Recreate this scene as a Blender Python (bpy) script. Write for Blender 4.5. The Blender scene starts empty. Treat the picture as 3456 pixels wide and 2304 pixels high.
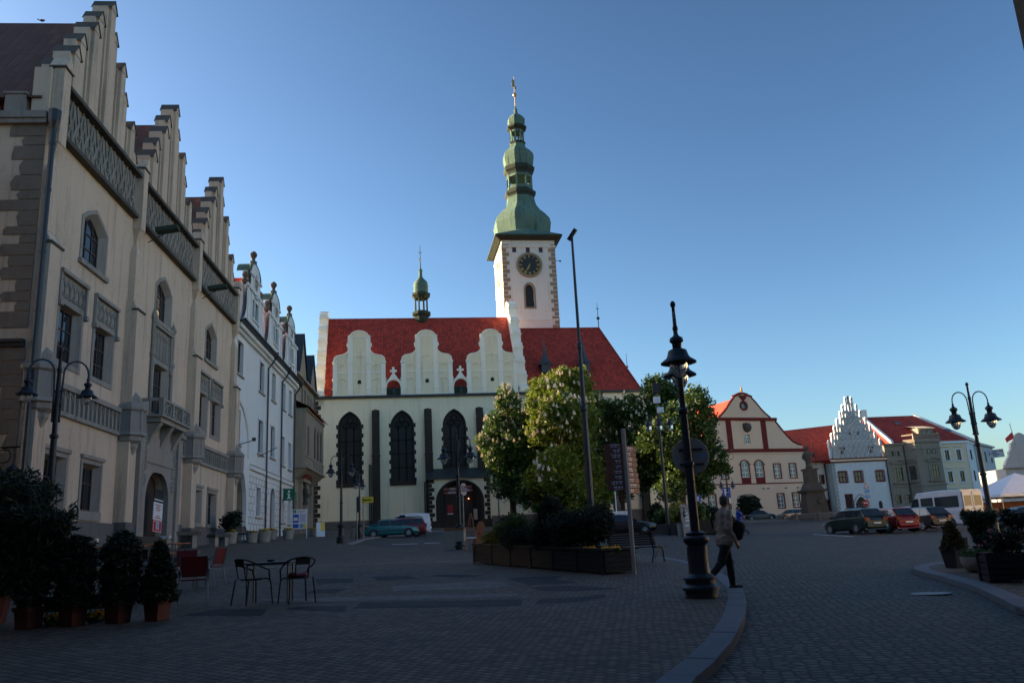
import bpy, math, random
import numpy as np
from mathutils import Vector, Matrix
from mathutils.geometry import tessellate_polygon
R = math.radians
PI = math.pi
random.seed(7)
rng = np.random.default_rng(7)
sc = bpy.context.scene
col = sc.collection

# ---------------------------------------------------------------- camera, sky, sun, exposure
FPX, TILT, ROLL, K = 2802.0, R(13.86), R(-2.9), 3456 / 2352
EYE = Vector((0, 0, 1.6))
_c, _s, _ct, _st = math.cos(ROLL), math.sin(ROLL), math.cos(TILT), math.sin(TILT)
cam_data = bpy.data.cameras.new('camera')
cam = bpy.data.objects.new('camera', cam_data)
col.objects.link(cam)
cam_data.sensor_width = 36
cam_data.lens = FPX / 3456 * 36
cam_data.clip_start = .1
cam_data.clip_end = 4000
cam.matrix_world = Matrix(((_c, -_s, 0, 0), (-_s * _st, -_c * _st, -_ct, 0), (_s * _ct, _c * _ct, -_st, 1.6), (0, 0, 0, 1)))
sc.camera = cam

SKY_SAT, SKY_GAMMA = .97, 1.55
SUN_EL, SUN_AZ = R(15), R(-72)          # azimuth from +Y (the view) towards +X
world = bpy.data.worlds.new('World')
sc.world = world
world.use_nodes = True
wn = world.node_tree.nodes
wl = world.node_tree.links
sky = wn.new('ShaderNodeTexSky')
sky.sky_type = 'NISHITA'
sky.sun_disc = False
sky.sun_elevation = SUN_EL
sky.sun_rotation = SUN_AZ
sky.altitude = 400
sky.air_density = 1.0
sky.dust_density = 2.0
sky.ozone_density = 2.0
hsv = wn.new('ShaderNodeHueSaturation')
hsv.inputs['Hue'].default_value = .493
hsv.inputs['Saturation'].default_value = SKY_SAT
gam = wn.new('ShaderNodeGamma')
gam.inputs['Gamma'].default_value = SKY_GAMMA
wl.new(sky.outputs[0], gam.inputs['Color'])
wl.new(gam.outputs[0], hsv.inputs['Color'])
wl.new(hsv.outputs[0], wn['Background'].inputs[0])
wn['Background'].inputs[1].default_value = .043
sun_data = bpy.data.lights.new('sun', 'SUN')
sun_data.energy = 5.0
sun_data.angle = R(.5)
sun_data.color = (1, .78, .50)
sun = bpy.data.objects.new('sun', sun_data)
col.objects.link(sun)
SUN_DIR = Vector((math.sin(SUN_AZ) * math.cos(SUN_EL), math.cos(SUN_AZ) * math.cos(SUN_EL), math.sin(SUN_EL)))
sun.rotation_euler = SUN_DIR.to_track_quat('Z', 'Y').to_euler()
sc.view_settings.view_transform = 'Standard'
sc.view_settings.look = 'None'
sc.view_settings.exposure = 1.5
sc.view_settings.gamma = 1
sc.cycles.max_bounces = 6
sc.cycles.caustics_reflective = False
sc.cycles.caustics_refractive = False

# ---------------------------------------------------------------- helpers
def sm(t):
    t = min(1, max(0, t))
    return t * t * (3 - 2 * t)

def gz(x, y):                                # the square rises away from the camera
    return -.028 * x + .0365 * y + .8 * sm((x - 38) / 16) * sm((y - 112) / 32)

def ray(px, py):                             # px, py on a 2352 x 1568 picture
    x, y = px * K - 1728, 1152 - py * K
    x, y = _c * x - _s * y, _s * x + _c * y
    return Vector((x, FPX * _ct - y * _st, FPX * _st + y * _ct))

def at(px, py, Y):
    d = ray(px, py)
    return EYE + d * (Y / d.y)

def gp(px, py):
    d = ray(px, py)
    d = d / d.y
    lo = 1.0
    while lo < 300 and 1.6 + d.z * lo > gz(d.x * lo, lo):
        lo += .5
    hi, lo = lo, lo - .5
    for _ in range(30):
        m = (lo + hi) / 2
        if 1.6 + d.z * m > gz(d.x * m, m): lo = m
        else: hi = m
    return Vector((d.x * lo, lo, gz(d.x * lo, lo)))

def gat(px, Y, py=1180):                     # ground point under pixel column px at depth Y
    p = at(px, py, Y)
    return Vector((p.x, Y, gz(p.x, Y)))

def C(r, g, b):
    f = lambda v: (v / 255 / 12.92) if v <= 10 else ((v / 255 + .055) / 1.055) ** 2.4
    return (f(r), f(g), f(b), 1)

class MB:
    def __init__(s): s.v, s.f = [], []
    def add(s, v, f, M=None):
        n = len(s.v)
        s.v += [tuple(M @ Vector(p)) if M is not None else tuple(p) for p in v]
        s.f += [[i + n for i in q] for q in f]
        return s
    def box(s, x0, x1, y0, y1, z0, z1, M=None):
        return s.add([(x0, y0, z0), (x1, y0, z0), (x1, y1, z0), (x0, y1, z0), (x0, y0, z1), (x1, y0, z1), (x1, y1, z1), (x0, y1, z1)],
                     [(0, 3, 2, 1), (4, 5, 6, 7), (0, 1, 5, 4), (1, 2, 6, 5), (2, 3, 7, 6), (3, 0, 4, 7)], M)
    def taper(s, x0, x1, y0, y1, z0, z1, k, M=None):
        cx, cy = (x0 + x1) / 2, (y0 + y1) / 2
        g = lambda x, y: (cx + (x - cx) * k, cy + (y - cy) * k)
        q = [(x0, y0), (x1, y0), (x1, y1), (x0, y1)]
        return s.add([(*p, z0) for p in q] + [(*g(*p), z1) for p in q],
                     [(0, 3, 2, 1), (4, 5, 6, 7), (0, 1, 5, 4), (1, 2, 6, 5), (2, 3, 7, 6), (3, 0, 4, 7)], M)
    def prism(s, poly, y0, y1, M=None, axis='y'):
        n = len(poly)
        m = {'y': lambda a, b, c: (a, c, b), 'x': lambda a, b, c: (c, a, b), 'z': lambda a, b, c: (a, b, c)}[axis]
        v = [m(a, b, y0) for a, b in poly] + [m(a, b, y1) for a, b in poly]
        f = [(i, (i + 1) % n, (i + 1) % n + n, i + n) for i in range(n)]
        t = tessellate_polygon([[Vector((a, b, 0)) for a, b in poly]])
        f += [tuple(q) for q in t] + [tuple(i + n for i in reversed(q)) for q in t]
        return s.add(v, f, M)
    def lathe(s, prof, n=12, c=(0, 0, 0), M=None, a0=0.0, cap=True):
        v, f = [], []
        for r, z in prof:
            for i in range(n):
                a = a0 + 2 * PI * i / n
                v.append((c[0] + r * math.cos(a), c[1] + r * math.sin(a), c[2] + z))
        for j in range(len(prof) - 1):
            for i in range(n):
                k = (i + 1) % n
                f.append((j * n + i, j * n + k, (j + 1) * n + k, (j + 1) * n + i))
        if cap:
            if prof[0][0] > 1e-4: f.append(tuple(range(n - 1, -1, -1)))
            if prof[-1][0] > 1e-4: f.append(tuple((len(prof) - 1) * n + i for i in range(n)))
        return s.add(v, f, M)
    def tube(s, path, r, n=6, M=None):
        P = [Vector(p) for p in path]
        rr = r if isinstance(r, (list, tuple)) else [r] * len(P)
        v, f = [], []
        up = None
        for i, p in enumerate(P):
            d = (P[min(i + 1, len(P) - 1)] - P[max(i - 1, 0)])
            d = d.normalized() if d.length > 1e-9 else Vector((0, 0, 1))
            if up is None: up = Vector((1, 0, 0)) if abs(d.x) < .9 else Vector((0, 1, 0))
            a = (up - d * up.dot(d))
            a = a.normalized() if a.length > 1e-6 else d.orthogonal().normalized()
            up = a
            b = d.cross(a)
            for k in range(n):
                t = 2 * PI * k / n
                v.append(p + (a * math.cos(t) + b * math.sin(t)) * rr[i])
        for i in range(len(P) - 1):
            for k in range(n):
                q = (k + 1) % n
                f.append((i * n + k, i * n + q, (i + 1) * n + q, (i + 1) * n + k))
        f += [tuple(range(n - 1, -1, -1)), tuple((len(P) - 1) * n + k for k in range(n))]
        return s.add(v, f, M)
    def wall(s, outer, holes=(), y=0.0, dep=.3, M=None):
        loops = [list(outer)] + [list(h) for h in holes]
        flat = [p for l in loops for p in l]
        t = tessellate_polygon([[Vector((a, b, 0)) for a, b in l] for l in loops])
        v = [(a, y, b) for a, b in flat]
        f = []
        for q in t:
            (ax, az), (bx, bz), (cx, cz) = (flat[i] for i in q)
            f.append(tuple(q) if (bx - ax) * (cz - az) - (cx - ax) * (bz - az) > 0 else tuple(reversed(q)))
        for h in holes:
            n = len(h)
            o = len(v)
            v += [(a, y, b) for a, b in h] + [(a, y + dep, b) for a, b in h]
            f += [(o + i, o + n + i, o + n + (i + 1) % n, o + (i + 1) % n) for i in range(n)]
        return s.add(v, f, M)
    def loft(s, a, b, y0, y1, M=None):
        n = len(a)
        return s.add([(p, y0, q) for p, q in a] + [(p, y1, q) for p, q in b], [(i, (i + 1) % n, n + (i + 1) % n, n + i) for i in range(n)], M)
    def ring(s, a, b, y0, y1, M=None):       # flat frame between outline a (outer) and b (inner), front y0, back y1
        n = len(a)
        v = [(p, y0, q) for p, q in a] + [(p, y0, q) for p, q in b] + [(p, y1, q) for p, q in a] + [(p, y1, q) for p, q in b]
        f = []
        for i in range(n):
            j = (i + 1) % n
            f += [(i, j, n + j, n + i), (2 * n + i, i, n + i, 3 * n + i) if 0 else (i, 2 * n + i, 2 * n + j, j), (n + i, n + j, 3 * n + j, 3 * n + i)]
        return s.add(v, f, M)
    def sheet(s, pts): return s.add(pts, [tuple(range(len(pts)))])
    def build(s, name, m, parent=None, smooth=False, bevel=0, kind=None, M=None):
        me = bpy.data.meshes.new(name)
        me.from_pydata([tuple(p) for p in s.v], [], s.f)
        if smooth: me.polygons.foreach_set('use_smooth', [True] * len(me.polygons))
        me.materials.append(m)
        o = bpy.data.objects.new(name, me)
        col.objects.link(o)
        if parent is not None: o.parent = parent
        if M is not None: o.matrix_local = M
        if bevel:
            b = o.modifiers.new('bevel', 'BEVEL')
            b.width = bevel; b.segments = 2; b.limit_method = 'ANGLE'
        if smooth:
            e = o.modifiers.new('edges', 'EDGE_SPLIT')
            e.split_angle = R(42)
        if kind: o['kind'] = kind
        return o

def tag(o, label=None, cat=None, group=None, kind=None):
    for k, v in (('label', label), ('category', cat), ('group', group), ('kind', kind)):
        if v: o[k] = v
    return o

def thing(name, label, cat, loc=(0, 0, 0), rz=0.0, group=None, M=None, s=1.0):
    o = bpy.data.objects.new(name, None)
    col.objects.link(o)
    o.empty_display_size = .2
    if M is not None: o.matrix_world = M
    else:
        o.location = loc; o.rotation_euler = (0, 0, rz); o.scale = (s, s, s)
    return tag(o, label, cat, group)

def copy_tree(o, parent=None):
    c = o.copy()
    col.objects.link(c)
    if parent is not None:
        c.parent = parent
    for ch in list(o.children): copy_tree(ch, c)
    return c

def dup(o, label, loc, rz=0.0, s=None):
    c = copy_tree(o)
    c.location = loc; c.rotation_euler = (0, 0, rz)
    if s: c.scale = (s, s, s)
    c['label'] = label
    return c

class Fac:                                   # a facade's frame: X along the wall, Y into the house, Z up
    def __init__(s, x, y, az, z):
        a = R(az)
        s.u = Vector((math.sin(a), math.cos(a), 0)); s.i = Vector((-s.u.y, s.u.x, 0))
        s.O = Vector((x, y, z))
        s.M = Matrix(((s.u.x, s.i.x, 0, x), (s.u.y, s.i.y, 0, y), (0, 0, 1, z), (0, 0, 0, 1)))

def rect(a, b, c, d): return [(a, c), (b, c), (b, d), (a, d)]

def arch(a, b, c, sp, top, n=8, pointed=False):      # opening from sill c, springing sp, apex top
    m, w, h = (a + b) / 2, (b - a) / 2, top - sp
    pts = [(a, c), (b, c)]
    if pointed:
        Rr = (w * w + h * h) / (2 * w)
        t1 = math.atan2(h, Rr - w)
        right = [(b - Rr + Rr * math.cos(t1 * i / n), sp + Rr * math.sin(t1 * i / n)) for i in range(n + 1)]
        pts += right + [(2 * m - x, z) for x, z in reversed(right[:-1])]
    else:
        pts += [(m + w * math.cos(PI * i / (2 * n)), sp + h * math.sin(PI * i / (2 * n))) for i in range(2 * n + 1)]
    return pts

def grow(poly, d):
    cx = (min(p[0] for p in poly) + max(p[0] for p in poly)) / 2
    cz = (min(p[1] for p in poly) + max(p[1] for p in poly)) / 2
    w = (max(p[0] for p in poly) - min(p[0] for p in poly)) / 2
    h = (max(p[1] for p in poly) - min(p[1] for p in poly)) / 2
    return [(cx + (x - cx) * (1 + d / w), cz + (z - cz) * (1 + d / h)) for x, z in poly]

# ---------------------------------------------------------------- materials
def _mat(name):
    m = bpy.data.materials.new(name)
    m.use_nodes = True
    n = m.node_tree.nodes
    return m, n, m.node_tree.links, n['Principled BSDF']

def _mix(n, l, fac, a, b):
    x = n.new('ShaderNodeMix'); x.data_type = 'RGBA'
    for i, v in ((0, fac), (6, a), (7, b)):
        if hasattr(v, 'is_output'): l.new(v, x.inputs[i])
        else: x.inputs[i].default_value = v
    return x.outputs[2]

def _noise(n, l, vec, sc_, det=4, rough=.6):
    t = n.new('ShaderNodeTexNoise')
    t.inputs['Scale'].default_value = sc_; t.inputs['Detail'].default_value = det; t.inputs['Roughness'].default_value = rough
    l.new(vec, t.inputs['Vector'])
    return t.outputs['Fac']

def _ramp(n, l, fac, a, b):
    r = n.new('ShaderNodeMapRange'); r.inputs[1].default_value = a; r.inputs[2].default_value = b
    l.new(fac, r.inputs[0])
    return r.outputs[0]

def _map(n, l, vec, scale, rot=(0, 0, 0)):
    m = n.new('ShaderNodeMapping'); m.inputs['Scale'].default_value = scale; m.inputs['Rotation'].default_value = rot
    l.new(vec, m.inputs['Vector'])
    return m.outputs[0]

def _bump(n, l, p, h, st, dist=.02):
    b = n.new('ShaderNodeBump'); b.inputs['Strength'].default_value = st; b.inputs['Distance'].default_value = dist
    l.new(h, b.inputs['Height']); l.new(b.outputs[0], p.inputs['Normal'])

def sh(c, k): return (min(1, c[0] * k), min(1, c[1] * k), min(1, c[2] * k), 1)

def plain(name, c, rough=.6, metal=0.0, var=.12, scale=6.0, coat=0.0, spec=.5):
    m, n, l, p = _mat(name)
    tc = n.new('ShaderNodeTexCoord').outputs['Object']
    f = _ramp(n, l, _noise(n, l, tc, scale), .3, .7)
    l.new(_mix(n, l, f, sh(c, 1 - var), sh(c, 1 + var)), p.inputs['Base Color'])
    p.inputs['Roughness'].default_value = rough; p.inputs['Metallic'].default_value = metal
    p.inputs['Coat Weight'].default_value = coat; p.inputs['Coat Roughness'].default_value = .08
    p.inputs['Specular IOR Level'].default_value = spec
    return m

def plaster(name, c, var=.10, dirt=None, amount=.5, streak=True, bump=.25):
    m, n, l, p = _mat(name)
    tc = n.new('ShaderNodeTexCoord').outputs['Object']
    big = _ramp(n, l, _noise(n, l, tc, .35, 5, .65), .32, .68)
    base = _mix(n, l, big, sh(c, 1 - var), sh(c, 1 + var * .6))
    fine = _ramp(n, l, _noise(n, l, tc, 5, 4), .3, .75)
    base = _mix(n, l, fine, base, sh(c, 1 + var * .5))
    if dirt:
        st = _noise(n, l, _map(n, l, tc, (1.6, 1.6, .12) if streak else (1, 1, 1)), 1.2, 5, .7)
        f = _ramp(n, l, st, .52, .78)
        g = n.new('ShaderNodeMath'); g.operation = 'MULTIPLY'; g.inputs[1].default_value = amount
        l.new(f, g.inputs[0])
        base = _mix(n, l, g.outputs[0], base, dirt)
    l.new(base, p.inputs['Base Color'])
    p.inputs['Roughness'].default_value = .9
    p.inputs['Specular IOR Level'].default_value = .2
    _bump(n, l, p, _noise(n, l, tc, 14, 5), bump, .02)
    return m

def tiles(name, c, along='x', w=.24, h=.3, var=.35, dark=.35):
    m, n, l, p = _mat(name)
    tc = n.new('ShaderNodeTexCoord').outputs['Object']
    sp = n.new('ShaderNodeSeparateXYZ'); l.new(tc, sp.inputs[0])
    cb = n.new('ShaderNodeCombineXYZ')
    l.new(sp.outputs[0 if along == 'x' else 1], cb.inputs[0])
    zz = n.new('ShaderNodeMath'); zz.operation = 'MULTIPLY'; zz.inputs[1].default_value = 1.15
    l.new(sp.outputs[2], zz.inputs[0]); l.new(zz.outputs[0], cb.inputs[1])
    b = n.new('ShaderNodeTexBrick')
    b.inputs['Scale'].default_value = 1; b.inputs['Brick Width'].default_value = w; b.inputs['Row Height'].default_value = h
    b.inputs['Mortar Size'].default_value = .03; b.inputs['Mortar Smooth'].default_value = .6; b.offset = 0.0
    b.inputs['Color1'].default_value = sh(c, 1 - var); b.inputs['Color2'].default_value = sh(c, 1 + var); b.inputs['Mortar'].default_value = sh(c, dark)
    l.new(cb.outputs[0], b.inputs['Vector'])
    big = _ramp(n, l, _noise(n, l, tc, .5, 5, .7), .3, .75)
    l.new(_mix(n, l, big, b.outputs['Color'], _mix(n, l, .55, b.outputs['Color'], sh(c, .72))), p.inputs['Base Color'])
    p.inputs['Roughness'].default_value = .75
    wv = n.new('ShaderNodeTexWave'); wv.wave_profile = 'SAW'; wv.bands_direction = 'Y'
    wv.inputs['Scale'].default_value = 1 / h / (2 * PI) * PI
    l.new(cb.outputs[0], wv.inputs['Vector'])
    ad = n.new('ShaderNodeMath'); ad.operation = 'ADD'
    inv = n.new('ShaderNodeMath'); inv.operation = 'SUBTRACT'; inv.inputs[0].default_value = 1
    l.new(b.outputs['Fac'], inv.inputs[1]); l.new(inv.outputs[0], ad.inputs[0]); l.new(wv.outputs['Fac'], ad.inputs[1])
    _bump(n, l, p, ad.outputs[0], .5, .04)
    return m

def setts(name, c, size=.11, kind='voronoi', rot=0.0, var=.35, joint=.35, bump=.7, ratio=1.0):
    m, n, l, p = _mat(name)
    tc = n.new('ShaderNodeTexCoord').outputs['Object']
    vec = _map(n, l, tc, (1, 1, 0), (0, 0, rot))
    w = n.new('ShaderNodeTexNoise'); w.inputs['Scale'].default_value = .8
    l.new(vec, w.inputs['Vector'])
    wa = n.new('ShaderNodeVectorMath'); wa.operation = 'SCALE'; wa.inputs['Scale'].default_value = .12
    l.new(w.outputs['Color'], wa.inputs[0])
    va = n.new('ShaderNodeVectorMath'); va.operation = 'ADD'
    l.new(vec, va.inputs[0]); l.new(wa.outputs[0], va.inputs[1])
    vec2 = va.outputs[0]
    if kind == 'voronoi':
        v = n.new('ShaderNodeTexVoronoi'); v.inputs['Scale'].default_value = 1 / size; v.inputs['Randomness'].default_value = .65
        e = n.new('ShaderNodeTexVoronoi'); e.feature = 'DISTANCE_TO_EDGE'; e.inputs['Scale'].default_value = 1 / size; e.inputs['Randomness'].default_value = .65
        l.new(vec2, v.inputs['Vector']); l.new(vec2, e.inputs['Vector'])
        h = _ramp(n, l, e.outputs['Distance'], .02, .22)
        s2 = n.new('ShaderNodeSeparateColor'); l.new(v.outputs['Color'], s2.inputs[0])
        cell = s2.outputs[0]
    else:
        b = n.new('ShaderNodeTexBrick'); b.inputs['Scale'].default_value = 1
        b.inputs['Brick Width'].default_value = size * ratio; b.inputs['Row Height'].default_value = size
        b.inputs['Mortar Size'].default_value = size * .1; b.inputs['Mortar Smooth'].default_value = .9
        b.inputs['Color1'].default_value = (0, 0, 0, 1); b.inputs['Color2'].default_value = (1, 1, 1, 1); b.inputs['Mortar'].default_value = (.5, .5, .5, 1)
        l.new(vec2, b.inputs['Vector'])
        inv = n.new('ShaderNodeMath'); inv.operation = 'SUBTRACT'; inv.inputs[0].default_value = 1
        l.new(b.outputs['Fac'], inv.inputs[1]); h = inv.outputs[0]
        s2 = n.new('ShaderNodeSeparateColor'); l.new(b.outputs['Color'], s2.inputs[0])
        cell = s2.outputs[0]
    stone = _mix(n, l, cell, sh(c, 1 - var), sh(c, 1 + var))
    patch = _ramp(n, l, _noise(n, l, tc, .22, 6, .7), .35, .7)
    stone = _mix(n, l, patch, stone, _mix(n, l, .4, stone, sh(c, 1.6)))
    stain = _ramp(n, l, _noise(n, l, tc, .9, 7, .75), .5, .72)
    stone = _mix(n, l, stain, stone, _mix(n, l, .55, stone, sh(c, .35)))
    l.new(_mix(n, l, h, sh(c, joint), stone), p.inputs['Base Color'])
    p.inputs['Roughness'].default_value = .72
    p.inputs['Specular IOR Level'].default_value = .35
    fine = _noise(n, l, tc, 40, 3)
    ad = n.new('ShaderNodeMath'); ad.operation = 'MULTIPLY_ADD'; ad.inputs[1].default_value = .25
    l.new(fine, ad.inputs[0]); l.new(h, ad.inputs[2])
    _bump(n, l, p, ad.outputs[0], bump, .015)
    return m

def leaf(name, c, c2, rough=.55, trans=.3):
    m, n, l, p = _mat(name)
    tc = n.new('ShaderNodeTexCoord').outputs['Object']
    f = _ramp(n, l, _noise(n, l, tc, 1.7, 6, .8), .3, .7)
    cc = _mix(n, l, f, c, c2)
    l.new(cc, p.inputs['Base Color'])
    p.inputs['Roughness'].default_value = rough
    t = n.new('ShaderNodeBsdfTranslucent'); l.new(cc, t.inputs[0])
    mx = n.new('ShaderNodeMixShader'); mx.inputs[0].default_value = trans
    l.new(p.outputs[0], mx.inputs[1]); l.new(t.outputs[0], mx.inputs[2])
    l.new(mx.outputs[0], n['Material Output'].inputs[0])
    return m

def glass_mat(name, c=(.012, .014, .018, 1), rough=.06):
    m, n, l, p = _mat(name)
    tc = n.new('ShaderNodeTexCoord').outputs['Object']
    f = _noise(n, l, tc, .9, 3)
    l.new(_mix(n, l, f, sh(c, .6), sh(c, 1.6)), p.inputs['Base Color'])
    p.inputs['Roughness'].default_value = rough
    p.inputs['Specular IOR Level'].default_value = .6
    _bump(n, l, p, f, .06, .05)
    return m

X = {}
X['cream'] = plaster('town_hall_plaster', C(200, 180, 158), .18, C(104, 96, 88), .75, bump=.4)
X['brownquoin'] = plaster('brown_quoin_stone', C(126, 113, 100), .25, C(78, 70, 62), .6, bump=.6)
X['tracery'] = plaster('dark_tracery_stone', C(28, 26, 25), .2)
X['palegrey'] = plaster('pale_grey_render', C(184, 184, 182), .06, C(140, 140, 138), .4)
X['sand'] = plaster('carved_sandstone', C(146, 140, 131), .18, C(70, 68, 62), .6, bump=.5)
X['darkstone'] = plaster('weathered_stone', C(86, 82, 76), .2, C(54, 50, 46), .6, bump=.6)
X['white'] = plaster('white_limewash', C(214, 216, 214), .05, C(166, 166, 162), .35)
X['grey'] = plaster('grey_render', C(152, 141, 124), .12, C(92, 86, 78), .55)
X['church'] = plaster('church_plaster', C(238, 227, 196), .06, C(180, 170, 146), .55)
X['churchtrim'] = plaster('church_trim', C(244, 240, 224), .04, C(180, 174, 156), .3)
X['tower'] = plaster('tower_plaster', C(220, 214, 202), .07, C(160, 150, 138), .45)
X['quoin'] = plaster('quoin_stone', C(150, 132, 108), .18, C(98, 88, 76), .5, bump=.5)
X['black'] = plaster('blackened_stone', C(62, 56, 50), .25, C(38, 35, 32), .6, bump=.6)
X['plinth'] = plaster('plinth_stone', C(104, 100, 98), .15, C(66, 64, 62), .5, bump=.5)
X['pink'] = plaster('peach_plaster', C(224, 194, 166), .04, C(190, 170, 150), .25)
X['maroon'] = plaster('maroon_paint', C(114, 44, 40), .12, C(96, 36, 34), .4)
X['brownstone'] = plaster('brown_render', C(152, 138, 122), .12, C(96, 86, 74), .5)
X['yellow'] = plaster('pale_yellow_render', C(234, 212, 178), .05, C(196, 182, 154), .3)
X['redtile'] = tiles('red_tiles', C(172, 56, 38), 'x', .42, .4, .4, .22)
X['redtile_y'] = tiles('red_tiles_cross', C(186, 62, 40), 'y', .42, .4, .4, .22)
X['oldtile'] = tiles('old_brown_tiles', C(84, 56, 47), 'y', .4, .6, .3)
X['orangetile'] = tiles('orange_tiles', C(196, 74, 46), 'y', .3, .34)
X['copper'] = plaster('green_copper', C(94, 118, 105), .35, C(30, 48, 42), 1.0, bump=.15)
X['copperdark'] = plaster('dark_copper', C(56, 66, 58), .25, C(30, 38, 34), .6, bump=.15)
X['slate'] = plain('dark_sheet_roof', C(58, 62, 64), .5, .2, .2, 2)
X['iron'] = plain('painted_iron', C(34, 38, 44), .45, 0, .2, 8)
X['ironblack'] = plain('black_iron', C(20, 20, 22), .5, 0, .2, 8)
X['steel'] = plain('grey_steel', C(120, 124, 128), .35, .8, .1, 8)
X['glass'] = glass_mat('window_glass')
X['glasspale'] = glass_mat('pale_window_glass', (.10, .11, .12, 1), .05)
X['lead'] = plain('leaded_glass', C(15, 14, 15), .55, 0, .35, 3)
X['woodwin'] = plain('brown_window_wood', C(72, 48, 34), .6, 0, .2, 5)
X['whitewin'] = plain('white_window_wood', C(226, 224, 218), .55, 0, .05, 5)
X['door'] = plain('dark_oak_door', C(52, 34, 24), .6, 0, .25, 3)
X['dooroak'] = plain('brown_oak_door', C(96, 54, 34), .6, 0, .2, 3)
X['gold'] = plain('gilding', C(176, 142, 76), .35, .8, .1, 5)
X['clockface'] = plain('black_clock_face', C(26, 24, 24), .5)
X['bench'] = plain('dark_bench_slats', C(44, 34, 30), .6, 0, .25, 6)
X['plankdark'] = plain('dark_planter_planks', C(32, 26, 24), .8, 0, .15, 4)
X['orangewood'] = plain('orange_stained_wood', C(140, 82, 56), .6, 0, .2, 4)
X['terracotta'] = plain('terracotta_plastic', C(92, 38, 28), .65, 0, .2, 4)
X['concrete'] = plaster('rough_concrete', C(150, 144, 134), .12, C(100, 96, 90), .5, bump=.6)
X['slab'] = plaster('stone_slab', C(110, 104, 98), .2, C(70, 66, 64), .5, bump=.6)
X['soil'] = plain('dark_soil', C(40, 32, 26), .95, 0, .3, 9)
X['red'] = plain('red_fabric', C(122, 26, 26), .6, 0, .12, 9)
X['redpaint'] = plain('red_sign_paint', C(176, 28, 34), .5, 0, .06, 4)
X['whitep'] = plain('white_sign_paint', C(222, 224, 228), .5, 0, .04, 4)
X['blackp'] = plain('black_sign_paint', C(22, 20, 22), .5, 0, .1, 4)
X['greenp'] = plain('green_sign_paint', C(22, 104, 70), .5, 0, .06, 4)
X['bluep'] = plain('blue_sign_paint', C(44, 84, 170), .5, 0, .06, 4)
X['skyp'] = plain('light_blue_print', C(110, 160, 205), .5, 0, .1, 4)
X['yellowp'] = plain('yellow_sign_paint', C(226, 196, 50), .5, 0, .06, 4)
X['brownp'] = plain('brown_sign_paint', C(140, 78, 60), .55, 0, .1, 4)
X['greyp'] = plain('grey_sign_back', C(178, 160, 148), .7, 0, .08, 3)
X['rubber'] = plain('black_rubber', C(20, 20, 20), .8, 0, .1, 9)
X['rim'] = plain('silver_rim', C(176, 180, 186), .35, .7, .1, 9)
X['lens_red'] = plain('red_lamp_lens', C(120, 10, 12), .2, 0, .1, 9)
X['lens_white'] = plain('clear_lamp_lens', C(200, 206, 214), .12, .3, .1, 9)
X['carglass'] = glass_mat('car_glass', (.02, .025, .03, 1), .04)
X['plastic'] = plain('black_plastic', C(26, 26, 28), .6, 0, .1, 9)
X['plate'] = plain('number_plate', C(214, 216, 218), .5, 0, .03, 9)
X['bark'] = plaster('tree_bark', C(76, 62, 50), .25, C(44, 38, 32), .6, bump=.9)
X['leaf'] = leaf('chestnut_leaves', C(70, 94, 26), C(130, 142, 44), .5, .4)
X['leafdark'] = leaf('dark_chestnut_leaves', C(52, 76, 30), C(88, 110, 44), .5, .35)
X['blossom'] = leaf('chestnut_blossom', C(226, 210, 180), C(244, 230, 206), .7, .35)
X['conifer'] = leaf('conifer_needles', C(28, 44, 28), C(50, 68, 38), .6, .15)
X['shrub'] = leaf('shrub_leaves', C(52, 78, 32), C(84, 108, 44), .6, .2)
X['shrubdark'] = leaf('dark_shrub_leaves', C(22, 36, 22), C(42, 58, 32), .6, .2)
X['yellowleaf'] = leaf('yellow_green_leaves', C(120, 116, 40), C(156, 146, 56), .6, .3)
X['bronze'] = leaf('bronze_leaves', C(96, 70, 34), C(70, 76, 36), .6, .2)
X['petal'] = leaf('yellow_petals', C(240, 176, 20), C(250, 210, 50), .6, .2)
X['petalpink'] = leaf('pink_petals', C(150, 84, 92), C(176, 120, 116), .6, .2)
X['skin'] = plain('skin', C(196, 142, 116), .6, 0, .06, 9)
X['hairdark'] = plain('dark_hair', C(36, 28, 24), .7, 0, .2, 20)
X['hairgrey'] = plain('short_grey_hair', C(96, 80, 70), .8, 0, .2, 20)
X['beige'] = plain('beige_jacket', C(170, 148, 128), .85, 0, .1, 5)
X['trouser'] = plain('dark_trousers', C(26, 26, 30), .85, 0, .15, 5)
X['jeans'] = plain('blue_jeans', C(58, 74, 104), .85, 0, .15, 7)
X['blueshirt'] = plain('blue_shirt', C(44, 72, 160), .85, 0, .1, 5)
X['navy'] = plain('navy_cloth', C(28, 30, 44), .85, 0, .12, 5)
X['blackcloth'] = plain('black_cloth', C(20, 19, 21), .85, 0, .15, 5)
X['greycloth'] = plain('grey_cloth', C(84, 84, 88), .85, 0, .12, 5)
X['palecloth'] = plain('pale_trousers', C(196, 190, 176), .85, 0, .08, 5)
X['shoe'] = plain('brown_shoe', C(60, 40, 28), .5, 0, .15, 9)
X['canvas'] = plain('white_canvas', C(224, 228, 236), .8, 0, .04, 1)
X['kerb'] = plaster('granite_kerb', C(122, 124, 128), .12, C(88, 90, 94), .4, streak=False, bump=.4)
X['road'] = setts('road_setts', C(92, 84, 76), .15, 'voronoi', .2, .45, .2, 1.0)
X['pave'] = setts('pavement_setts', C(104, 90, 77), .12, 'brick', .6, .5, .14, 1.0, 1.0)
X['band'] = setts('dark_paving_setts', C(36, 35, 36), .12, 'brick', .6, .3, .3)
X['bandlight'] = setts('light_paving_setts', C(118, 110, 102), .12, 'brick', .6, .3, .3)
X['mark'] = plain('worn_white_road_paint', C(186, 186, 184), .8, 0, .2, 3)
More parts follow.
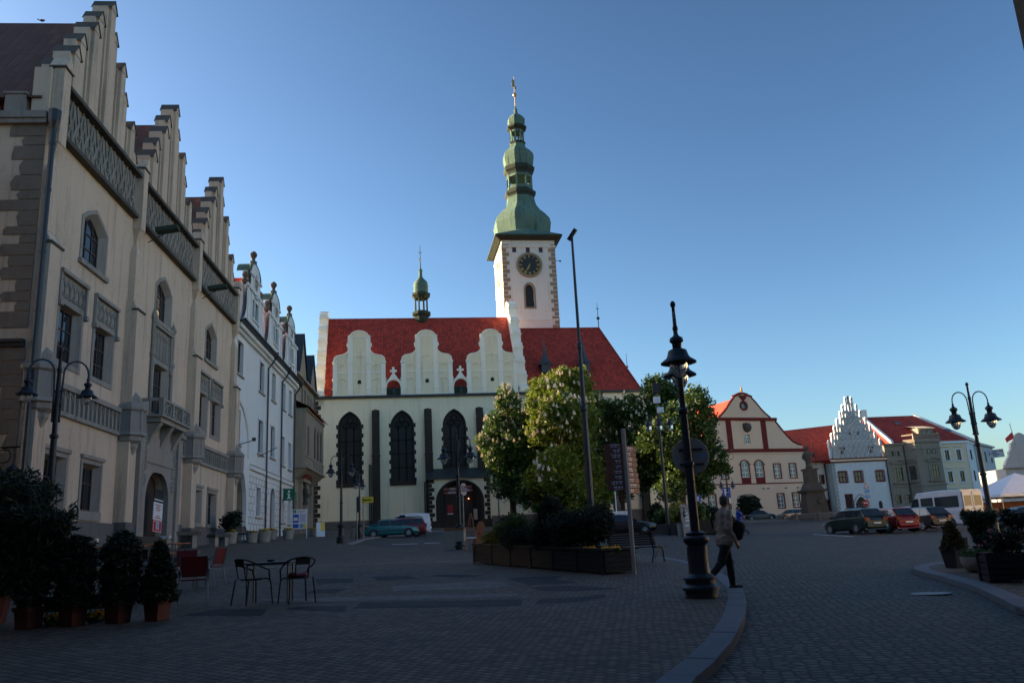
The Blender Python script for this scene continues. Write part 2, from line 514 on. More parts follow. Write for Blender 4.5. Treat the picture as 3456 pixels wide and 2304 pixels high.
X['lamp_lit'] = plain('lampglass', C(170, 178, 184), .08, 0, .05, 9)
_m, _n, _l, _p = _mat('clear_lamp_glass')
_p.inputs['Base Color'].default_value = (.85, .9, .92, 1); _p.inputs['Roughness'].default_value = .05
_p.inputs['Transmission Weight'].default_value = .8; _p.inputs['IOR'].default_value = 1.3
X['lampglass'] = _m

# ---------------------------------------------------------------- ground
def gph(px, py, h=.1):
    d = ray(px, py); d = d / d.y
    k = (d.z + .028 * d.x - .0365)
    t = (h - 1.6) / k if k < -1e-5 else 200
    return Vector((d.x * t, t, gz(d.x * t, t) + h))

b = MB()
xs = [-1500, -400, -120] + list(range(-60, 141, 4)) + [200, 500, 1500]
ys = [-400, -100, -40] + list(range(-20, 221, 4)) + [300, 600, 1800]
def gfar(x, y): return gz(max(-60, min(90, x)), max(-40, min(170, y)))
for y in ys:
    for x in xs: b.v.append((x, y, gfar(x, y)))
W_ = len(xs)
for j in range(len(ys) - 1):
    for i in range(W_ - 1): b.f.append((j * W_ + i, j * W_ + i + 1, (j + 1) * W_ + i + 1, (j + 1) * W_ + i))
b.build('ground', X['road'], kind='structure')

def flat(name, pts, h, mat, kind='structure'):
    t = tessellate_polygon([[Vector((x, y, 0)) for x, y in pts]])
    m = MB(); n = len(pts)
    m.v = [(x, y, gz(x, y) + h) for x, y in pts]
    for q in t:
        (ax, ay), (bx, by), (cx, cy) = (pts[i] for i in q)
        m.f.append(tuple(q) if (bx - ax) * (cy - ay) - (cx - ax) * (by - ay) > 0 else tuple(reversed(q)))
    return m.build(name, mat, kind=kind)

def xy(px, py, h=.1):
    p = gph(px, py, h); return (p.x, p.y)

kerb_px = [(1580, 1568), (1636, 1523), (1670, 1485), (1698, 1443), (1711, 1405), (1713, 1375), (1706, 1352), (1685, 1332), (1655, 1315), (1629, 1304), (1585, 1290), (1531, 1279)]
main_edge = [(-2.6, 1.0), (-.6, 3.8), (.75, 6.0)] + [xy(*q) for q in kerb_px]
far_edge = [xy(*q) for q in [(1440, 1269), (1300, 1264), (1180, 1266), (1085, 1268), (1026, 1262), (894, 1257), (800, 1249), (822, 1243), (845, 1235), (900, 1228.5), (966, 1226), (982, 1219), (1130, 1213.5)]] + [(10, 108), (40, 112)]
flat('pavement', main_edge + far_edge + [(48, 122), (48, 135), (-50, 135), (-50, -30), (-2.6, -30)], .1, X['pave'])
right_px = [(2352, 1402), (2300, 1374), (2240, 1346), (2160, 1322), (2112, 1312), (2096, 1305), (2102, 1297), (2165, 1290)]
right_edge = [(10.2, -8), (10.2, 8)] + [xy(*q) for q in right_px] + [(24, 25.5)]
flat('right_pavement', (right_edge + [(45, 27), (45, -8)])[::-1], .1, X['pave'])

def kerb(name, pts, w=.3, left=True, h=.112):
    P = [Vector((x, y, 0)) for x, y in pts]
    seg = [0]
    for i in range(1, len(P)): seg.append(seg[-1] + (P[i] - P[i - 1]).length)
    def pos(s):
        for i in range(1, len(P)):
            if s <= seg[i] or i == len(P) - 1:
                k = (s - seg[i - 1]) / max(1e-6, seg[i] - seg[i - 1]); return P[i - 1].lerp(P[i], k)
    def nrm(s):
        d = (pos(min(seg[-1], s + .25)) - pos(max(0, s - .25))).normalized()
        return Vector((-d.y, d.x, 0)) * (1 if left else -1)
    m = MB(); s = 0
    while s < seg[-1] - .3:
        e = min(seg[-1], s + 1.0 + random.uniform(-.08, .12))
        a, c = s + .008, e - .008
        q = [pos(a) - nrm(a) * .01, pos(c) - nrm(c) * .01, pos(c) + nrm(c) * w, pos(a) + nrm(a) * w]
        hh = h + random.uniform(-.004, .004)
        v = [(p.x, p.y, gz(p.x, p.y) - .05) for p in q] + [(p.x, p.y, gz(p.x, p.y) + hh) for p in q]
        f = [(4, 5, 6, 7), (0, 1, 5, 4), (1, 2, 6, 5), (2, 3, 7, 6), (3, 0, 4, 7)]
        m.add(v, f if left else [tuple(reversed(t)) for t in f])
        s = e
    return m.build(name, X['kerb'], kind='structure', bevel=.012)
kerb('kerb', main_edge[1:])
kerb('kerb', far_edge[6:], .25)
kerb('kerb', right_edge[1:], .34, left=False)

bands = [[(415, 1413), (500, 1398), (615, 1398), (602, 1414)], [(652, 1398), (700, 1391), (800, 1391), (790, 1404)], [(812, 1396), (830, 1383), (1200, 1375), (1197, 1391)],
         [(1226, 1386), (1240, 1376), (1330, 1370), (1392, 1364), (1392, 1371), (1330, 1381)], [(724, 1328), (812, 1328), (810, 1337), (728, 1340)], [(856, 1324), (935, 1321), (962, 1328), (866, 1333)],
         [(985, 1322), (1030, 1318), (1118, 1321), (1060, 1326)], [(1165, 1328), (1225, 1323), (1290, 1323), (1275, 1330), (1330, 1337), (1280, 1341), (1212, 1343)],
         [(1215, 1349), (1300, 1344), (1430, 1351), (1330, 1357), (1250, 1357)], [(700, 1362), (726, 1352), (800, 1351), (770, 1361)]]
for q in bands[:10]:
    flat('paving_band', [xy(*p) for p in q][::-1] if 0 else [xy(*p) for p in q], .104, X['band'])
for q in [[(560, 1377), (740, 1372), (1190, 1362), (1190, 1369), (700, 1384)], [(900, 1345), (1150, 1332), (1172, 1343), (1120, 1352), (905, 1357)]]:
    flat('light_paving_band', [xy(*p) for p in q], .104, X['bandlight'])
flat('drain_channel', [xy(*p) for p in [(480, 1305.5), (1080, 1286.5), (1080, 1288), (480, 1308)]], .105, X['bandlight'])
for q in [[(1868, 1226), (1960, 1231), (1960, 1232), (1868, 1227.2)], [(900, 1249.5), (960, 1247.5), (960, 1248.6), (900, 1250.6)], [(975, 1246.5), (1010, 1245.5), (1010, 1246.5), (975, 1247.6)]]:
    flat('parking_line', [xy(*p, 0) for p in q], .005, X['mark'])
g = gp(2138, 1363)
m = MB().lathe([(0, .0), (.36, .0), (.36, .012), (.3, .016), (0, .016)], 24)
tag(m.build('manhole_cover', plain('worn_cast_iron', C(112, 112, 114), .5, .2, .2, 12), M=Matrix.Translation(g)), 'round steel manhole cover set in the cobbled road by the right kerb', 'manhole')

# ---------------------------------------------------------------- windows
def win(par, poly, dep, fr='woodwin', gl='glass', cols=2, rows=(.62,), fw=.07, name='window', sur=None, y0=0.0):
    xs_ = [p[0] for p in poly]; zs_ = [p[1] for p in poly]
    a, b_, c, d = min(xs_), max(xs_), min(zs_), max(zs_)
    m = MB().ring(poly, grow(poly, -fw), dep - .07, dep)
    for i in range(1, cols):
        u = a + (b_ - a) * i / cols
        m.box(u - fw * .45, u + fw * .45, dep - .068, dep - .005, c + fw * .6, d - (fw * .6 if len(poly) == 4 else (d - c) * .03 + fw * .7))
    for t in rows:
        z = c + (d - c) * t
        m.box(a + fw * .6, b_ - fw * .6, dep - .066, dep - .004, z - fw * .45, z + fw * .45)
    w = m.build(name, X[fr], par)
    MB().wall(poly, y=dep - .03).build('pane', X[gl], w)
    if sur:
        mat, wd, proud = sur
        MB().ring(grow(poly, wd), grow(poly, .002), y0 - proud, y0 + .04).build('surround', X[mat], w)
    return w

def windows(par, spec, dep=.22, **k):
    """spec: list of (a, b, c, d); returns the holes"""
    hs = []
    for a, b_, c, d in spec:
        p = rect(a, b_, c, d); hs.append(p); win(par, p, dep, **k)
    return hs

def body(m, w, dpt, z0, z1, y0=.5):
    return m.box(0.0, w, y0, dpt, z0, z1)

def sides(m, u0, u1, z0, z1, dpt):       # returns from the facade's edges back to the body
    m.box(u0, u0 + .3, .002, dpt, z0, z1); m.box(u1 - .3, u1, .002, dpt, z0, z1)
    return m

# ---------------------------------------------------------------- town hall
TH = Fac(-18.4633, 30.5, -5.2, 1.63)
th = thing('town_hall', 'long cream town hall with three stepped gables and grey carved friezes', 'town hall', M=TH.M)
L = 31.3
bay = [0.0, 10.0, 20.4, 31.3]
cen = [5.2, 14.9, 25.6]
holes, up, sec, gr = [], [], [], []
def hexw(a, b_, c, sp, t):
    m_ = (a + b_) / 2; w = (b_ - a) / 2
    return [(a, c), (b_, c), (b_, sp), (m_ + w * .62, sp + (t - sp) * .5), (m_, t), (m_ - w * .62, sp + (t - sp) * .5), (a, sp)]
for c_ in (5.25, 14.95, 24.9): up.append(hexw(c_ - 1.25, c_ + 1.25, 13.2, 15.15, 15.85))
for a in (2.35, 5.95, 22.3, 25.6): sec.append(rect(a, a + 2.1, 8.35, 10.75))
sec.append(rect(13.75, 16.15, 8.0, 10.75))
for a in (2.1, 5.7, 22.0, 25.5): gr.append(rect(a, a + 1.95, 2.4, 4.45))
door_h = arch(12.9, 16.6, .2, 3.3, 4.75, pointed=True)
holes = up + sec + gr + [door_h]
m = MB().wall(rect(0, L, -1.2, 17.6), holes, 0, .6)
m.box(0, L, .6, 17, -1.2, 17.6)
m.box(0, .28, .002, .6, -1.2, 17.6).box(L - .28, L, .002, .6, -1.2, 17.6)
m.box(0, L, .02, .7, 17.6, 20.2)
m.build('wall', X['cream'], th)
for p in up:
    inn = grow(p, -.24)
    w = win(th, inn, .32, cols=3, rows=(.3, .62), fw=.06)
    MB().loft(p, inn, -.02, .29).ring(grow(p, .2), p, -.035, .03).build('surround', X['sand'], w)
    (a, z), (b_, _) = p[0], p[1]
    MB().box(a - .3, b_ + .3, -.16, .1, z - .22, z).build('sill', X['sand'], w)
for i, p in enumerate(sec):
    (a, z0), (b_, _), (_, z1), _ = p
    inn = rect(a + .24, b_ - .24, z0 + .05, z1 - .06)
    w = win(th, inn, .32, cols=2, rows=(.3, .62), fw=.06)
    MB().loft(p, inn, -.03, .29).ring(grow(p, .22), p, -.05, .03).build('surround', X['sand'], w)
    m = MB()
    top = 12.0 if i < 4 else 12.75
    m.box(a - .22, b_ + .22, -.02, .05, z1 + .2, top)                      # carved panel
    m.box(a - .3, b_ + .3, -.2, -.0, top, top + .16)
    for s_ in (a - .3, b_ + .16): m.box(s_, s_ + .14, -.14, 0, z1 - .1, top).box(s_ - .05, s_ + .2, -.22, 0, z1 - .2, z1)
    n_ = 5
    for k in range(n_):
        u = a - .1 + (b_ - a + .2) * (k + .5) / n_; hw = (b_ - a + .2) / n_ * .42
        m.tube([(u - hw, -.05, z1 + .28), (u - hw, -.05, top - .55), (u, -.05, top - .2), (u + hw, -.05, top - .55), (u + hw, -.05, z1 + .28)], .045, 5)
        m.tube([(u, -.05, z1 + .3), (u, -.05, top - .75)], .04, 4)
    if i == 4:
        for s_ in (a - .42, b_ + .42):
            m.tube([(s_, -.12, 8.6), (s_, -.12, 11.6), (s_, -.12, 13.3)], .11, 8).lathe([(.17, 11.0), (.19, 11.12), (.12, 11.3)], 8, (s_, -.12, 0)).lathe([(.12, 13.0), (.2, 13.2), (.05, 13.55), (0, 13.7)], 6, (s_, -.12, 0))
        for k in range(9):
            u = a - .3 + (b_ - a + .6) * (k + .5) / 9
            m.box(u - .06, u + .06, -.14, 0, 12.85, 13.2)
    m.build('tracery_panel', X['sand'], w)
for p in gr:
    (a, z0), (b_, _), (_, z1), _ = p
    inn = rect(a + .24, b_ - .2, z0 + .05, z1 - .1)
    w = win(th, inn, .32, cols=2, rows=(.62,), fw=.06)
    MB().loft(p, inn, -.03, .29).ring(grow(p, .2), p, -.05, .03).box(a - .25, b_ + .25, -.14, 0, z1 + .2, z1 + .36).box(a - .2, b_ + .2, -.1, .02, z0 - .4, z0 - .02).build('surround', X['sand'], w)
# string course with blind arcade, frieze with carved loops
for k in range(3):
    a, b_ = bay[k] + (.9 if k == 0 else .75), bay[k + 1] - .75
    if k == 1: spans = [(a, 12.4), (17.2, b_)]
    else: spans = [(a, b_)]
    for a, b_ in spans:
        m = MB()
        m.box(a, b_, -.16, .01, 6.1, 6.28).box(a, b_, -.22, .012, 7.2, 7.42).box(a, b_, -.05, .008, 6.28, 7.2)
        n_ = max(2, int((b_ - a) / .46)); st = (b_ - a) / n_
        for i in range(n_ + 1): m.box(a + st * i - .045, a + st * i + .045, -.15, .0, 6.29, 7.19)
        for i in range(n_):
            u = a + st * (i + .5)
            m.tube([(u - st * .4, -.09, 6.85), (u - st * .2, -.09, 7.05), (u, -.09, 7.14), (u + st * .2, -.09, 7.05), (u + st * .4, -.09, 6.85)], .035, 4)
        m.build('arcade_band', X['sand'], th)
for k in range(3):
    m = MB(); c_ = MB()
    a, b_ = bay[k] + (1.0 if k == 0 else .55), bay[k + 1] - .55
    m.box(a, b_, -.05, .015, 17.75, 19.7)
    c_.box(a - .1, b_ + .1, -.34, .016, 17.42, 17.58).box(a - .1, b_ + .1, -.2, .014, 17.58, 17.78).box(a - .1, b_ + .1, -.42, .3, 19.68, 19.86).box(a - .1, b_ + .1, -.26, .018, 19.86, 20.02)
    n_ = 8; st = (b_ - a) / n_
    for i in range(n_):
        u = a + st * (i + .5)
        for s_ in (-1, 1):
            m.tube([(u + s_ * st * .5, -.08, 17.8), (u + s_ * st * .34, -.12, 18.5), (u + s_ * st * .1, -.12, 18.9), (u + s_ * st * .3, -.1, 19.65)], .06, 4)
            m.tube([(u + s_ * st * .5, -.08, 19.6), (u + s_ * st * .42, -.12, 18.9), (u + s_ * st * .2, -.1, 18.2), (u, -.09, 17.85)], .05, 4)
        m.tube([(u + .2 * math.cos(t * PI / 4), -.12, 18.55 + .26 * math.sin(t * PI / 4)) for t in range(9)], .05, 4)
        m.tube([(u + .16 * math.cos(t * PI / 4), -.12, 19.15 + .2 * math.sin(t * PI / 4)) for t in range(9)], .05, 4)
    m.build('frieze', X['sand'], th)
    c_.build('cornice', X['darkstone'], th)
# buttresses
for i, u in enumerate((.0, 9.5, 19.9, 30.2)):
    m = MB()
    m.box(u, u + 1.0, -.55, .0, -1, 12.5)
    m.add([(u, -.55, 12.5), (u + 1, -.55, 12.5), (u + 1, -.3, 13.05), (u, -.3, 13.05), (u, 0, 12.5), (u + 1, 0, 12.5), (u, 0, 13.05), (u + 1, 0, 13.05)], [(0, 1, 2, 3), (1, 5, 7, 2), (0, 3, 6, 4)])
    m.box(u + .08, u + .92, -.32, .001, 13.05, 15.6)
    m.add([(u + .08, -.32, 15.6), (u + .92, -.32, 15.6), (u + .5, -.12, 16.3), (u + .08, 0, 15.6), (u + .92, 0, 15.6), (u + .5, 0, 16.3)], [(0, 1, 2), (1, 4, 5, 2), (0, 2, 5, 3)])
    m.box(u + .18, u + .82, -.42, .002, 16.9, 20.3)
    m.lathe([(.05, 16.3), (.4, 16.9)], 4, (u + .5, -.1, 0), a0=PI / 4)
    m.prism([(u + .1, 20.3), (u + .9, 20.3), (u + .5, 20.95)], -.5, .2)
    bt = m.build('buttress', X['cream'], th)
    MB().box(u - .06, u + 1.06, -.62, -.3, 12.46, 12.56).box(u + .1, u + .9, -.5, .2, 20.28, 20.36).build('weathering', X['darkstone'], bt)
    c2 = MB().lathe([(.1, 5.0), (.42, 5.6), (.42, 5.75), (.62, 5.9), (.62, 6.1), (.78, 6.15), (.7, 6.3), (.68, 7.3), (.8, 7.4), (.8, 7.55), (.5, 7.8), (.5, 8.0), (.2, 8.35), (.0, 8.5)], 8, (u + .5, -.35, 0), a0=PI / 8)
    for k in range(8):
        t = PI / 8 + k * PI / 4
        c2.tube([(u + .5 + .68 * math.cos(t), -.35 + .68 * math.sin(t), 6.35), (u + .5 + .68 * math.cos(t), -.35 + .68 * math.sin(t), 7.3)], .06, 4)
    c2.build('corbel', X['sand'], bt)
    MB().box(u - .05, u + 1.05, -.64, -.002, -1, 2.0).build('base', X['plinth'], bt)
MB().box(.02, 12.2, -.1, .0, -1, 1.95).build('plinth', X['plinth'], th)
MB().box(17.3, 31.2, -.1, .0, -1, 2.2).build('plinth', X['plinth'], th)
# portal
m = MB().wall(rect(11.75, 17.75, -.6, 7.2), [arch(12.9, 16.6, -.5, 3.3, 4.75, pointed=True)], -.28, .32)
m.box(11.75, 17.75, -.27, .0, 7.0, 7.2).box(11.4, 12.0, -.45, -.01, -.6, 6.9).box(17.5, 18.1, -.45, -.01, -.6, 6.9)
for u in (12.35, 17.15):
    for k in range(4):
        z = 4.2 + k * .75
        m.tube([(u + .28 * math.cos(t * PI / 4), -.3, z + .3 * math.sin(t * PI / 4)) for t in range(9)], .06, 4).tube([(u - .3, -.3, z - .3), (u + .3, -.3, z + .35)], .05, 4)
m.box(12.6, 16.9, -.34, -.2, 5.2, 6.6)
pt = m.build('portal', X['sand'], th)
MB().wall(arch(12.8, 16.7, -.4, 3.3, 4.8, pointed=True), y=.35).build('door', X['door'], pt)
# balcony
m = MB()
m.box(12.5, 17.1, -1.0, -.27, 7.25, 7.5).box(12.3, 17.3, -1.15, -.26, 7.5, 7.62)
for u in (12.9, 14.8, 16.7):
    m.prism([(-.26, 6.0), (-.26, 7.25), (-1.0, 7.25), (-.95, 7.0), (-.6, 6.8), (-.55, 6.5)], u - .22, u + .22, axis='x') if 0 else m.add([(u - .22, -.27, 5.9), (u + .22, -.27, 5.9), (u + .22, -.55, 6.6), (u - .22, -.55, 6.6), (u + .22, -.95, 7.24), (u - .22, -.95, 7.24), (u - .22, -.27, 7.24), (u + .22, -.27, 7.24)], [(0, 1, 2, 3), (3, 2, 4, 5), (0, 3, 5, 6), (1, 7, 4, 2)])
bl = m.build('balcony', X['sand'], th)
m = MB().box(12.4, 17.2, -1.12, -.95, 8.35, 8.5).box(12.4, 12.55, -.95, -.02, 8.35, 8.5).box(17.05, 17.2, -.95, -.02, 8.35, 8.5)
for u in (12.38, 14.0, 15.6, 17.0): m.box(u, u + .24, -1.14, -.94, 7.62, 8.36)
for k in range(3):
    a = 12.62 + k * 1.55
    for s_ in range(2):
        u = a + .35 + s_ * .65
        m.tube([(u + .3 * math.cos(t * PI / 4), -1.03, 7.98 + .32 * math.sin(t * PI / 4)) for t in range(9)], .055, 5)
    m.tube([(a, -1.03, 7.65), (a + .68, -1.03, 8.33), (a + 1.35, -1.03, 7.65)], .05, 5)
m.build('railing', X['sand'], bl)
# stepped gables and the roofs behind them
for gi, (c_, hw, top) in enumerate(((4.95, 4.6, 26.9), (14.95, 4.6, 27.0), (25.5, 4.9, 27.2))):
    m = MB(); caps = []; n_ = 5; pw = hw * 2 / 11
    for k in range(-n_, n_ + 1):
        z = top - abs(k) * 1.17; u = c_ + k * pw
        y0 = -.12 if k % 2 == 0 else .06
        m.box(u - pw * .5, u + pw * .5, y0 + .03, .62, 20.0, z - .5)
        m.box(u - pw * .32, u + pw * .32, y0 - .12, .45, 20.0, z - .55)
        m.prism([(u - pw * .42, z - .5), (u + pw * .42, z - .5), (u, z)], y0 - .12, .66)
        cap = MB(); caps.append(cap)
        cap.add([(u - pw * .47, y0 - .17, z - .52), (u, y0 - .17, z + .06), (u + pw * .47, y0 - .17, z - .52), (u - pw * .47, .7, z - .52), (u, .74, z + .06), (u + pw * .47, .7, z - .52),
                 (u - pw * .47, y0 - .17, z - .57), (u, y0 - .17, z + .0), (u + pw * .47, y0 - .17, z - .57), (u - pw * .47, .7, z - .57), (u, .74, z + .0), (u + pw * .47, .7, z - .57)],
                [(0, 1, 4, 3), (1, 2, 5, 4), (6, 9, 10, 7), (7, 10, 11, 8), (0, 6, 7, 1), (1, 7, 8, 2), (3, 4, 10, 9), (4, 5, 11, 10), (0, 3, 9, 6), (2, 8, 11, 5)])
    gb = m.build('stepped_gable', X['cream'], th)
    for cap in caps: cap.build('coping', X['darkstone'], gb)
    z0, zr = 18.75, 25.7
    a, b_ = c_ - 5.15, c_ + 5.15
    if gi == 0: a = -.1
    if gi == 2: b_ = 31.2
    MB().add([(a, .3, z0), (c_, .3, zr), (b_, .3, z0), (a, 17.2, z0), (c_, 17.2, zr), (b_, 17.2, z0)], [(0, 1, 4, 3), (1, 2, 5, 4), (0, 2, 1), (3, 4, 5)]).build('roof', X['oldtile'], th)
MB().tube([(4.95, 8, 25.7), (4.95, 8, 25.9)], .02, 4).tube([(10.4, 3, 19.9), (13.2, 2.5, 25.6), (13.6, 2.5, 28.2)], .025, 4).build('lightning_rod', X['iron'], th)
# side wall towards the camera: quoins, drainpipe, top parapet
m = MB()
z = -.5; k = 0
while z < 17.2:
    h = random.uniform(.36, .74); w = random.uniform(.5, 1.0) if k % 2 else random.uniform(1.1, 1.7)
    if not 8.2 < z < 8.7: m.prism([(.01, z), (w - random.uniform(0, .12), z), (w, z + h * random.uniform(.3, .6)), (w - random.uniform(.02, .2), z + h - .04), (.01, z + h - .04)], -.05, .05, axis='x')
    z += h; k += 1
m.build('quoin', X['brownquoin'], th)
m = MB().box(-.22, .0, -.05, 17, 17.55, 17.75).box(-.3, .2, -.05, 17, 17.75, 18.05)
for k in range(6): m.box(-.1, .3, .9 + k * 1.7, 1.7 + k * 1.7, 18.05, 18.9).box(-.16, .36, .84 + k * 1.7, 1.76 + k * 1.7, 18.9, 19.0)
m.build('parapet', X['sand'], th)
m = MB().tube([(-.12, -.32, 17.5), (-.12, -.32, 6), (-.12, -.32, -.6)], .11, 8).lathe([(.12, 17.3), (.24, 17.6), (.26, 18.1), (.1, 18.2)], 8, (-.12, -.32, 0))
for z in (2, 4.5, 7, 9.6, 12, 14.6, 16.6): m.lathe([(.13, z), (.13, z + .1)], 8, (-.12, -.32, 0))
m.build('drainpipe', X['iron'], th)
MB().box(-.18, .0, .05, 16, 8.25, 8.4).box(-.3, .0, .05, 16, 8.4, 8.52).build('side_cornice', X['slate'], th)
MB().box(17.95, 18.2, -.16, -.1, 2.95, 3.3).build('plaque', X['ironblack'], th)
for u, z in ((11.0, 17.3), (21.2, 17.3)):
    m = MB().box(-.28, .28, -1.15, .0, -.14, .1)
    m.tube([(0, .5, -.6), (0, -.5, -.2)], .03, 5)
    tag(m.build('floodlight', X['copperdark'], M=TH.M @ Matrix.Translation((u, -.75, z)) @ Matrix.Rotation(R(-8), 4, 'X')),
        'long dark green floodlight on the town hall frieze, ' + ('above the balcony bay' if u < 15 else 'nearer the white house'), 'floodlight', 'floodlights on the town hall')
# banner in the doorway
bn = thing('banner', 'tall banner with white notice and red picture panel hung in the town hall doorway', 'banner', M=TH.M @ Matrix.Translation((14.55, -.42, 1.7)) @ Matrix.Rotation(R(2), 4, 'Y'))
MB().box(-.72, .72, 0, .03, 1.5, 2.2).build('black_header', X['blackp'], bn)
MB().box(-.72, .72, 0, .03, .58, 1.49).build('white_notice', X['whitep'], bn)
MB().box(-.72, .72, 0, .03, -.05, .57).build('red_panel', X['redpaint'], bn)
m = MB()
for z, w in ((1.36, .5), (1.27, .22), (1.18, .4), (1.08, .3), (.78, .25), (.68, .52)): m.box(-w, w, -.008, .0, z - .022, z + .022)
m.build('print_line', X['redpaint'], bn)
MB().box(-.7, .7, -.006, 0, 1.6, 1.66).box(-.66, .66, -.006, 0, .5, .53).box(-.66, -.62, -.006, 0, 0, .5).box(.62, .66, -.006, 0, 0, .5).box(-.66, .66, -.006, 0, -.03, 0).box(-.2, .25, -.006, 0, .1, .46).build('white_print', X['whitep'], bn)
MB().box(-.12, .17, -.01, -.006, .15, .42).build('picture', X['skyp'], bn)
# ---------------------------------------------------------------- white renaissance house
WH = Fac(-21.3, 61.67, -4.8, 2.85)
wh = thing('white_house', 'white renaissance house with three scrolled gables and a big ground floor arch', 'house', M=WH.M)
hs = []
spec3 = [(.95, 2.75, 12.95, 15.5), (8.75, 10.5, 12.95, 15.5), (13.85, 15.4, 13.1, 15.6), (18.7, 20.2, 13.1, 15.6), (22.2, 23.6, 13.1, 15.5)]
spec2 = [(.75, 2.4, 7.5, 10.1), (8.7, 10.5, 7.6, 10.4), (13.7, 15.5, 7.8, 10.6), (18.7, 20.2, 7.6, 10.3), (22.3, 23.7, 7.5, 10.1)]
spec1 = [(8.6, 10.1, 2.3, 4.65), (19.3, 20.5, 2.15, 4.3), (22.5, 23.8, 2.1, 4.4)]
for a, b_, c, d in spec3 + spec2 + spec1:
    p = rect(a, b_, c, d); hs.append(p)
    w = win(wh, p, .3, cols=2, rows=(.35, .66), fw=.07, sur=('white', .16, .05))
    MB().box(a - .26, b_ + .26, -.14, .0, c - .24, c - .1).build('sill', X['grey'], w)
dr = arch(14.0, 16.0, .2, 4.2, 5.0); hs.append(dr)
big = [(.25, -1.1), (5.3, -1.1), (5.25, 3.0), (5.05, 4.0), (4.5, 5.0), (3.6, 5.7), (2.6, 6.1), (1.4, 6.3), (.25, 6.3)]
hs.append(big)
m = MB().wall(rect(0, 25, -1.2, 16.1), hs, 0, .32)
m.box(0, 25, 1.9, 14, -1.2, 16.1).box(0, .24, .003, 1.9, -1.2, 16.1).box(24.7, 25, .003, 1.9, -1.2, 16.1).box(5.3, 24.7, .9, 1.9, -1.2, 6.0).box(.25, 24.7, .9, 1.9, 6.4, 16.1)
m.build('wall', X['white'], wh)
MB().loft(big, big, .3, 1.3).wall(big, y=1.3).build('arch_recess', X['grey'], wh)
m = MB()
for r_ in range(5):
    for c_ in range(5):
        u, z = .35 + c_ * 1.0 + (.5 if r_ % 2 else 0), 3.3 + r_ * .6
        if u < 4.2 - max(0, r_ - 2) * .7: m.add([(u, 1.28, z), (u + .9, 1.28, z), (u + .62, 1.28, z + .5)], [(0, 1, 2)]).add([(u, 1.28, z), (u + .28, 1.28, z + .5), (u, 1.28, z + .5)], [(0, 1, 2)])
m.build('sgraffito', X['darkstone'], wh)
dd = MB().wall(dr, y=.24).build('door', X['dooroak'], wh)
MB().ring(grow(dr, .16), dr, -.05, .03).build('door_surround', X['white'], dd)
m = MB().box(-.1, 25.2, -.25, .002, 16.05, 16.3).box(-.1, 25.2, -.5, .003, 16.3, 16.6)
m.build('cornice', X['white'], wh)
m = MB().box(-.15, 25.3, -.75, -.2, 16.62, 16.8).tube([(-.15, -.78, 16.8), (25.3, -.78, 16.8)], .13, 6)
m.build('gutter', X['iron'], wh)
m = MB().box(5.8, 25.0, -.1, .004, 5.9, 6.3)
zz = [5.4, 4.88, 4.35, 3.78, 3.22, 2.65, 2.1, 1.6]
m.build('string_course', X['white'], wh)
m = MB()
m.box(5.85, 24.95, -.115, -.098, 6.24, 6.32).box(5.85, 24.95, -.115, -.098, 5.86, 5.92)
def clear(u, z, w=.0):
    for a, b_, c, d in spec1:
        if a - .3 - w < u < b_ + .3 and c - .3 < z < d + .2: return False
    return not (13.7 - w < u < 16.3 and z < 5.2)
for i, z in enumerate(zz):
    u = 5.95
    while u < 24.5:
        e = u + .5
        if clear(u, z) and clear(e, z): m.box(u, e + .0, -.012, .0, z - .022, z + .022)
        u = e
    u = 6.2 + (.55 if i % 2 else 0)
    while u < 24.7:
        if clear(u, z - .25): m.box(u - .02, u + .02, -.012, .0, z - .52, z - .024)
        u += 1.1
m.build('rustication', X['quoin'], wh)
m = MB()
pts = [(.5, 10.95), (1.6, 10.85), (2.9, 10.45), (3.9, 9.8), (4.7, 8.9), (5.1, 8.0), (5.2, 7.0), (5.2, 6.7)]
m.tube([(u, -.06, z) for u, z in pts], .12, 6)
m.build('arch_moulding', X['white'], wh)
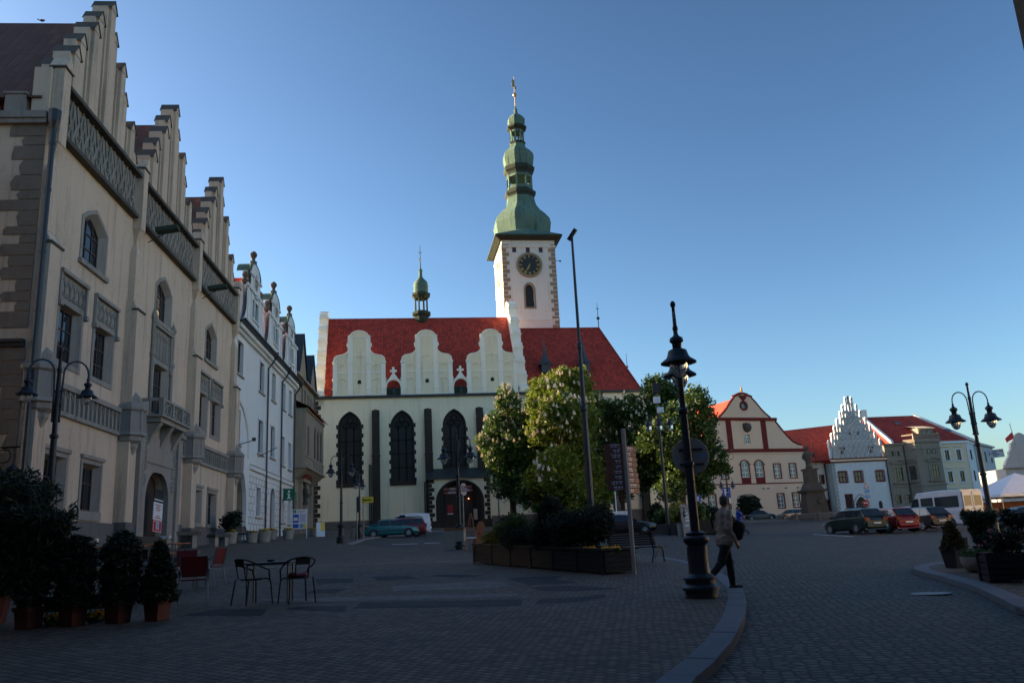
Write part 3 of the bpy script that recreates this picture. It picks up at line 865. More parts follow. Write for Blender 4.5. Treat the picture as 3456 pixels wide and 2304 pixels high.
for gi, c_ in enumerate((5.0, 13.3, 21.2)):
    prof = [(3.9, 16.62), (3.9, 17.3), (3.5, 17.6), (3.15, 18.1), (2.95, 18.9), (2.9, 20.2), (3.05, 20.25), (3.05, 20.5), (1.75, 20.6), (1.7, 21.6), (1.95, 21.65), (1.95, 21.85), (1.6, 22.0), (1.35, 22.45), (.8, 22.85), (.0, 23.0)]
    poly = [(c_ + x, z) for x, z in prof] + [(c_ - x, z) for x, z in reversed(prof[:-1])]
    wn = [rect(c_ - 1.15, c_ - .15, 18.1, 19.7), rect(c_ + .15, c_ + 1.15, 18.1, 19.7)]
    gb = MB().wall(poly, wn, -.35, .3).prism(poly, .0, .3).build('scrolled_gable', X['white'], wh)
    for p in wn: win(gb, p, -.12, cols=2, rows=(.5,), fw=.06)
    m = MB().box(c_ - 3.2, c_ + 3.2, -.5, -.34, 20.2, 20.45).box(c_ - 1.95, c_ + 1.95, -.46, -.34, 21.62, 21.82).box(c_ - 1.35, c_ + 1.35, -.48, -.34, 17.9, 18.05)
    m.prism([(c_ - .5, 19.95), (c_ + .5, 19.95), (c_, 20.3)], -.5, -.34)
    m.tube([(c_ + .72 * math.cos(t * PI / 12), -.38, 21.35 + .72 * math.sin(t * PI / 12)) for t in range(25)], .08, 5)
    for x in (-2.6, -1.4, 1.4, 2.6): m.box(c_ + x - .18, c_ + x + .18, -.42, -.34, 16.7, 20.2)
    m.build('moulding', X['white'], gb)
    m = MB()
    for t in range(6):
        m.lathe([(.0, 0), (.22, .01), (.22, .05), (0, .06)], 8, M=Matrix.Translation((c_ + .42 * math.cos(t * PI / 3), -.36, 21.35 + .42 * math.sin(t * PI / 3))) @ Matrix.Rotation(PI / 2, 4, 'X'))
    m.build('roundel', X['quoin'], gb)
    MB().lathe([(.3, 23.0), (.3, 23.3), (.14, 23.4), (.16, 23.6), (.3, 23.8), (.3, 24.0), (.15, 24.2), (0, 24.25)], 8, (c_, -.1, 0)).build('urn', X['darkstone'], gb)
    for s_ in (-2.75, 2.75): MB().lathe([(.28, 20.5), (.28, 20.8), (.12, 20.9), (.26, 21.2), (.16, 21.45), (0, 21.6)], 8, (c_ + s_, -.1, 0)).build('urn', X['darkstone'], gb)
    MB().tube([(c_ + math.cos(t * PI / 10) * 1.9, -.3, 21.95 + math.sin(t * PI / 10) * 1.06) for t in range(11)], .09, 5).add([(c_ + math.cos(t * PI / 10) * 1.88, y, 21.9 + math.sin(t * PI / 10) * 1.05) for y in (-.3, .8) for t in range(11)], [(t, t + 1, t + 12, t + 11) for t in range(10)]).build('copper_hood', X['copper'], gb)
    MB().add([(c_ - 4.15, .2, 16.5), (c_, .2, 21.9), (c_ + 4.15, .2, 16.5), (c_ - 4.15, 14.2, 16.5), (c_, 14.2, 21.9), (c_ + 4.15, 14.2, 16.5)], [(0, 1, 4, 3), (1, 2, 5, 4), (0, 2, 1), (3, 4, 5)]).build('roof', X['redtile_y'], wh)
for u in (11.75, 18.1, 25.0):
    m = MB().tube([(u + .7, -.6, 16.75), (u + .5, -.5, 16.2), (u, -.14, 15.5), (u, -.14, 12), (u, -.14, -.6)], .085, 6).lathe([(.1, 16.4), (.28, 16.7), (.3, 17.1)], 6, (u + .7, -.6, 0))
    m.build('drainpipe', X['iron'], wh)
p = WH.M @ Vector((18.6, -.85, 4.1))
m = MB().box(-.55, .55, -.06, .06, 0, 1.1)
sg = thing('information_sign', 'green square sign with a white letter i projecting from the white house', 'sign', M=Matrix.Translation(p))
m.build('panel', X['greenp'], sg)
MB().box(-.09, .09, -.075, -.061, .2, .62).box(-.2, .09, -.075, -.061, .56, .64).box(-.22, .22, -.075, -.061, .14, .22).lathe([(0, 0), (.11, .001), (.11, .01), (0, .012)], 10, M=Matrix.Translation((0, -.062, .82)) @ Matrix.Rotation(PI / 2, 4, 'X')).build('letter', X['whitep'], sg)
MB().box(-.6, -.55, -.03, .03, 1.0, 1.06).tube([(-.95, 0, 1.02), (.5, 0, 1.02)], .03, 5).build('bracket', X['iron'], sg)
for u, z, dd_, lab in ((1.6, 7.3, -1.3, 'black bracket spotlight beside the lowest window of the white house'), (8.9, 7.2, -1.6, 'thin slanting flag pole holder on the white house wall')):
    m = MB().tube([(0, 0, 0), (0, dd_, .75 if dd_ < -1.5 else .35)], .035, 5)
    if dd_ > -1.5: m.lathe([(.0, -.12), (.14, -.1), (.16, .14), (0, .16)], 8, (0, dd_, .38))
    tag(m.build('wall_spotlight' if dd_ > -1.5 else 'flag_holder', X['ironblack'], M=WH.M @ Matrix.Translation((u, 0, z))), lab, 'fitting')

# ---------------------------------------------------------------- grey house with the oriel
GH = Fac(-23.36, 86.26, -4.8, 2.85)
gh = thing('grey_house', 'grey rendered house with a red skirted bay and two dark gabled dormers', 'house', M=GH.M)
Lg = 14.2
hs = []
sp = [(4.6, 5.6, 15.3, 17.2), (6.6, 7.5, 15.3, 17.2), (8.6, 9.5, 15.3, 17.0), (10.6, 11.5, 15.2, 16.9), (12.4, 13.3, 15.2, 16.8), (1.2, 2.4, 2.2, 5.4), (8.0, 9.4, 3.6, 7.4), (10.6, 12.0, 3.6, 7.4)]
for a, b_, c, d in sp:
    p = rect(a, b_, c, d); hs.append(p); win(gh, p, .25, cols=2, rows=(.6,), sur=('grey', .15, .05))
MB().wall(rect(0.15, Lg, -1.2, 17.8), hs, 0, .3).box(.15, Lg, .5, 13, -1.2, 17.8).box(.15, .4, .003, .5, -1.2, 17.8).box(Lg - .3, Lg, .003, .5, -1.2, 17.8).build('wall', X['grey'], gh)
bw = [rect(1.9, 3.1, 9.2, 12.4)] + [arch(a, a + 1.5, 9.4, 12.0, 13.0) for a in (6.3, 8.5, 10.7)]
by = MB().wall(rect(1.0, 13.4, 8.0, 14.2), bw, -1.2, .25).box(1.0, 13.4, -.9, .0, 8.0, 14.2).box(1.0, 1.2, -1.19, -.9, 8, 14.2).box(13.2, 13.4, -1.19, -.9, 8, 14.2)
by.box(.8, 13.6, -1.4, -.02, 7.85, 8.1).add([(1, -1.2, 7.85), (13.4, -1.2, 7.85), (13.4, 0, 7.85), (1, 0, 7.85), (1.4, -.2, 6.9), (13, -.2, 6.9), (13, 0, 6.9), (1.4, 0, 6.9)], [(0, 4, 5, 1), (1, 5, 6, 2), (0, 3, 7, 4)])
bay_o = by.build('bay', X['grey'], gh)
for p in bw: win(bay_o, p, -.98, cols=2, rows=(.6,), sur=('grey', .16, .05))
m = MB()
for a in (6.0, 8.2, 10.4, 12.6): m.box(a - .12, a + .12, -1.32, -1.19, 8.1, 9.3)
m.box(1.0, 13.4, -1.3, -1.19, 9.0, 9.2).box(.9, 13.5, -1.35, -1.18, 13.9, 14.2)
m.build('moulding', X['grey'], bay_o)
MB().box(13.38, 13.42, -.85, -.35, 9.6, 12.2).build('side_pane', X['glasspale'], bay_o)
MB().add([(.6, -1.7, 14.2), (13.8, -1.7, 14.2), (13.5, 0, 15.1), (.9, 0, 15.1), (.6, -1.7, 14.1), (13.8, -1.7, 14.1)], [(0, 1, 2, 3), (4, 5, 1, 0)]).build('roof_skirt', X['redtile'], bay_o)
MB().box(0, Lg + .2, -.5, .1, 17.8, 18.05).build('cornice', X['grey'], gh)
MB().add([(0, -.5, 18.05), (Lg, -.5, 18.05), (Lg, 6.5, 23.5), (0, 6.5, 23.5), (0, 13.2, 18.05), (Lg, 13.2, 18.05)], [(0, 1, 2, 3), (3, 2, 5, 4), (0, 3, 4), (1, 5, 2)]).build('roof', X['slate'], gh)
for c_, w, zt in ((4.0, 2.7, 22.9), (10.8, 2.3, 22.0)):
    d = MB().prism([(c_ - w, 18.1), (c_ + w, 18.1), (c_, zt)], -.25, 1.0).build('dormer_gable', X['grey'], gh)
    MB().add([(c_ - w - .2, -.45, 18.0), (c_, -.45, zt + .25), (c_ + w + .2, -.45, 18.0), (c_ - w - .2, 5.5, 18.0), (c_, 5.5, zt + .25), (c_ + w + .2, 5.5, 18.0), (c_ - w - .2, -.45, 17.85), (c_, -.45, zt + .05), (c_ + w + .2, -.45, 17.85)],
             [(0, 1, 4, 3), (1, 2, 5, 4), (0, 6, 7, 1), (1, 7, 8, 2)]).build('dormer_roof', X['slate'], d)
pr = MB().box(3.6, 4.2, -.35, 0, -1, 6.6).box(6.6, 7.2, -.35, 0, -1, 6.6)
pr.prism([(3.3, 6.6), (7.5, 6.6), (7.3, 7.1), (5.4, 7.7), (3.5, 7.1)], -.7, 0)
pr = pr.build('portal', X['grey'], gh)
MB().wall(arch(4.2, 6.6, -.5, 3.2, 4.4), y=-.03).build('door', X['dooroak'], pr)
MB().prism([(3.2, 7.0), (7.6, 7.0), (7.4, 7.35), (5.4, 7.95), (3.4, 7.35)], -.85, -.02).build('hood', X['maroon'], pr)
st = MB().lathe([(.3, 0), (.32, .2), (.22, .3), (.24, .9), (.32, 1.4), (.24, 1.75), (.12, 1.85), (.16, 2.05), (.12, 2.25), (0, 2.3)], 8, (5.4, -.45, 4.3)).tube([(5.15, -.5, 5.7), (4.95, -.75, 5.2), (5.2, -.9, 5.0)], .08, 5).tube([(5.65, -.5, 5.7), (5.9, -.8, 5.3), (6.2, -1.0, 5.5)], .08, 5)
st.build('relief_figure', X['darkstone'], pr)
MB().tube([(13.6, -.12, 17.8), (13.6, -.12, -.6)], .08, 6).build('drainpipe', X['iron'], gh)
MB().box(.2, Lg - .05, -.12, .0, -1, 2.0).build('plinth', X['plinth'], gh)

# ---------------------------------------------------------------- houses around the camera, the unseen ones added to shade and bounce light
def town_house(M, w, d, h, ridge, mat, label, nwin=3, floors=3, roof='oldtile', ridge_along='x', g=1.2, z0=-1.5):
    t = thing('town_house', label, 'house', M=M)
    hs = []
    st = w / nwin
    for k in range(nwin):
        for q in range(floors):
            z = 1.0 + q * (h - 1.0) / floors + .5
            a = st * (k + .5)
            p = rect(a - .55, a + .55, z, z + min(2.0, (h - 1) / floors - 1.0)); hs.append(p)
            win(t, p, .2, fr='woodwin', rows=(.6,), sur=(mat, .14, .04))
    MB().wall(rect(0, w, z0, h), hs, 0, .25).box(0, w, .4, d, z0, h).box(0, .2, .002, .4, z0, h).box(w - .2, w, .002, .4, z0, h).build('wall', X[mat], t)
    MB().box(-.3, w + .3, -.4, d + .3, h, h + .3).build('cornice', X[mat], t)
    if ridge_along == 'x':
        v = [(-.3, -.4, h + .3), (w + .3, -.4, h + .3), (w + .3, d / 2, ridge), (-.3, d / 2, ridge), (-.3, d + .3, h + .3), (w + .3, d + .3, h + .3)]
        f = [(0, 1, 2, 3), (3, 2, 5, 4), (0, 3, 4), (1, 5, 2)]
    else:
        v = [(-.3, -.4, h + .3), (w / 2, -.4, ridge), (w + .3, -.4, h + .3), (-.3, d + .3, h + .3), (w / 2, d + .3, ridge), (w + .3, d + .3, h + .3)]
        f = [(0, 1, 4, 3), (1, 2, 5, 4), (0, 2, 1), (3, 4, 5)]
    MB().add(v, f).build('roof', X[roof], t)
    return t
p = TH.M @ Vector((-28.2, .6, 0))
town_house(Fac(p.x, p.y, -5.2, gz(p.x, p.y)).M, 24.0, 12, 15.5, 24, 'grey', 'unseen grey rendered house added for shade on the left before the town hall', 6, 3, z0=-2)  # unseen, added and raised to keep the low sun off the square
town_house(Fac(-34, -6, 90, gz(-20, -6)).M @ Matrix.Rotation(0, 4, 'Z'), 20, 10, 14, 20, 'brownstone', 'brown rendered house closing the square behind on the left', 5, 3) if 0 else None
# right hand neighbour with eaves corner in the picture; dark colour stands for shade
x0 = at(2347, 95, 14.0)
town_house(Fac(x0.x, 14.0, 180, gz(11, 5)).M, 26.0, 11, 12.2, 18, 'black', 'house coloured dark as if in shade, whose eaves corner enters the upper right corner', 6, 3, z0=-2)
town_house(Fac(-6.4, -14, 0, gz(-8, 0)).M, 22.4, 9, 13, 18, 'brownstone', 'unseen brown rendered house added to darken the foreground, left of the street mouth', 5, 3, z0=-2)  # added out of view to cut sky light on the foreground
town_house(Fac(-17, -15, 180 + 270, gz(0, -20)).M @ Matrix.Rotation(PI, 4, 'Z') @ Matrix.Translation((-27, 0, 0)), 27.0, 10, 13, 19, 'brownstone', 'unseen brown rendered house added behind the viewer to darken the foreground', 6, 3, z0=-2)  # added behind the camera so less sky reaches the foreground

town_house(Fac(77, 98, 199, gz(70, 60)).M, 82.0, 11, 13, 19, 'yellow', 'long pale yellow house row on the right side of the square', 16, 3, z0=-3)  # added out of view; its sunlit fronts bounce warm light

town_house(Fac(-46, 101, 80, 4.5).M, 12.0, 20, 13.5, 17, 'grey', 'unseen grey house added in the lane by the church to shade the lower trees', 3, 3, z0=-2)  # added out of view to shade the low part of the trees

# ---------------------------------------------------------------- church
CH = Fac(-27.3, 112, 81.3, 4.2)
ch = thing('church', 'cream gothic church with a red tiled roof, three white gables and a tall clock tower', 'church', M=CH.M)
q = 1.25                                     # the measured heights start below the plinth
LC = 46.0
W3 = [(3.05, 6.2, 5.4), (10.15, 13.3, 5.4), (17.35, 20.5, 7.1), (26.2, 29.0, 5.4), (33.6, 36.4, 5.4), (40.2, 43.0, 5.4)]
hs = [arch(a, b_, c + q, 12.9 + q, 15.2 + q, pointed=True) for a, b_, c in W3]
hs_w = [h for h in hs]
m = MB().wall(rect(0, LC, -1.5, 17.05 + q), hs_w, 0, .7).box(0, LC, .9, 18, -1.5, 17.05 + q).box(0, .5, .002, .9, -1.5, 17.05 + q).box(LC - .5, LC, .002, .9, -1.5, 17.05 + q)
m.build('wall', X['church'], ch)
for h, (a, b_, c) in zip(hs, W3):
    fr = MB().ring(h, grow(h, -.14), .25, .7)
    for k in (1, 2): fr.box(a + (b_ - a) * k / 3 - .07, a + (b_ - a) * k / 3 + .07, .42, .62, c + q, 13.4 + q)
    for z in (7.4, 9.3, 11.2): fr.box(a + .1, b_ - .1, .46, .6, z + q - .03, z + q + .03)
    for s_ in (-.5, .5): fr.tube([((a + b_) / 2 + s_ + .42 * math.cos(t * PI / 5), .5, 13.3 + q + .42 * math.sin(t * PI / 5)) for t in range(11)], .06, 4)
    fr.tube([((a + b_) / 2 + .4 * math.cos(t * PI / 5), .5, 14.1 + q + .4 * math.sin(t * PI / 5)) for t in range(11)], .06, 4)
    w = fr.build('window', X['tracery'], ch)
    MB().wall(h, y=.6).build('pane', X['lead'], w)
    jm = MB().ring(grow(h, .06), grow(h, -.12), -.02, .3)
    k = 0; z = c + q
    while z < 13 + q:
        hh = .62
        if k % 2 == 0:
            for s_, e in ((a - .26, a + .05), (b_ - .05, b_ + .26)): jm.box(s_, e, -.024, .2, z, z + hh - .05)
        z += hh; k += 1
    jm.box(a - .2, b_ + .2, -.2, .5, c + q - .45, c + q)
    jm.build('surround', X['black'], w)
for u, zb in ((7.6, .5), (14.75, .5), (21.95, .5), (30.3, .5), (37.3, .5), (44.9, .5)):
    m = MB()
    m.box(u, u + 1.05, -.75, 0, -1.5, 9.0 + q).add([(u, -.75, 9.0 + q), (u + 1.05, -.75, 9 + q), (u + 1.05, -.5, 9.5 + q), (u, -.5, 9.5 + q)], [(0, 1, 2, 3)])
    m.box(u + .01, u + 1.04, -.5, .001, 9.0 + q, 13.9 + q)
    m.add([(u, -.52, 13.9 + q), (u + 1.05, -.52, 13.9 + q), (u + .52, -.42, 15.2 + q), (u, 0, 15.3 + q), (u + 1.05, 0, 15.3 + q), (u + .52, 0, 15.45 + q)], [(0, 1, 2), (1, 4, 5, 2), (0, 2, 5, 3)])
    m.box(u - .06, u + 1.11, -.8, -.0, 8.95 + q, 9.08 + q)
    m.build('buttress', X['black'], ch)
MB().box(-.1, 14.6, -.16, 0, -1.5, .42 + q).build('plinth', X['plinth'], ch)
MB().box(23.6, LC, -.16, 0, -1.5, .3 + q).build('plinth', X['plinth'], ch)
MB().box(-.1, 14.6, -.2, .0, .42 + q, .56 + q).build('plinth_cap', X['quoin'], ch)
MB().box(23.6, LC, -.2, .0, .3 + q, .42 + q).build('plinth_cap', X['quoin'], ch)
m = MB().box(-.2, LC + .4, -.4, .5, 17.0 + q, 17.14 + q).box(-.2, LC + .4, -.5, .4, 17.14 + q, 17.32 + q)
m.build('gutter', X['slate'], ch)
m = MB()
k = 0; z = .6
while z < 16.6 + q:
    m.box(-.05, .75 if k % 2 else .4, -.04, .3, z, z + .55); z += .6; k += 1
m.build('quoin', X['black'], ch)
# roofs
e0, rg = 17.2 + q, 31.0 + q
MB().add([(1.0, .25, e0), (28.6, .25, e0), (28.6, 9, rg), (1.0, 9, rg), (1.0, 17.75, e0), (28.6, 17.75, e0)], [(0, 1, 2, 3), (3, 2, 5, 4), (0, 3, 4), (1, 5, 2)]).build('nave_roof', X['redtile'], ch)
rc = 29.0 + q
e1 = 17.1 + q
cr = MB().add([(29.5, .0, e1), (46.4, .0, e1), (43.05, 9, rc), (29.5, 9, rc), (29.5, 18, e1), (46.4, 18, e1), (48.6, 9, e1)], [(0, 1, 2, 3), (3, 2, 5, 4), (1, 6, 2), (6, 5, 2), (0, 3, 4)]).build('chancel_roof', X['redtile'], ch)
MB().tube([(43.05, 9, rc + .05), (48.6, 9, e1 + .1)], .1, 5).tube([(43.05, 9, rc + .05), (46.4, 0, e1 + .1)], .1, 5).tube([(29.6, 9, rc + .08), (43.05, 9, rc + .08)], .12, 5).build('ridge_cap', X['redtile'], cr)
MB().box(46, 48, 2, 16, -1.5, e1).build('apse_wall', X['church'], ch)
MB().tube([(43, 9, rc), (43, 9, rc + 4.2)], [.08, .03], 5).lathe([(0, rc + 1.3), (.28, rc + 1.6), (.28, rc + 1.7), (0, rc + 2.0)], 8, (43, 9, 0)).box(42.75, 43.25, 8.97, 9.03, rc + 3.2, rc + 3.3).build('finial', X['ironblack'], ch)
f2 = MB().lathe([(.9, 0), (.9, 1.2), (.0, 3.2)], 6, (48.3, 13, 20.6)).tube([(48.3, 13, 23), (48.3, 13, 27.0)], [.06, .03], 5).lathe([(0, 24.6), (.22, 24.8), (0, 25.1)], 6, (48.3, 13, 0))
f2.build('ridge_turret', X['copperdark'], ch)
for u in (32.8, 38.7):
    z = 20.6 + q
    d = MB().box(u - .65, u + .65, 2.0, 4.5, z, z + 1.2).lathe([(1.15, z + 1.2), (.7, z + 1.9), (.25, z + 3.2), (.05, z + 5.2), (0, z + 5.3)], 6, (u, 2.8, 0), a0=PI / 6)
    d.build('roof_dormer', X['slate'], ch)
# three attic gables
half = [(3.6, 17.25), (3.6, 19.5), (3.72, 19.55), (3.72, 19.8), (3.5, 19.85), (3.5, 21.85), (3.62, 21.9), (3.62, 22.1), (3.5, 22.2), (3.42, 22.7), (3.05, 23.0), (2.5, 23.1), (2.0, 23.22), (1.6, 23.55), (1.36, 24.0), (1.4, 24.15), (1.62, 24.3), (1.68, 24.65), (1.5, 24.85), (1.3, 24.9), (1.3, 25.6), (1.48, 25.65), (1.48, 25.85), (1.2, 25.95), (1.0, 26.25), (.6, 26.5), (0, 26.6)]
for c_ in (5.95, 15.3, 24.5):
    poly = [(c_ + x, z + q) for x, z in half] + [(c_ - x, z + q) for x, z in reversed(half[:-1])]
    hole = arch(c_ - .26, c_ + .26, 19.0 + q, 19.35 + q, 19.6 + q)
    gb = MB().wall(poly, [hole], -.3, .5)
    n_ = len(poly)
    gb.add([(a, y, z) for y in (-.3, .5) for a, z in poly], [(i, i + n_, (i + 1) % n_ + n_, (i + 1) % n_) for i in range(n_)])
    gb = gb.build('attic_gable', X['church'], ch)
    MB().wall(hole, y=.1).build('opening', X['ironblack'], gb)
    m = MB()
    for x, w, t in ((-3.3, .3, 21.8), (-1.25, .32, 25.5), (1.25, .32, 25.5), (3.3, .3, 21.8)): m.box(c_ + x - w, c_ + x + w, -.42, -.29, 17.5 + q, t + q)
    for z, w in ((18.3, 3.75), (22.0, 3.7)):
        for x in (-3.3, -1.25, 1.25, 3.3): m.box(c_ + x - .4, c_ + x + .4, -.5, -.28, z + q - .1, z + q + .08)
    for z, w in ((17.4, 3.7), (20.6, 3.5), (23.0, 1.3), (25.7, 1.55)): m.box(c_ - w, c_ + w, -.38, -.285, z + q - .08, z + q + .06)
    for i in range(len(half) - 1):
        for s_ in (-1, 1):
            (xa, za), (xb, zb) = half[i], half[i + 1]
            if za > 22: m.tube([(c_ + s_ * xa, -.32, za + q), (c_ + s_ * xb, -.32, zb + q)], .1, 5)
    m.build('moulding', X['churchtrim'], gb)
    for x, z in ((-2.3, 19.4), (2.3, 19.4), (-2.3, 21.4), (2.3, 21.4), (0, 22.7)):
        m = MB().tube([(c_ + x + .42 * math.cos(PI * t / 6), -.36, z + q + .34 * math.sin(PI * t / 6)) for t in range(7)], .08, 5).prism([(c_ + x - .25, z + q), (c_ + x + .25, z + q), (c_ + x + .12, z + q + .22), (c_ + x - .12, z + q + .22)], -.36, -.3)
        m.build('shell_niche', X['church'], gb)
for c_ in (10.63, 20.0):
    arc = [(1.12 * math.cos(PI * t / 10), 18.55 + q + 1.1 * math.sin(PI * t / 10)) for t in range(11)]
    m = MB()
    for i in range(10):
        (xa, za), (xb, zb) = arc[i], arc[i + 1]
        m.tube([(c_ + xa, -.1, za), (c_ + xb, -.1, zb)], .2, 6)
    m.box(c_ - 1.28, c_ - .98, -.2, .2, 17.3 + q, 18.6 + q).box(c_ + .98, c_ + 1.28, -.2, .2, 17.3 + q, 18.6 + q)
    m.add([(c_ - .75, -.2, 19.5 + q), (c_ + .75, -.2, 19.5 + q), (c_ + .22, -.2, 20.3 + q), (c_ - .22, -.2, 20.3 + q), (c_ - .75, .15, 19.5 + q), (c_ + .75, .15, 19.5 + q), (c_ + .22, .15, 20.3 + q), (c_ - .22, .15, 20.3 + q)], [(0, 1, 2, 3), (1, 5, 6, 2), (0, 3, 7, 4), (3, 2, 6, 7)])
    m.box(c_ - .16, c_ + .16, -.15, .1, 20.2 + q, 21.35 + q).box(c_ - .48, c_ + .48, -.14, .09, 20.65 + q, 20.95 + q)
    ac = m.build('arched_crest', X['churchtrim'], ch)
    MB().box(c_ - .95, c_ + .95, -.05, .3, 17.3 + q, 18.4 + q).lathe([(.25, 17.3 + q), (.3, 17.7 + q), (.12, 18.1 + q), (.05, 18.6 + q)], 6, (c_, -.35, 0)).build('rain_hopper', X['copperdark'], ac)
# stepped end gables
def stepgable(u0, u1, zp, name):
    n_ = 7
    prof = []
    zb = 17.1 + q
    for k in range(n_):
        y = k * 8.1 / n_
        z = zb + 1.4 + (zp - zb - 2.0) * k / (n_ - 1)
        prof += [(y, z - .9 if k else z - .9), (y - .05, z - .55), (y + .12, z - .15), (y + .45, z), (y + 8.1 / n_, z)]
    prof = [(0.0, zb - 1)] + prof + [(8.2, zp - .3), (8.5, zp), (9, zp + .15)]
    poly = prof + [(18 - y, z) for y, z in reversed(prof[:-1])]
    gb = MB().prism(poly, u0, u1, axis='x').build(name, X['churchtrim'], ch)
    for k in range(n_):
        m = MB(); y = k * 8.1 / n_; z = zb + 1.4 + (zp - zb - 2.0) * k / (n_ - 1)
        m.box(u0 - .12, u1 + .12, y - .12, y + .5, z - 1.0, z - .8)
        m.build('moulding', X['churchtrim'], gb)
stepgable(-.1, 1.1, 32.0 + q, 'west_gable')
stepgable(28.4, 29.7, 33.4 + q, 'east_gable')
# ridge turret
tc = (15.1, 9, 0)
t_ = MB().lathe([(.1, 29.4 + q), (1.0, 30.4 + q), (1.1, 31.1 + q), (1.5, 31.4 + q), (1.5, 31.75 + q), (1.1, 32.0 + q)], 8, tc, a0=PI / 8)
t_ = t_.build('small_turret', X['copperdark'], ch)
m = MB()
for k in range(8):
    a = k * PI / 4 + PI / 8
    m.lathe([(.13, 32.0 + q), (.1, 34.0 + q), (.17, 34.2 + q)], 6, (tc[0] + .95 * math.cos(a), tc[1] + .95 * math.sin(a), 0))
m.lathe([(1.1, 34.0 + q), (1.2, 34.15 + q), (1.5, 34.5 + q), (1.5, 34.8 + q), (1.1, 35.0 + q)], 8, tc, a0=PI / 8)
m.build('lantern', X['copperdark'], t_)
MB().lathe([(1.1, 35.0 + q), (1.12, 35.5 + q), (1.15, 36.2 + q), (1.0, 36.8 + q), (.6, 37.2 + q), (.3, 37.6 + q), (.26, 38.4 + q), (.34, 38.7 + q), (.12, 39.0 + q), (.07, 40.3 + q), (.04, 42.9 + q)], 12, tc).build('dome', X['copper'], t_, smooth=True)
MB().lathe([(0, 40.3 + q), (.2, 40.5 + q), (0, 40.75 + q)], 8, tc).box(tc[0] - .25, tc[0] + .25, 8.97, 9.03, 41.6 + q, 41.7 + q).build('finial_ball', X['gold'], t_)
# portal porch
yP = -2.0
pa = arch(16.2, 22.2, -1.5, 2.3 + q, 5.0 + q, n=8, pointed=True)
pm = MB().wall(rect(15.1, 23.2, -1.5, 5.55 + q), [pa], yP, .5).box(15.1, 15.5, yP + .002, 0, -1.5, 5.55 + q).box(22.8, 23.2, yP + .002, 0, -1.5, 5.55 + q)
po = pm.build('porch', X['church'], ch)
pi_ = arch(17.2, 21.0, -1.5, 2.1 + q, 4.3 + q, n=8, pointed=True)
def shrink(k): return [(19.2 + (x - 19.2) * k, (z if z < -1.4 else z * (.9 + .1 * k))) for x, z in pa]
m = MB().loft(pa, shrink(.86), yP - .03, yP + .5).loft(shrink(.86), shrink(.72), yP + .5, yP + 1.0).loft(shrink(.72), shrink(.64), yP + 1.0, yP + 1.8)
m.ring(grow(pa, .24), pa, yP - .06, yP + .05)
k = 0; z = -1.0
while z < 5.2 + q:
    w = .75 if k % 2 else .45
    m.box(15.05, 15.05 + w, yP - .03, yP + .3, z, z + .5).box(23.25 - w, 23.25, yP - .03, yP + .3, z, z + .5); z += .55; k += 1
m.box(14.9, 16.3, yP - .12, yP + .1, -1.5, 1.2).box(22.1, 23.4, yP - .12, yP + .1, -1.5, 1.2)
m.build('portal_moulding', X['black'], po)
MB().wall(shrink(.66), y=yP + 1.75).build('door', X['door'], po)
MB().box(17.6, 18.35, yP + 1.66, yP + 1.74, 2.2, 3.3).build('red_notice', X['redpaint'], po)
MB().box(17.6, 18.35, yP + 1.665, yP + 1.735, 2.05, 2.19).build('white_notice', X['whitep'], po)
MB().box(21.0, 21.5, yP + .3, yP + .4, 1.2, 2.6).build('notice_board', X['greyp'], po)
_m, _n, _l, _p = _mat('candle_lamp'); _p.inputs['Emission Color'].default_value = (1, .35, .15, 1); _p.inputs['Emission Strength'].default_value = 4; X['candle'] = _m
MB().lathe([(0, 0), (.07, .05), (0, .12)], 8, (20.5, yP + 1.6, 4.0)).build('red_lamp', X['candle'], po)
MB().add([(14.8, yP - .35, 5.55 + q), (23.5, yP - .35, 5.55 + q), (23.5, -.05, 7.0 + q), (14.8, -.05, 7.0 + q), (14.8, yP - .35, 5.4 + q), (23.5, yP - .35, 5.4 + q), (14.8, -.05, 5.4 + q), (23.5, -.05, 5.4 + q)], [(0, 1, 2, 3), (4, 5, 1, 0), (0, 3, 6, 4), (1, 5, 7, 2)]).build('porch_roof', X['slate'], po)
for u in (7.2, 7.42): MB().tube([(u, -.14, -1), (u, -.14, 7.9 + q)], .07, 6).build('drainpipe', X['ironblack'], ch)
MB().tube([(14.6, -.2, -1), (14.6, -.2, 5.2 + q), (14.9, -.4, 5.4 + q)], .08, 6).build('drainpipe', X['ironblack'], ch)

# tower
ta, tb, t0, t1, tz = 28.97, 37.95, 14.8, 25.0, 47.3
sq = [rect(30.7, 31.4, 43.85 + q, 44.85 + q), rect(33.0, 33.7, 43.85 + q, 44.85 + q), rect(35.2, 35.9, 43.85 + q, 44.85 + q)]
lan = arch(32.55, 33.95, 34.3 + q, 37.2 + q, 38.3 + q)
m = MB().wall(rect(ta, tb, 0, tz), sq + [lan], t0, .5).box(ta, tb, t0 + .6, t1, 0, tz).box(ta, ta + .4, t0 + .002, t0 + .6, 0, tz).box(tb - .4, tb, t0 + .002, t0 + .6, 0, tz)
tw = m.build('tower', X['tower'], ch)
for p in sq: win(tw, p, t0 + .25, fr='maroon', cols=1, rows=(), fw=.1)
w = win(tw, lan, t0 + .4, fr='black', gl='lead', cols=1, rows=(.2, .4, .6, .8), fw=.08, sur=('quoin', .3, .06), y0=t0)
qs = [MB(), MB()]; k = 0; z = 20.0
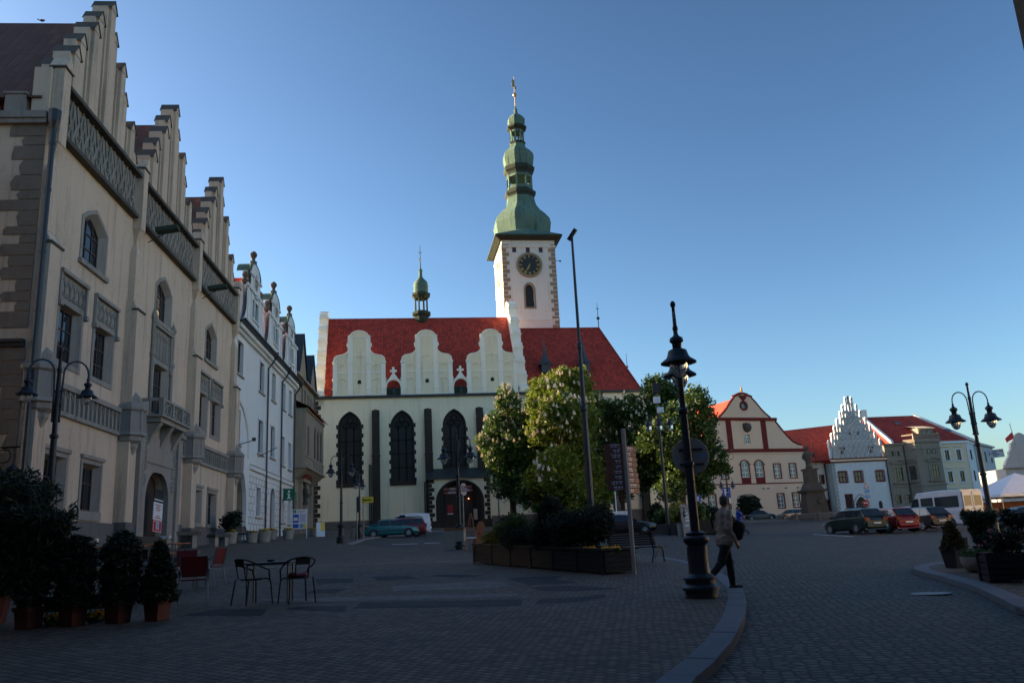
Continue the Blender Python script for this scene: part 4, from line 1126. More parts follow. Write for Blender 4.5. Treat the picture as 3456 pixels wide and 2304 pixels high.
while z < tz - 1:
    for s_ in (0, 1):
        m = qs[s_]
        w = 1.15 if (k + s_) % 2 else .7
        if s_ == 0: m.box(ta - .05, ta + w, t0 - .05, t0 + .4, z, z + .62).box(ta - .052, ta + .3, t0 - .049, t0 + (1.7 - w), z, z + .62)
        else: m.box(tb - w, tb + .05, t0 - .05, t0 + .4, z, z + .62)
    z += .74; k += 1
for m in qs: m.build('quoin', X['quoin'], tw)
MB().box(ta - .12, tb + .12, t0 - .12, t1 + .1, 32.0 + q, 32.25 + q).build('string_course', X['tower'], tw)
MB().box(ta - .15, tb + .15, t0 - .15, t1 + .1, 46.0, 46.3).build('string_course', X['tower'], tw)
MB().box(ta - 1.2, tb + 1.2, t0 - 1.2, t1 + 1.2, tz + .35, tz + .62).taper(ta - 1.15, tb + 1.15, t0 - 1.15, t1 + 1.15, tz + .35, tz - .05, .86).build('eaves', X['copperdark'], tw)
cx, cy = (ta + tb) / 2, (t0 + t1) / 2
skirt = MB()
sq_ = [(ta - 1.2, t0 - 1.2), (cx, t0 - 1.2), (tb + 1.2, t0 - 1.2), (tb + 1.2, cy), (tb + 1.2, t1 + 1.2), (cx, t1 + 1.2), (ta - 1.2, t1 + 1.2), (ta - 1.2, cy)]
def oct_(r_, z): return [(cx + r_ / math.cos(PI / 8) * math.cos(a), cy + r_ / math.cos(PI / 8) * math.sin(a), z) for a in (PI * (i / 4 + 1 / 8) for i in range(8))]
oc = [(cx + 5.0 * math.cos(PI * (1.25 + i / 4)), cy + 5.0 * math.sin(PI * (1.25 + i / 4)), tz + 2.2) for i in range(8)]
skirt.add([(x, y, tz + .63) for x, y in sq_] + oc, [(i, (i + 1) % 8, (i + 1) % 8 + 8, i + 8) for i in range(8)])
sp = skirt.lathe([(4.85, tz + 2.0), (5.05, 50.6), (5.2, 51.8), (5.0, 52.7), (4.3, 53.6), (3.4, 54.5), (2.8, 55.4), (2.55, 56.4), (2.5, 56.9)], 8, (cx, cy, 0), a0=PI / 8).build('spire', X['copper'], tw)
MB().lathe([(2.5, 56.9), (2.6, 57.2), (2.85, 57.5), (2.85, 58.0), (2.4, 58.2), (2.4, 58.4)], 8, (cx, cy, 0), a0=PI / 8).build('spire_cornice', X['copperdark'], tw)
MB().lathe([(2.35, 61.2), (2.45, 61.6), (2.8, 62.0), (2.9, 62.6), (2.6, 62.9)], 8, (cx, cy, 0), a0=PI / 8).build('spire_cornice', X['copperdark'], tw)
MB().lathe([(1.45, 67.4), (1.55, 67.7), (1.2, 67.9)], 8, (cx, cy, 0), a0=PI / 8).build('spire_cornice', X['copperdark'], tw)
MB().lathe([(1.2, 70.0), (1.4, 70.2), (1.85, 70.5), (1.8, 70.9), (1.5, 71.0)], 8, (cx, cy, 0), a0=PI / 8).build('spire_cornice', X['copperdark'], tw)
m = MB(); m2 = MB()
for k in range(8):
    a = k * PI / 4 + PI / 8
    r_ = 2.15
    m.box(-.15, .15, -.15, .15, 58.4, 61.3, Matrix.Translation((cx + r_ * math.cos(a), cy + r_ * math.sin(a), 0)) @ Matrix.Rotation(a, 4, 'Z'))
    m2.box(-.12, .12, -.12, .12, 67.9, 70.1, Matrix.Translation((cx + 1.15 * math.cos(a), cy + 1.15 * math.sin(a), 0)) @ Matrix.Rotation(a, 4, 'Z'))
m.lathe([(2.35, 60.7), (2.3, 61.3)], 8, (cx, cy, 0), a0=PI / 8).lathe([(2.3, 58.35), (2.3, 59.0)], 8, (cx, cy, 0), a0=PI / 8)
m.build('lantern', X['copper'], tw)
m2.lathe([(1.25, 69.7), (1.25, 70.1)], 8, (cx, cy, 0), a0=PI / 8).build('upper_lantern', X['copper'], tw)
MB().lathe([(2.6, 62.9), (2.7, 63.6), (2.85, 64.6), (2.75, 65.4), (2.2, 66.1), (1.5, 66.7), (1.35, 67.3), (1.4, 67.45)], 8, (cx, cy, 0), a0=PI / 8).build('middle_dome', X['copper'], tw)
MB().lathe([(1.45, 71.0), (1.6, 71.6), (1.6, 72.4), (1.2, 73.0), (.5, 73.5), (.3, 74.0), (.36, 74.4), (.2, 74.7), (.1, 75.2)], 8, (cx, cy, 0), a0=PI / 8).build('top_dome', X['copper'], tw)
MB().tube([(cx, cy, 74.5), (cx, cy, 81.2)], [.1, .04], 6).lathe([(0, 77.0), (.3, 77.2), (.38, 77.5), (.3, 77.75), (0, 77.95)], 10, (cx, cy, 0)).prism([(cx - .4, 79.1), (cx + .05, 79.2), (cx + .05, 80.2), (cx - .2, 80.7), (cx - .45, 80.1)], cy - .04, cy + .04).prism([(cx + .05, 78.6), (cx + .35, 78.7), (cx + .3, 79.3), (cx + .05, 79.2)], cy - .04, cy + .04).build('weathervane', X['gold'], tw)
cz = 41.6 + q
MC = Matrix.Translation((cx, t0 - .06, cz)) @ Matrix.Rotation(PI / 2, 4, 'X')
ck = MB().lathe([(0, 0), (1.9, .0), (1.9, .1), (0, .1)], 40, M=MC).build('clock', X['clockface'], tw)
MB().lathe([(1.88, .0), (2.15, .02), (2.1, .16), (1.9, .14), (1.88, .1)], 40, M=MC, cap=False).build('clock_rim', X['quoin'], ck) if 0 else None
num = MB()
for k in range(12):
    a = PI / 2 - k * PI / 6
    Mh = MC @ Matrix.Rotation(a - PI / 2, 4, 'Z')
    n_ = (2, 1, 2, 3, 2, 2, 3, 4, 4, 2, 2, 3)[k]
    for i in range(n_):
        o_ = (i - (n_ - 1) / 2) * .13
        num.box(o_ - .04, o_ + .04, 1.25, 1.7, .1, .13, Mh)
num.lathe([(1.78, .1), (1.84, .1), (1.84, .13), (1.78, .13)], 40, M=MC, cap=False)
for a, l_, w_ in ((R(-108), .85, .1), (R(-120), 1.45, .07)):
    num.add([(0, -w_, .15), (l_ * .7, -w_, .15), (l_, 0, .15), (l_ * .7, w_, .15), (0, w_, .15), (-.3, 0, .15)], [(0, 1, 2, 3, 4, 5)], MC @ Matrix.Rotation(a, 4, 'Z'))
num.build('clock_numeral', X['gold'], tw)
MB().ring([(cx + 2.2 * math.cos(t * PI / 20), cz + 2.2 * math.sin(t * PI / 20)) for t in range(40)], [(cx + 1.9 * math.cos(t * PI / 20), cz + 1.9 * math.sin(t * PI / 20)) for t in range(40)], t0 - .2, t0 + .02).build('clock_frame', X['quoin'], tw)
MB().ring([(-(cy) + 2.2 * math.cos(t * PI / 20), cz + 2.2 * math.sin(t * PI / 20)) for t in range(40)], [(-(cy) + 1.9 * math.cos(t * PI / 20), cz + 1.9 * math.sin(t * PI / 20)) for t in range(40)], ta - .15, ta + .02, Matrix(((0, 1, 0, 0), (-1, 0, 0, 0), (0, 0, 1, 0), (0, 0, 0, 1)))).build('side_clock_frame', X['quoin'], tw)
MB().tube([(tb, t0 - .1, 43.6), (tb + .9, t0 - .1, 43.6)], .05, 5).lathe([(0, -.15), (.22, 0), (0, .2)], 8, (tb + .8, t0 - .1, 43.5)).build('tower_bracket', X['ironblack'], tw)
# ---------------------------------------------------------------- peach house with the curved gable
PK = Fac(49.82, 145, 69.6, 3.9)
pk = thing('peach_house', 'peach house with a curved gable outlined in maroon and an arched doorway', 'house', M=PK.M)
Lp = 33.0
hs = []
def wins_m(par, spec, **k):
    r_ = []
    for a, b_, c, d in spec:
        p = rect(a, b_, c, d); r_.append(p)
        win(par, p, .2, fr='whitewin', gl='glasspale', cols=2, rows=(.33, .66), fw=.1, sur=('maroon', .2, .06), **k)
    return r_
hs += wins_m(pk, [(-6.85, -5.65, 6.85, 9.1), (-3.65, -2.45, 6.85, 9.1), (-20.3, -19.1, 2.1, 4.3), (-17.6, -16.4, 2.1, 4.3), (-6.85, -5.65, 1.9, 4.1), (-3.75, -2.55, 1.95, 4.15), (-20.3, -19.1, 6.9, 9.1), (-17.4, -16.2, 6.9, 9.1)])
for a in (-13.45, -10.6):
    p = arch(a, a + 1.5, 7.0, 9.1, 9.75); hs.append(p)
    w = win(pk, p, .2, fr='whitewin', gl='glasspale', cols=2, rows=(.3, .6), fw=.1)
    MB().ring(grow(p, .2), p, -.06, .03).box(a - .15, a + 1.65, -.08, .0, 5.95, 6.95).box(a - .4, a - .1, -.14, 0, 9.05, 9.25).box(a + 1.6, a + 1.9, -.14, 0, 9.05, 9.25).build('surround', X['maroon'], w)
dr = arch(-13.7, -11.3, -.8, 2.9, 4.0); hs.append(dr)
MB().wall(rect(-Lp, 0, -1.5, 11.1), hs, 0, .3).box(-Lp, 0, .5, 16, -1.5, 11.1).box(-.3, 0, .002, .5, -1.5, 11.1).box(-Lp, -Lp + .3, .002, .5, -1.5, 11.1).build('wall', X['pink'], pk)
dd = MB().wall(dr, y=.28).build('doorway', X['door'], pk)
MB().ring(grow(dr, .3), dr, -.06, .05).build('door_arch', X['quoin'], dd)
gc = -11.55
hp = [(11.2, 11.7), (11.0, 12.4), (10.2, 12.55), (9.2, 13.0), (8.2, 13.95), (7.2, 15.1), (6.1, 16.5), (6.3, 16.6), (6.3, 17.0), (5.2, 17.1), (4.2, 17.9), (3.4, 18.7), (2.6, 19.7), (1.75, 20.55), (1.9, 20.7), (1.4, 20.85), (.9, 21.1), (0, 21.3)]
poly = [(gc + x, z) for x, z in hp] + [(gc - x, z) for x, z in reversed(hp[:-1])]
gw = arch(gc - .5, gc + .5, 12.6, 14.0, 14.3)
oc_ = [(gc + .55 * math.cos(t * PI / 8), 19.1 + .55 * math.sin(t * PI / 8)) for t in range(16)]
gb = MB().wall(poly, [gw, oc_], -.02, .4).prism(poly, .45, .6).build('curved_gable', X['pink'], pk)
win(gb, gw, .2, fr='whitewin', gl='glasspale', cols=2, rows=(.4, .7), fw=.1, sur=('pink', .15, .1))
w = win(gb, oc_, .2, fr='woodwin', cols=1, rows=(), fw=.08)
MB().ring([(gc + .85 * math.cos(t * PI / 8), 19.1 + .85 * math.sin(t * PI / 8)) for t in range(16)], oc_, -.1, .05).build('surround', X['maroon'], w)
m = MB()
for s_ in (-1, 1):
    m.tube([(gc + s_ * x, .1, z) for x, z in hp[1:7]], .22, 6).tube([(gc + s_ * x, .1, z) for x, z in hp[9:14]], .22, 6).tube([(gc + s_ * x, .1, z) for x, z in hp[13:]], .26, 6)
    m.box(gc + s_ * 3.5 - .5, gc + s_ * 3.5 + .5, -.12, .0, 11.75, 16.6)
m.box(gc - 6.3, gc + 6.3, -.3, -.01, 16.55, 17.05)
m.prism([(gc - .5, 20.4), (gc, 19.9), (gc + .5, 20.4), (gc + .8, 20.9), (gc - .8, 20.9)], -.25, -.02)
m.build('gable_trim', X['maroon'], gb)
m = MB().lathe([(0, -.8), (.6, -.5), (.8, .1), (.65, .6), (0, .62)], 10, M=Matrix.Translation((gc + .1, -.1, 15.3)))
for k in range(5): m.lathe([(.12, .5), (.18, .75), (0, 1.0)], 6, M=Matrix.Translation((gc + .1 + (k - 2) * .32, -.1, 15.3 - abs(k - 2) * .06)))
m.build('coat_of_arms', X['darkstone'], gb)
MB().lathe([(.3, 21.2), (.16, 21.6), (.22, 21.8), (.03, 22.6)], 8, (gc, .1, 0)).build('finial', X['gold'], gb)
MB().box(-Lp - .2, .2, -.25, .003, 11.15, 11.75).build('cornice', X['maroon'], pk)
MB().box(-Lp, .05, -.1, .004, 5.85, 6.02).build('string_course', X['maroon'], pk)
MB().box(-Lp - .1, .1, -.18, .002, 10.9, 11.15).build('cornice_band', X['pink'], pk)
MB().add([(gc - 10.6, .4, 11.9), (gc - 6.2, .4, 16.4), (gc, .4, 20.8), (gc + 6.2, .4, 16.4), (gc + 10.9, .4, 12.2), (gc - 10.6, 16.2, 11.9), (gc - 6.2, 16.2, 16.4), (gc, 16.2, 20.8), (gc + 6.2, 16.2, 16.4), (gc + 10.9, 16.2, 12.2)], [(0, 1, 6, 5), (1, 2, 7, 6), (2, 3, 8, 7), (3, 4, 9, 8), (5, 6, 7), (5, 7, 8), (5, 8, 9), (0, 2, 1), (0, 3, 2), (0, 4, 3)]).build('roof', X['orangetile'], pk)
for u in (-9.6, -8.6, -5.0, -2.6, -1.6): MB().box(u - .12, u + .12, -.3, 0, 5.0, 5.2).build('wall_bracket', X['steel'], pk)

# ---------------------------------------------------------------- white house with the lattice gable
GB = Fac(55.98, 150, 84, 3.91)
gbh = thing('gabled_white_house', 'white house with a tall pinnacled lattice gable and dark red window frames', 'house', M=GB.M)
Lw = 10.15
hs = []
for a, b_, c, d in [(1.1, 2.4, 5.9, 7.8), (4.05, 5.3, 5.85, 7.75), (8.1, 9.35, 5.85, 7.7), (1.7, 2.9, 1.1, 3.7)]:
    p = rect(a, b_, c, d); hs.append(p)
    w = win(gbh, p, .25, fr='maroon', cols=2, rows=(.5,), fw=.12, sur=('maroon', .14, .04))
    m = MB(); n_ = 9
    for k in range(n_):
        z = c + (d - c) * k / (n_ - 1)
        if c > 4: m.box(a - .36, a - .15, -.03, .02, z - .07, z + .06).box(b_ + .15, b_ + .36, -.03, .02, z - .07, z + .06)
    if m.v: m.build('painted_quoin', X['maroon'], w)
dr = arch(3.4, 5.6, -1.4, 1.6, 3.3, pointed=True); hs.append(dr)
dn = arch(7.65, 8.4, .4, 1.9, 2.4); hs.append(dn)
MB().wall(rect(0, Lw, -1.5, 9.4), hs, 0, .35).box(0, Lw, .5, 16, -1.5, 9.4).box(0, .3, .002, .5, -1.5, 9.4).box(Lw - .3, Lw, .002, .5, -1.5, 9.4).build('wall', X['white'], gbh)
dd = MB().wall(dr, y=.3).build('door', X['door'], gbh)
MB().ring(grow(dr, .3), dr, -.05, .05).build('door_arch', X['white'], dd)
m = MB()
o_ = grow(dr, .38)
for k, (a, z) in enumerate(o_):
    if z > -1: m.box(a - .09, a + .09, -.06, .0, z - .07, z + .07)
m.build('door_dots', X['maroon'], dd)
MB().wall(dn, y=.25).build('small_door', X['door'], gbh)
MB().box(-.2, Lw + .2, -.2, .002, 9.4, 9.62).box(-.25, Lw + .25, -.3, .003, 9.95, 10.15).build('cornice', X['maroon'], gbh)
MB().box(-.2, Lw + .2, -.22, .001, 9.62, 9.95).build('cornice_band', X['yellowp'], gbh) if 0 else MB().box(-.2, Lw + .2, -.22, .001, 9.62, 9.95).build('cornice_band', X['yellow'], gbh)
gcx = 4.9
lv = [(5.05, 10.15, 12.2), (4.3, 12.2, 13.5), (3.6, 13.5, 14.8), (2.9, 14.8, 16.1), (2.1, 16.1, 17.4), (1.5, 17.4, 18.6), (.75, 18.6, 20.0)]
m = MB(); pin = MB(); lat = MB()
for i, (w, z0, z1) in enumerate(lv):
    m.box(gcx - w + .62, gcx + w - .62, .0, .5, z0, z1)
    m.box(gcx - w + .1, gcx + w - .1, -.14, .56, z1 - .12, z1 + .06) if i in (0, 2, 4) else m.box(gcx - w + .5, gcx + w - .5, -.06, .54, z1 - .08, z1 + .04)
    for s_ in (-1, 1):
        x = gcx + s_ * (w - .16)
        pin.box(x - .15, x + .15, .0, .4, z0 - .1, z1 + .75).prism([(x - .22, z1 + .75), (x + .22, z1 + .75), (x, z1 + 1.3)], -.05, .45).box(x - .22, x + .22, -.05, .45, z1 + .0, z1 + .12)
        x2 = gcx + s_ * (w - .62)
        if i < 6: pin.tube([(x2 + s_ * .4, .1, z0 + .5), (x2 + s_ * .1, .1, z1 - .1), (x2 - s_ * .35, .1, z1 + .3)], .12, 5)
    if i < 6:
        n_ = max(2, int(w * 2 / 1.0)); a0_ = gcx - w + .5; st = (w * 2 - 1.0) / n_
        for k in range(n_):
            u = a0_ + st * k
            if i == 0 and (k < 1 or k > n_ - 2): continue
            lat.tube([(u, -.04, z0 + .12), (u + st * .5, -.1, (z0 + z1) / 2), (u + st, -.04, z1 - .18)], .085, 4).tube([(u + st, -.04, z0 + .12), (u + st * .5, -.1, (z0 + z1) / 2), (u, -.04, z1 - .18)], .085, 4)
            lat.tube([(u, -.04, z0 + .6), (u + st * .5, -.06, z1 - .2), (u + st, -.04, z0 + .6)], .045, 4)
m.lathe([(.3, 20.0), (.2, 20.6), (.28, 20.7), (0, 20.9)], 8, (gcx, .2, 0))
gb = m.build('lattice_gable', X['palegrey'], gbh)
pin.build('pinnacle', X['white'], gb)
lat.build('lattice', X['white'], gb)
MB().lathe([(.1, 20.8), (.22, 21.1), (.1, 21.4), (0, 21.5)], 8, (gcx, .2, 0)).build('finial', X['ironblack'], gb)
for a in (1.95, 7.3): win(gb, rect(a, a + .85, 11.0, 12.0), -.02, fr='maroon', cols=1, rows=(.5,), fw=.14, sur=('maroon', .06, .06))
for a in (3.9, 5.5): MB().wall(arch(a, a + .4, 14.2, 14.7, 14.95), y=-.13).build('niche', X['ironblack'], gb)
m = MB()
for k in range(13):
    z = .6 + k * .68
    for j in range(3): m.add([(-.02 + j * .2, -.012, z + .1 * (j % 2)), (.18 + j * .2, -.012, z + .1 * (j % 2)), (.1 + j * .2, -.012, z + .32 + .1 * (j % 2))], [(0, 1, 2)])
    m.add([(-.02, -.012, z + .4), (.55, -.012, z + .36), (.3, -.012, z + .6)], [(0, 1, 2)])
m.build('painted_corner', X['darkstone'], gbh)
MB().add([(-9.5, .3, 9.9), (12.6, .3, 9.9), (16.4, 9, 18.1), (-4.2, 9, 16.6), (-9.5, 17, 9.9), (12.6, 17, 9.9)], [(0, 1, 2, 3), (3, 2, 5, 4), (0, 3, 4), (1, 5, 2)]).build('roof', X['redtile'], gbh)
wg = MB().box(-9, -.05, 2.5, 15, -1.5, 9.8).build('side_wing', X['white'], gbh)
MB().add([(-9.4, 1.7, 9.5), (0.3, 1.7, 10.1), (.3, 5.2, 13.4), (-9.4, 5.2, 12.6), (-9.4, 1.7, 9.3), (.3, 1.7, 9.9)], [(0, 1, 2, 3), (4, 5, 1, 0)]).build('wing_roof', X['redtile'], wg)
win(wg, rect(-1.5, -.55, 5.9, 7.6), 2.48, fr='maroon', cols=2, rows=(.5,), fw=.12)
win(wg, rect(-1.2, -.3, 1.0, 3.2), 2.48, fr='maroon', cols=2, rows=(.5,), fw=.12)
MB().tube([(Lw + .02, -.12, 9.6), (Lw + .02, -.12, -1)], .09, 6).build('drainpipe', X['iron'], gbh)
MB().tube([(-.25, 2.3, 9.6), (-.25, 2.3, -1)], .09, 6).build('drainpipe', X['iron'], gbh)

# ---------------------------------------------------------------- brown neo-renaissance house
GR = Fac(66.3, 151.09, 84, 3.91)
gr_ = thing('brown_house', 'brown grey house with a balustraded bay and pedimented windows', 'house', M=GR.M)
hs = []
bayw = []
for a, b_, c, d, par_y in [(1.15, 2.7, 5.7, 8.1, 0), (.9, 1.5, 10.2, 11.0, 0), (2.0, 2.6, 10.2, 11.0, 0), (2.6, 3.4, 1.8, 3.2, 0), (.7, 1.6, 1.8, 3.2, 0)]:
    p = rect(a, b_, c, d); hs.append(p)
    w = win(gr_, p, .25, fr='woodwin', cols=3 if d - c > 2 else 1, rows=(.62,), sur=('brownstone', .2, .08))
    if d - c > 2:
        MB().box(a - .5, b_ + .5, -.4, 0, c - .5, c - .3).build('sill', X['brownstone'], w)
        MB().box(a - .45, b_ + .45, -.35, 0, 8.7, 8.85).tube([((a + b_) / 2 + 1.25 * math.cos(PI * t / 8), -.2, 8.85 + .55 * math.sin(PI * t / 8)) for t in range(9)], .12, 5).build('pediment', X['brownstone'], w)
MB().wall(rect(0, 10.4, -1.5, 12.2), hs, 0, .3).box(0, 10.4, .5, 14, -1.5, 12.2).box(0, .3, .002, .5, -1.5, 12.2).box(10.1, 10.4, .002, .5, -1.5, 12.2).build('wall', X['brownstone'], gr_)
bm = MB()
A, B_, Cc, Dd = (3.6, 0), (4.9, -1.5), (9.6, -1.5), (10.38, 0)
pl = [A, B_, Cc, Dd]
bm.prism(pl, -1.5, 12.3, axis='z')
by = bm.build('bay', X['brownstone'], gr_)
bt_ = MB().prism([(3.4, 0), (4.8, -1.75), (9.8, -1.75), (10.5, 0)], 12.3, 12.75, axis='z').prism([(3.5, 0), (4.85, -1.62), (9.7, -1.62), (10.45, 0)], 13.6, 13.85, axis='z').prism([(3.55, 0), (4.87, -1.55), (9.65, -1.55), (10.4, 0)], 12.75, 12.95, axis='z')
for z0_, z1_ in ((4.6, 4.95), (11.1, 11.25)): MB().prism([(3.5, 0), (4.85, -1.65), (9.7, -1.65), (10.45, 0)], z0_, z1_, axis='z').build('string_course', X['brownstone'], by)
for k in range(17): bt_.lathe([(.09, 12.95), (.13, 13.2), (.07, 13.4), (.1, 13.6)], 6, (5.1 + k * .27, -1.5, 0))
bt_.box(4.75, 5.05, -1.62, -1.3, 12.9, 13.9).box(9.45, 9.72, -1.62, -1.3, 12.9, 13.9).build('balustrade', X['brownstone'], by)
for a, b_, yy in ((7.0, 8.6, -1.5),):
    w = win(by, rect(a, b_, 5.8, 8.2), yy - .02, fr='woodwin', cols=3, rows=(.62,), sur=('brownstone', .2, .12), y0=yy)
    MB().box(a - .5, b_ + .5, yy - .4, yy, 5.3, 5.5).build('sill', X['brownstone'], w)
    MB().box(a - .45, b_ + .45, yy - .35, yy, 8.8, 8.95).tube([((a + b_) / 2 + 1.3 * math.cos(PI * t / 8), yy - .2, 8.95 + .55 * math.sin(PI * t / 8)) for t in range(9)], .12, 5).build('pediment', X['brownstone'], w)
    win(by, rect(7.0, 7.6, 10.2, 11.0), yy - .02, cols=1, rows=()); win(by, rect(8.0, 8.6, 10.2, 11.0), yy - .02, cols=1, rows=())
MA = Matrix.Translation((3.6, 0, 0)) @ Matrix.Rotation(math.atan2(-1.5, 1.3), 4, 'Z')
w = win(by, rect(.45, 1.5, 5.8, 8.2), -.02, cols=2, rows=(.62,)); w.matrix_local = MA
MB().box(.15, 1.8, -.35, -.0, 5.3, 5.5).build('sill', X['brownstone'], by, M=MA)
m = MB().box(.2, 1.75, -.3, 0, 8.8, 8.95).tube([(.97 + .8 * math.cos(PI * t / 8), -.15, 8.95 + .5 * math.sin(PI * t / 8)) for t in range(9)], .1, 5)
m.build('pediment', X['brownstone'], by, M=MA)
m = MB()
for u in (.3, 3.0): m.box(u - .2, u + .3, -.06, 0, 10.2, 11.0)
for u in (5.6, 6.4, 9.1): m.box(u - .2, u + .3, -1.56, -1.5, 10.2, 11.0)
m.build('frieze_panel', X['grey'], by)
for z0_, z1_, d_ in ((12.1, 12.45, .35), (4.65, 4.9, .15), (11.1, 11.25, .12)): MB().box(-.1, 3.6, -d_, .002, z0_, z1_).build('cornice', X['brownstone'], gr_)
MB().tube([(3.5, -.15, 12), (3.5, -.15, -1)], .08, 6).build('drainpipe', X['iron'], gr_)

# ---------------------------------------------------------------- cream corner house
CR = Fac(76.53, 152.16, 84, 3.91)
cr_ = thing('corner_house', 'pale yellow corner house with white trim and a steep red roof with skylights', 'house', M=CR.M)
hs = []
for a, b_, c, d in [(.95, 1.8, 9.0, 10.85), (3.2, 4.05, 9.0, 10.85), (.85, 1.75, 5.1, 7.0), (3.15, 4.05, 5.1, 7.0), (.9, 1.8, 1.2, 3.4), (3.2, 4.1, 1.2, 3.4)]:
    p = rect(a, b_, c, d); hs.append(p)
    w = win(cr_, p, .25, fr='woodwin', cols=2, rows=(.6,), sur=('whitep', .2, .04))
    MB().box(a - .35, b_ + .35, -.2, 0, d + .55, d + .68).box(a - .25, b_ + .25, -.15, 0, c - .25, c - .12).build('sill', X['white'], w)
MB().wall(rect(0, 5.7, -1.5, 12), hs, 0, .3).box(0, 5.7, .5, 14, -1.5, 12).box(0, .3, .002, .5, -1.5, 12).box(5.4, 5.7, .002, .5, -1.5, 12).build('wall', X['yellow'], cr_)
sd = MB().add([(5.72, 0, -1.5), (8.4, 2.4, -1.5), (8.4, 14, -1.5), (5.72, 14, -1.5), (5.72, 0, 12), (8.4, 2.4, 12), (8.4, 14, 12), (5.72, 14, 12)], [(0, 1, 5, 4), (1, 2, 6, 5), (4, 5, 6, 7)]).build('side_wall', X['white'], cr_)
Ms = Matrix.Translation((5.72, 0, 0)) @ Matrix.Rotation(math.atan2(2.4, 2.68), 4, 'Z')
for c, d in ((9.0, 10.8), (5.2, 7.0)):
    w = win(sd, rect(.5, 1.2, c, d), -.02); w.matrix_local = Ms
MB().box(-.05, .35, -.1, .0, -1, 12).box(5.3, 5.76, -.1, .0, -1, 12).box(-.1, 5.9, -.3, .002, 12, 12.5).add([(5.72, -.12, 12), (8.6, 2.3, 12), (8.6, 2.3, 12.45), (5.72, -.12, 12.45)], [(0, 1, 2, 3)]).build('white_trim', X['whitep'], cr_)
rf = MB().add([(-.2, -.4, 12.5), (5.9, -.4, 12.5), (8.9, 2.2, 12.3), (1.6, 9, 18.6), (-8.6, 9, 18.6), (-8.6, .4, 12.6), (8.9, 15, 12.5), (-8.6, 15, 12.5)], [(0, 1, 2, 3, 4, 5), (4, 3, 6, 7), (3, 2, 6), (5, 4, 7)]).build('roof', X['redtile'], cr_)
MB().add([(8.95, 2.2, 12.3), (1.65, 9, 18.6), (1.65, 9, 18.9), (8.95, 2.2, 12.65), (9.2, 2.2, 12.3), (1.9, 9, 18.6), (1.9, 9, 18.9), (9.2, 2.2, 12.65)], [(0, 1, 2, 3), (4, 7, 6, 5), (3, 2, 6, 7)]).build('verge', X['whitep'], rf)
for u, y_ in ((-3.9, 6.2), (4.0, 3.0)):
    z_ = 12.5 + 6.1 * (y_ + .4) / 9.4
    MB().add([(u, y_ - .4, z_ - .2), (u + 1.0, y_ - .4, z_ - .2), (u + 1.0, y_ + .5, z_ + .42), (u, y_ + .5, z_ + .42)], [(0, 1, 2, 3)]).build('skylight', X['glasspale'], rf)
fw = MB().prism([(.2, 12.4), (9.2, 18.6), (9.2, 19.0), (.2, 13.0), (-.1, 12.4)], -8.9, -8.4, axis='x').box(-9.1, -7.9, 8.6, 9.6, 18, 20).build('fire_wall', X['white'], cr_)
dm = MB().box(-2.4, .4, 1.6, 6, 13, 15.3).build('dormer', X['brownstone'], rf)
MB().add([(-2.7, 1.3, 15.2), (.7, 1.3, 15.2), (.7, 6.5, 16.3), (-2.7, 6.5, 16.3), (-2.7, 1.3, 15.05), (.7, 1.3, 15.05)], [(0, 1, 2, 3), (4, 5, 1, 0)]).build('dormer_roof', X['yellow'], dm)
win(dm, rect(-1.9, -1.0, 13.8, 14.9), 1.58, cols=1, rows=()); win(dm, rect(-.7, .1, 13.8, 14.9), 1.58, cols=1, rows=())
# side street house, far roofs, baroque facade at the right edge, marquee
p = at(2271, 1050, 175)
sh_ = town_house(Fac(86.3, 158, 42, 4.4).M, 13, 9, 11.6, 14, 'palegrey', 'pale house receding along the side street beyond the corner house', 3, 3, roof='slate', z0=-2)
p = at(2292, 1140, 230)
town_house(Fac(p.x, 230, 84, 2.0).M, 16, 12, 6.6, 10.4, 'darkstone', 'low red roofed house at the end of the side street', 4, 1, roof='redtile', z0=-2)
p = at(2335, 1140, 120)
bq = thing('baroque_house', 'grey baroque house front at the right edge with a scrolled gable', 'house', M=Fac(p.x, 120, 84, 1.0).M @ Matrix.Scale(.6, 4))
MB().box(-1.5, 9, 0, 10, -3, 13.2).build('wall', X['palegrey'], bq)
prf = [(-1.2, 13.2), (-1.6, 13.9), (-1.0, 14.8), (-.3, 15.8), (.2, 16.4), (.1, 17.0), (.8, 17.6), (1.0, 19.0), (1.8, 19.6), (1.8, 20.0), (2.6, 21.2), (3.6, 21.6)]
MB().prism(prf + [(7.2 - x, z) for x, z in reversed(prf[:-1])], -.2, .6).build('scrolled_gable', X['palegrey'], bq)
MB().box(-2.0, 9.2, -.4, .2, 13.0, 13.4).box(-1.4, 9, -.25, .1, 7.0, 7.3).build('cornice', X['grey'], bq)
win(bq, rect(1.5, 2.6, 9.0, 11.5), -.02); win(bq, rect(5, 6.1, 9, 11.5), -.02)
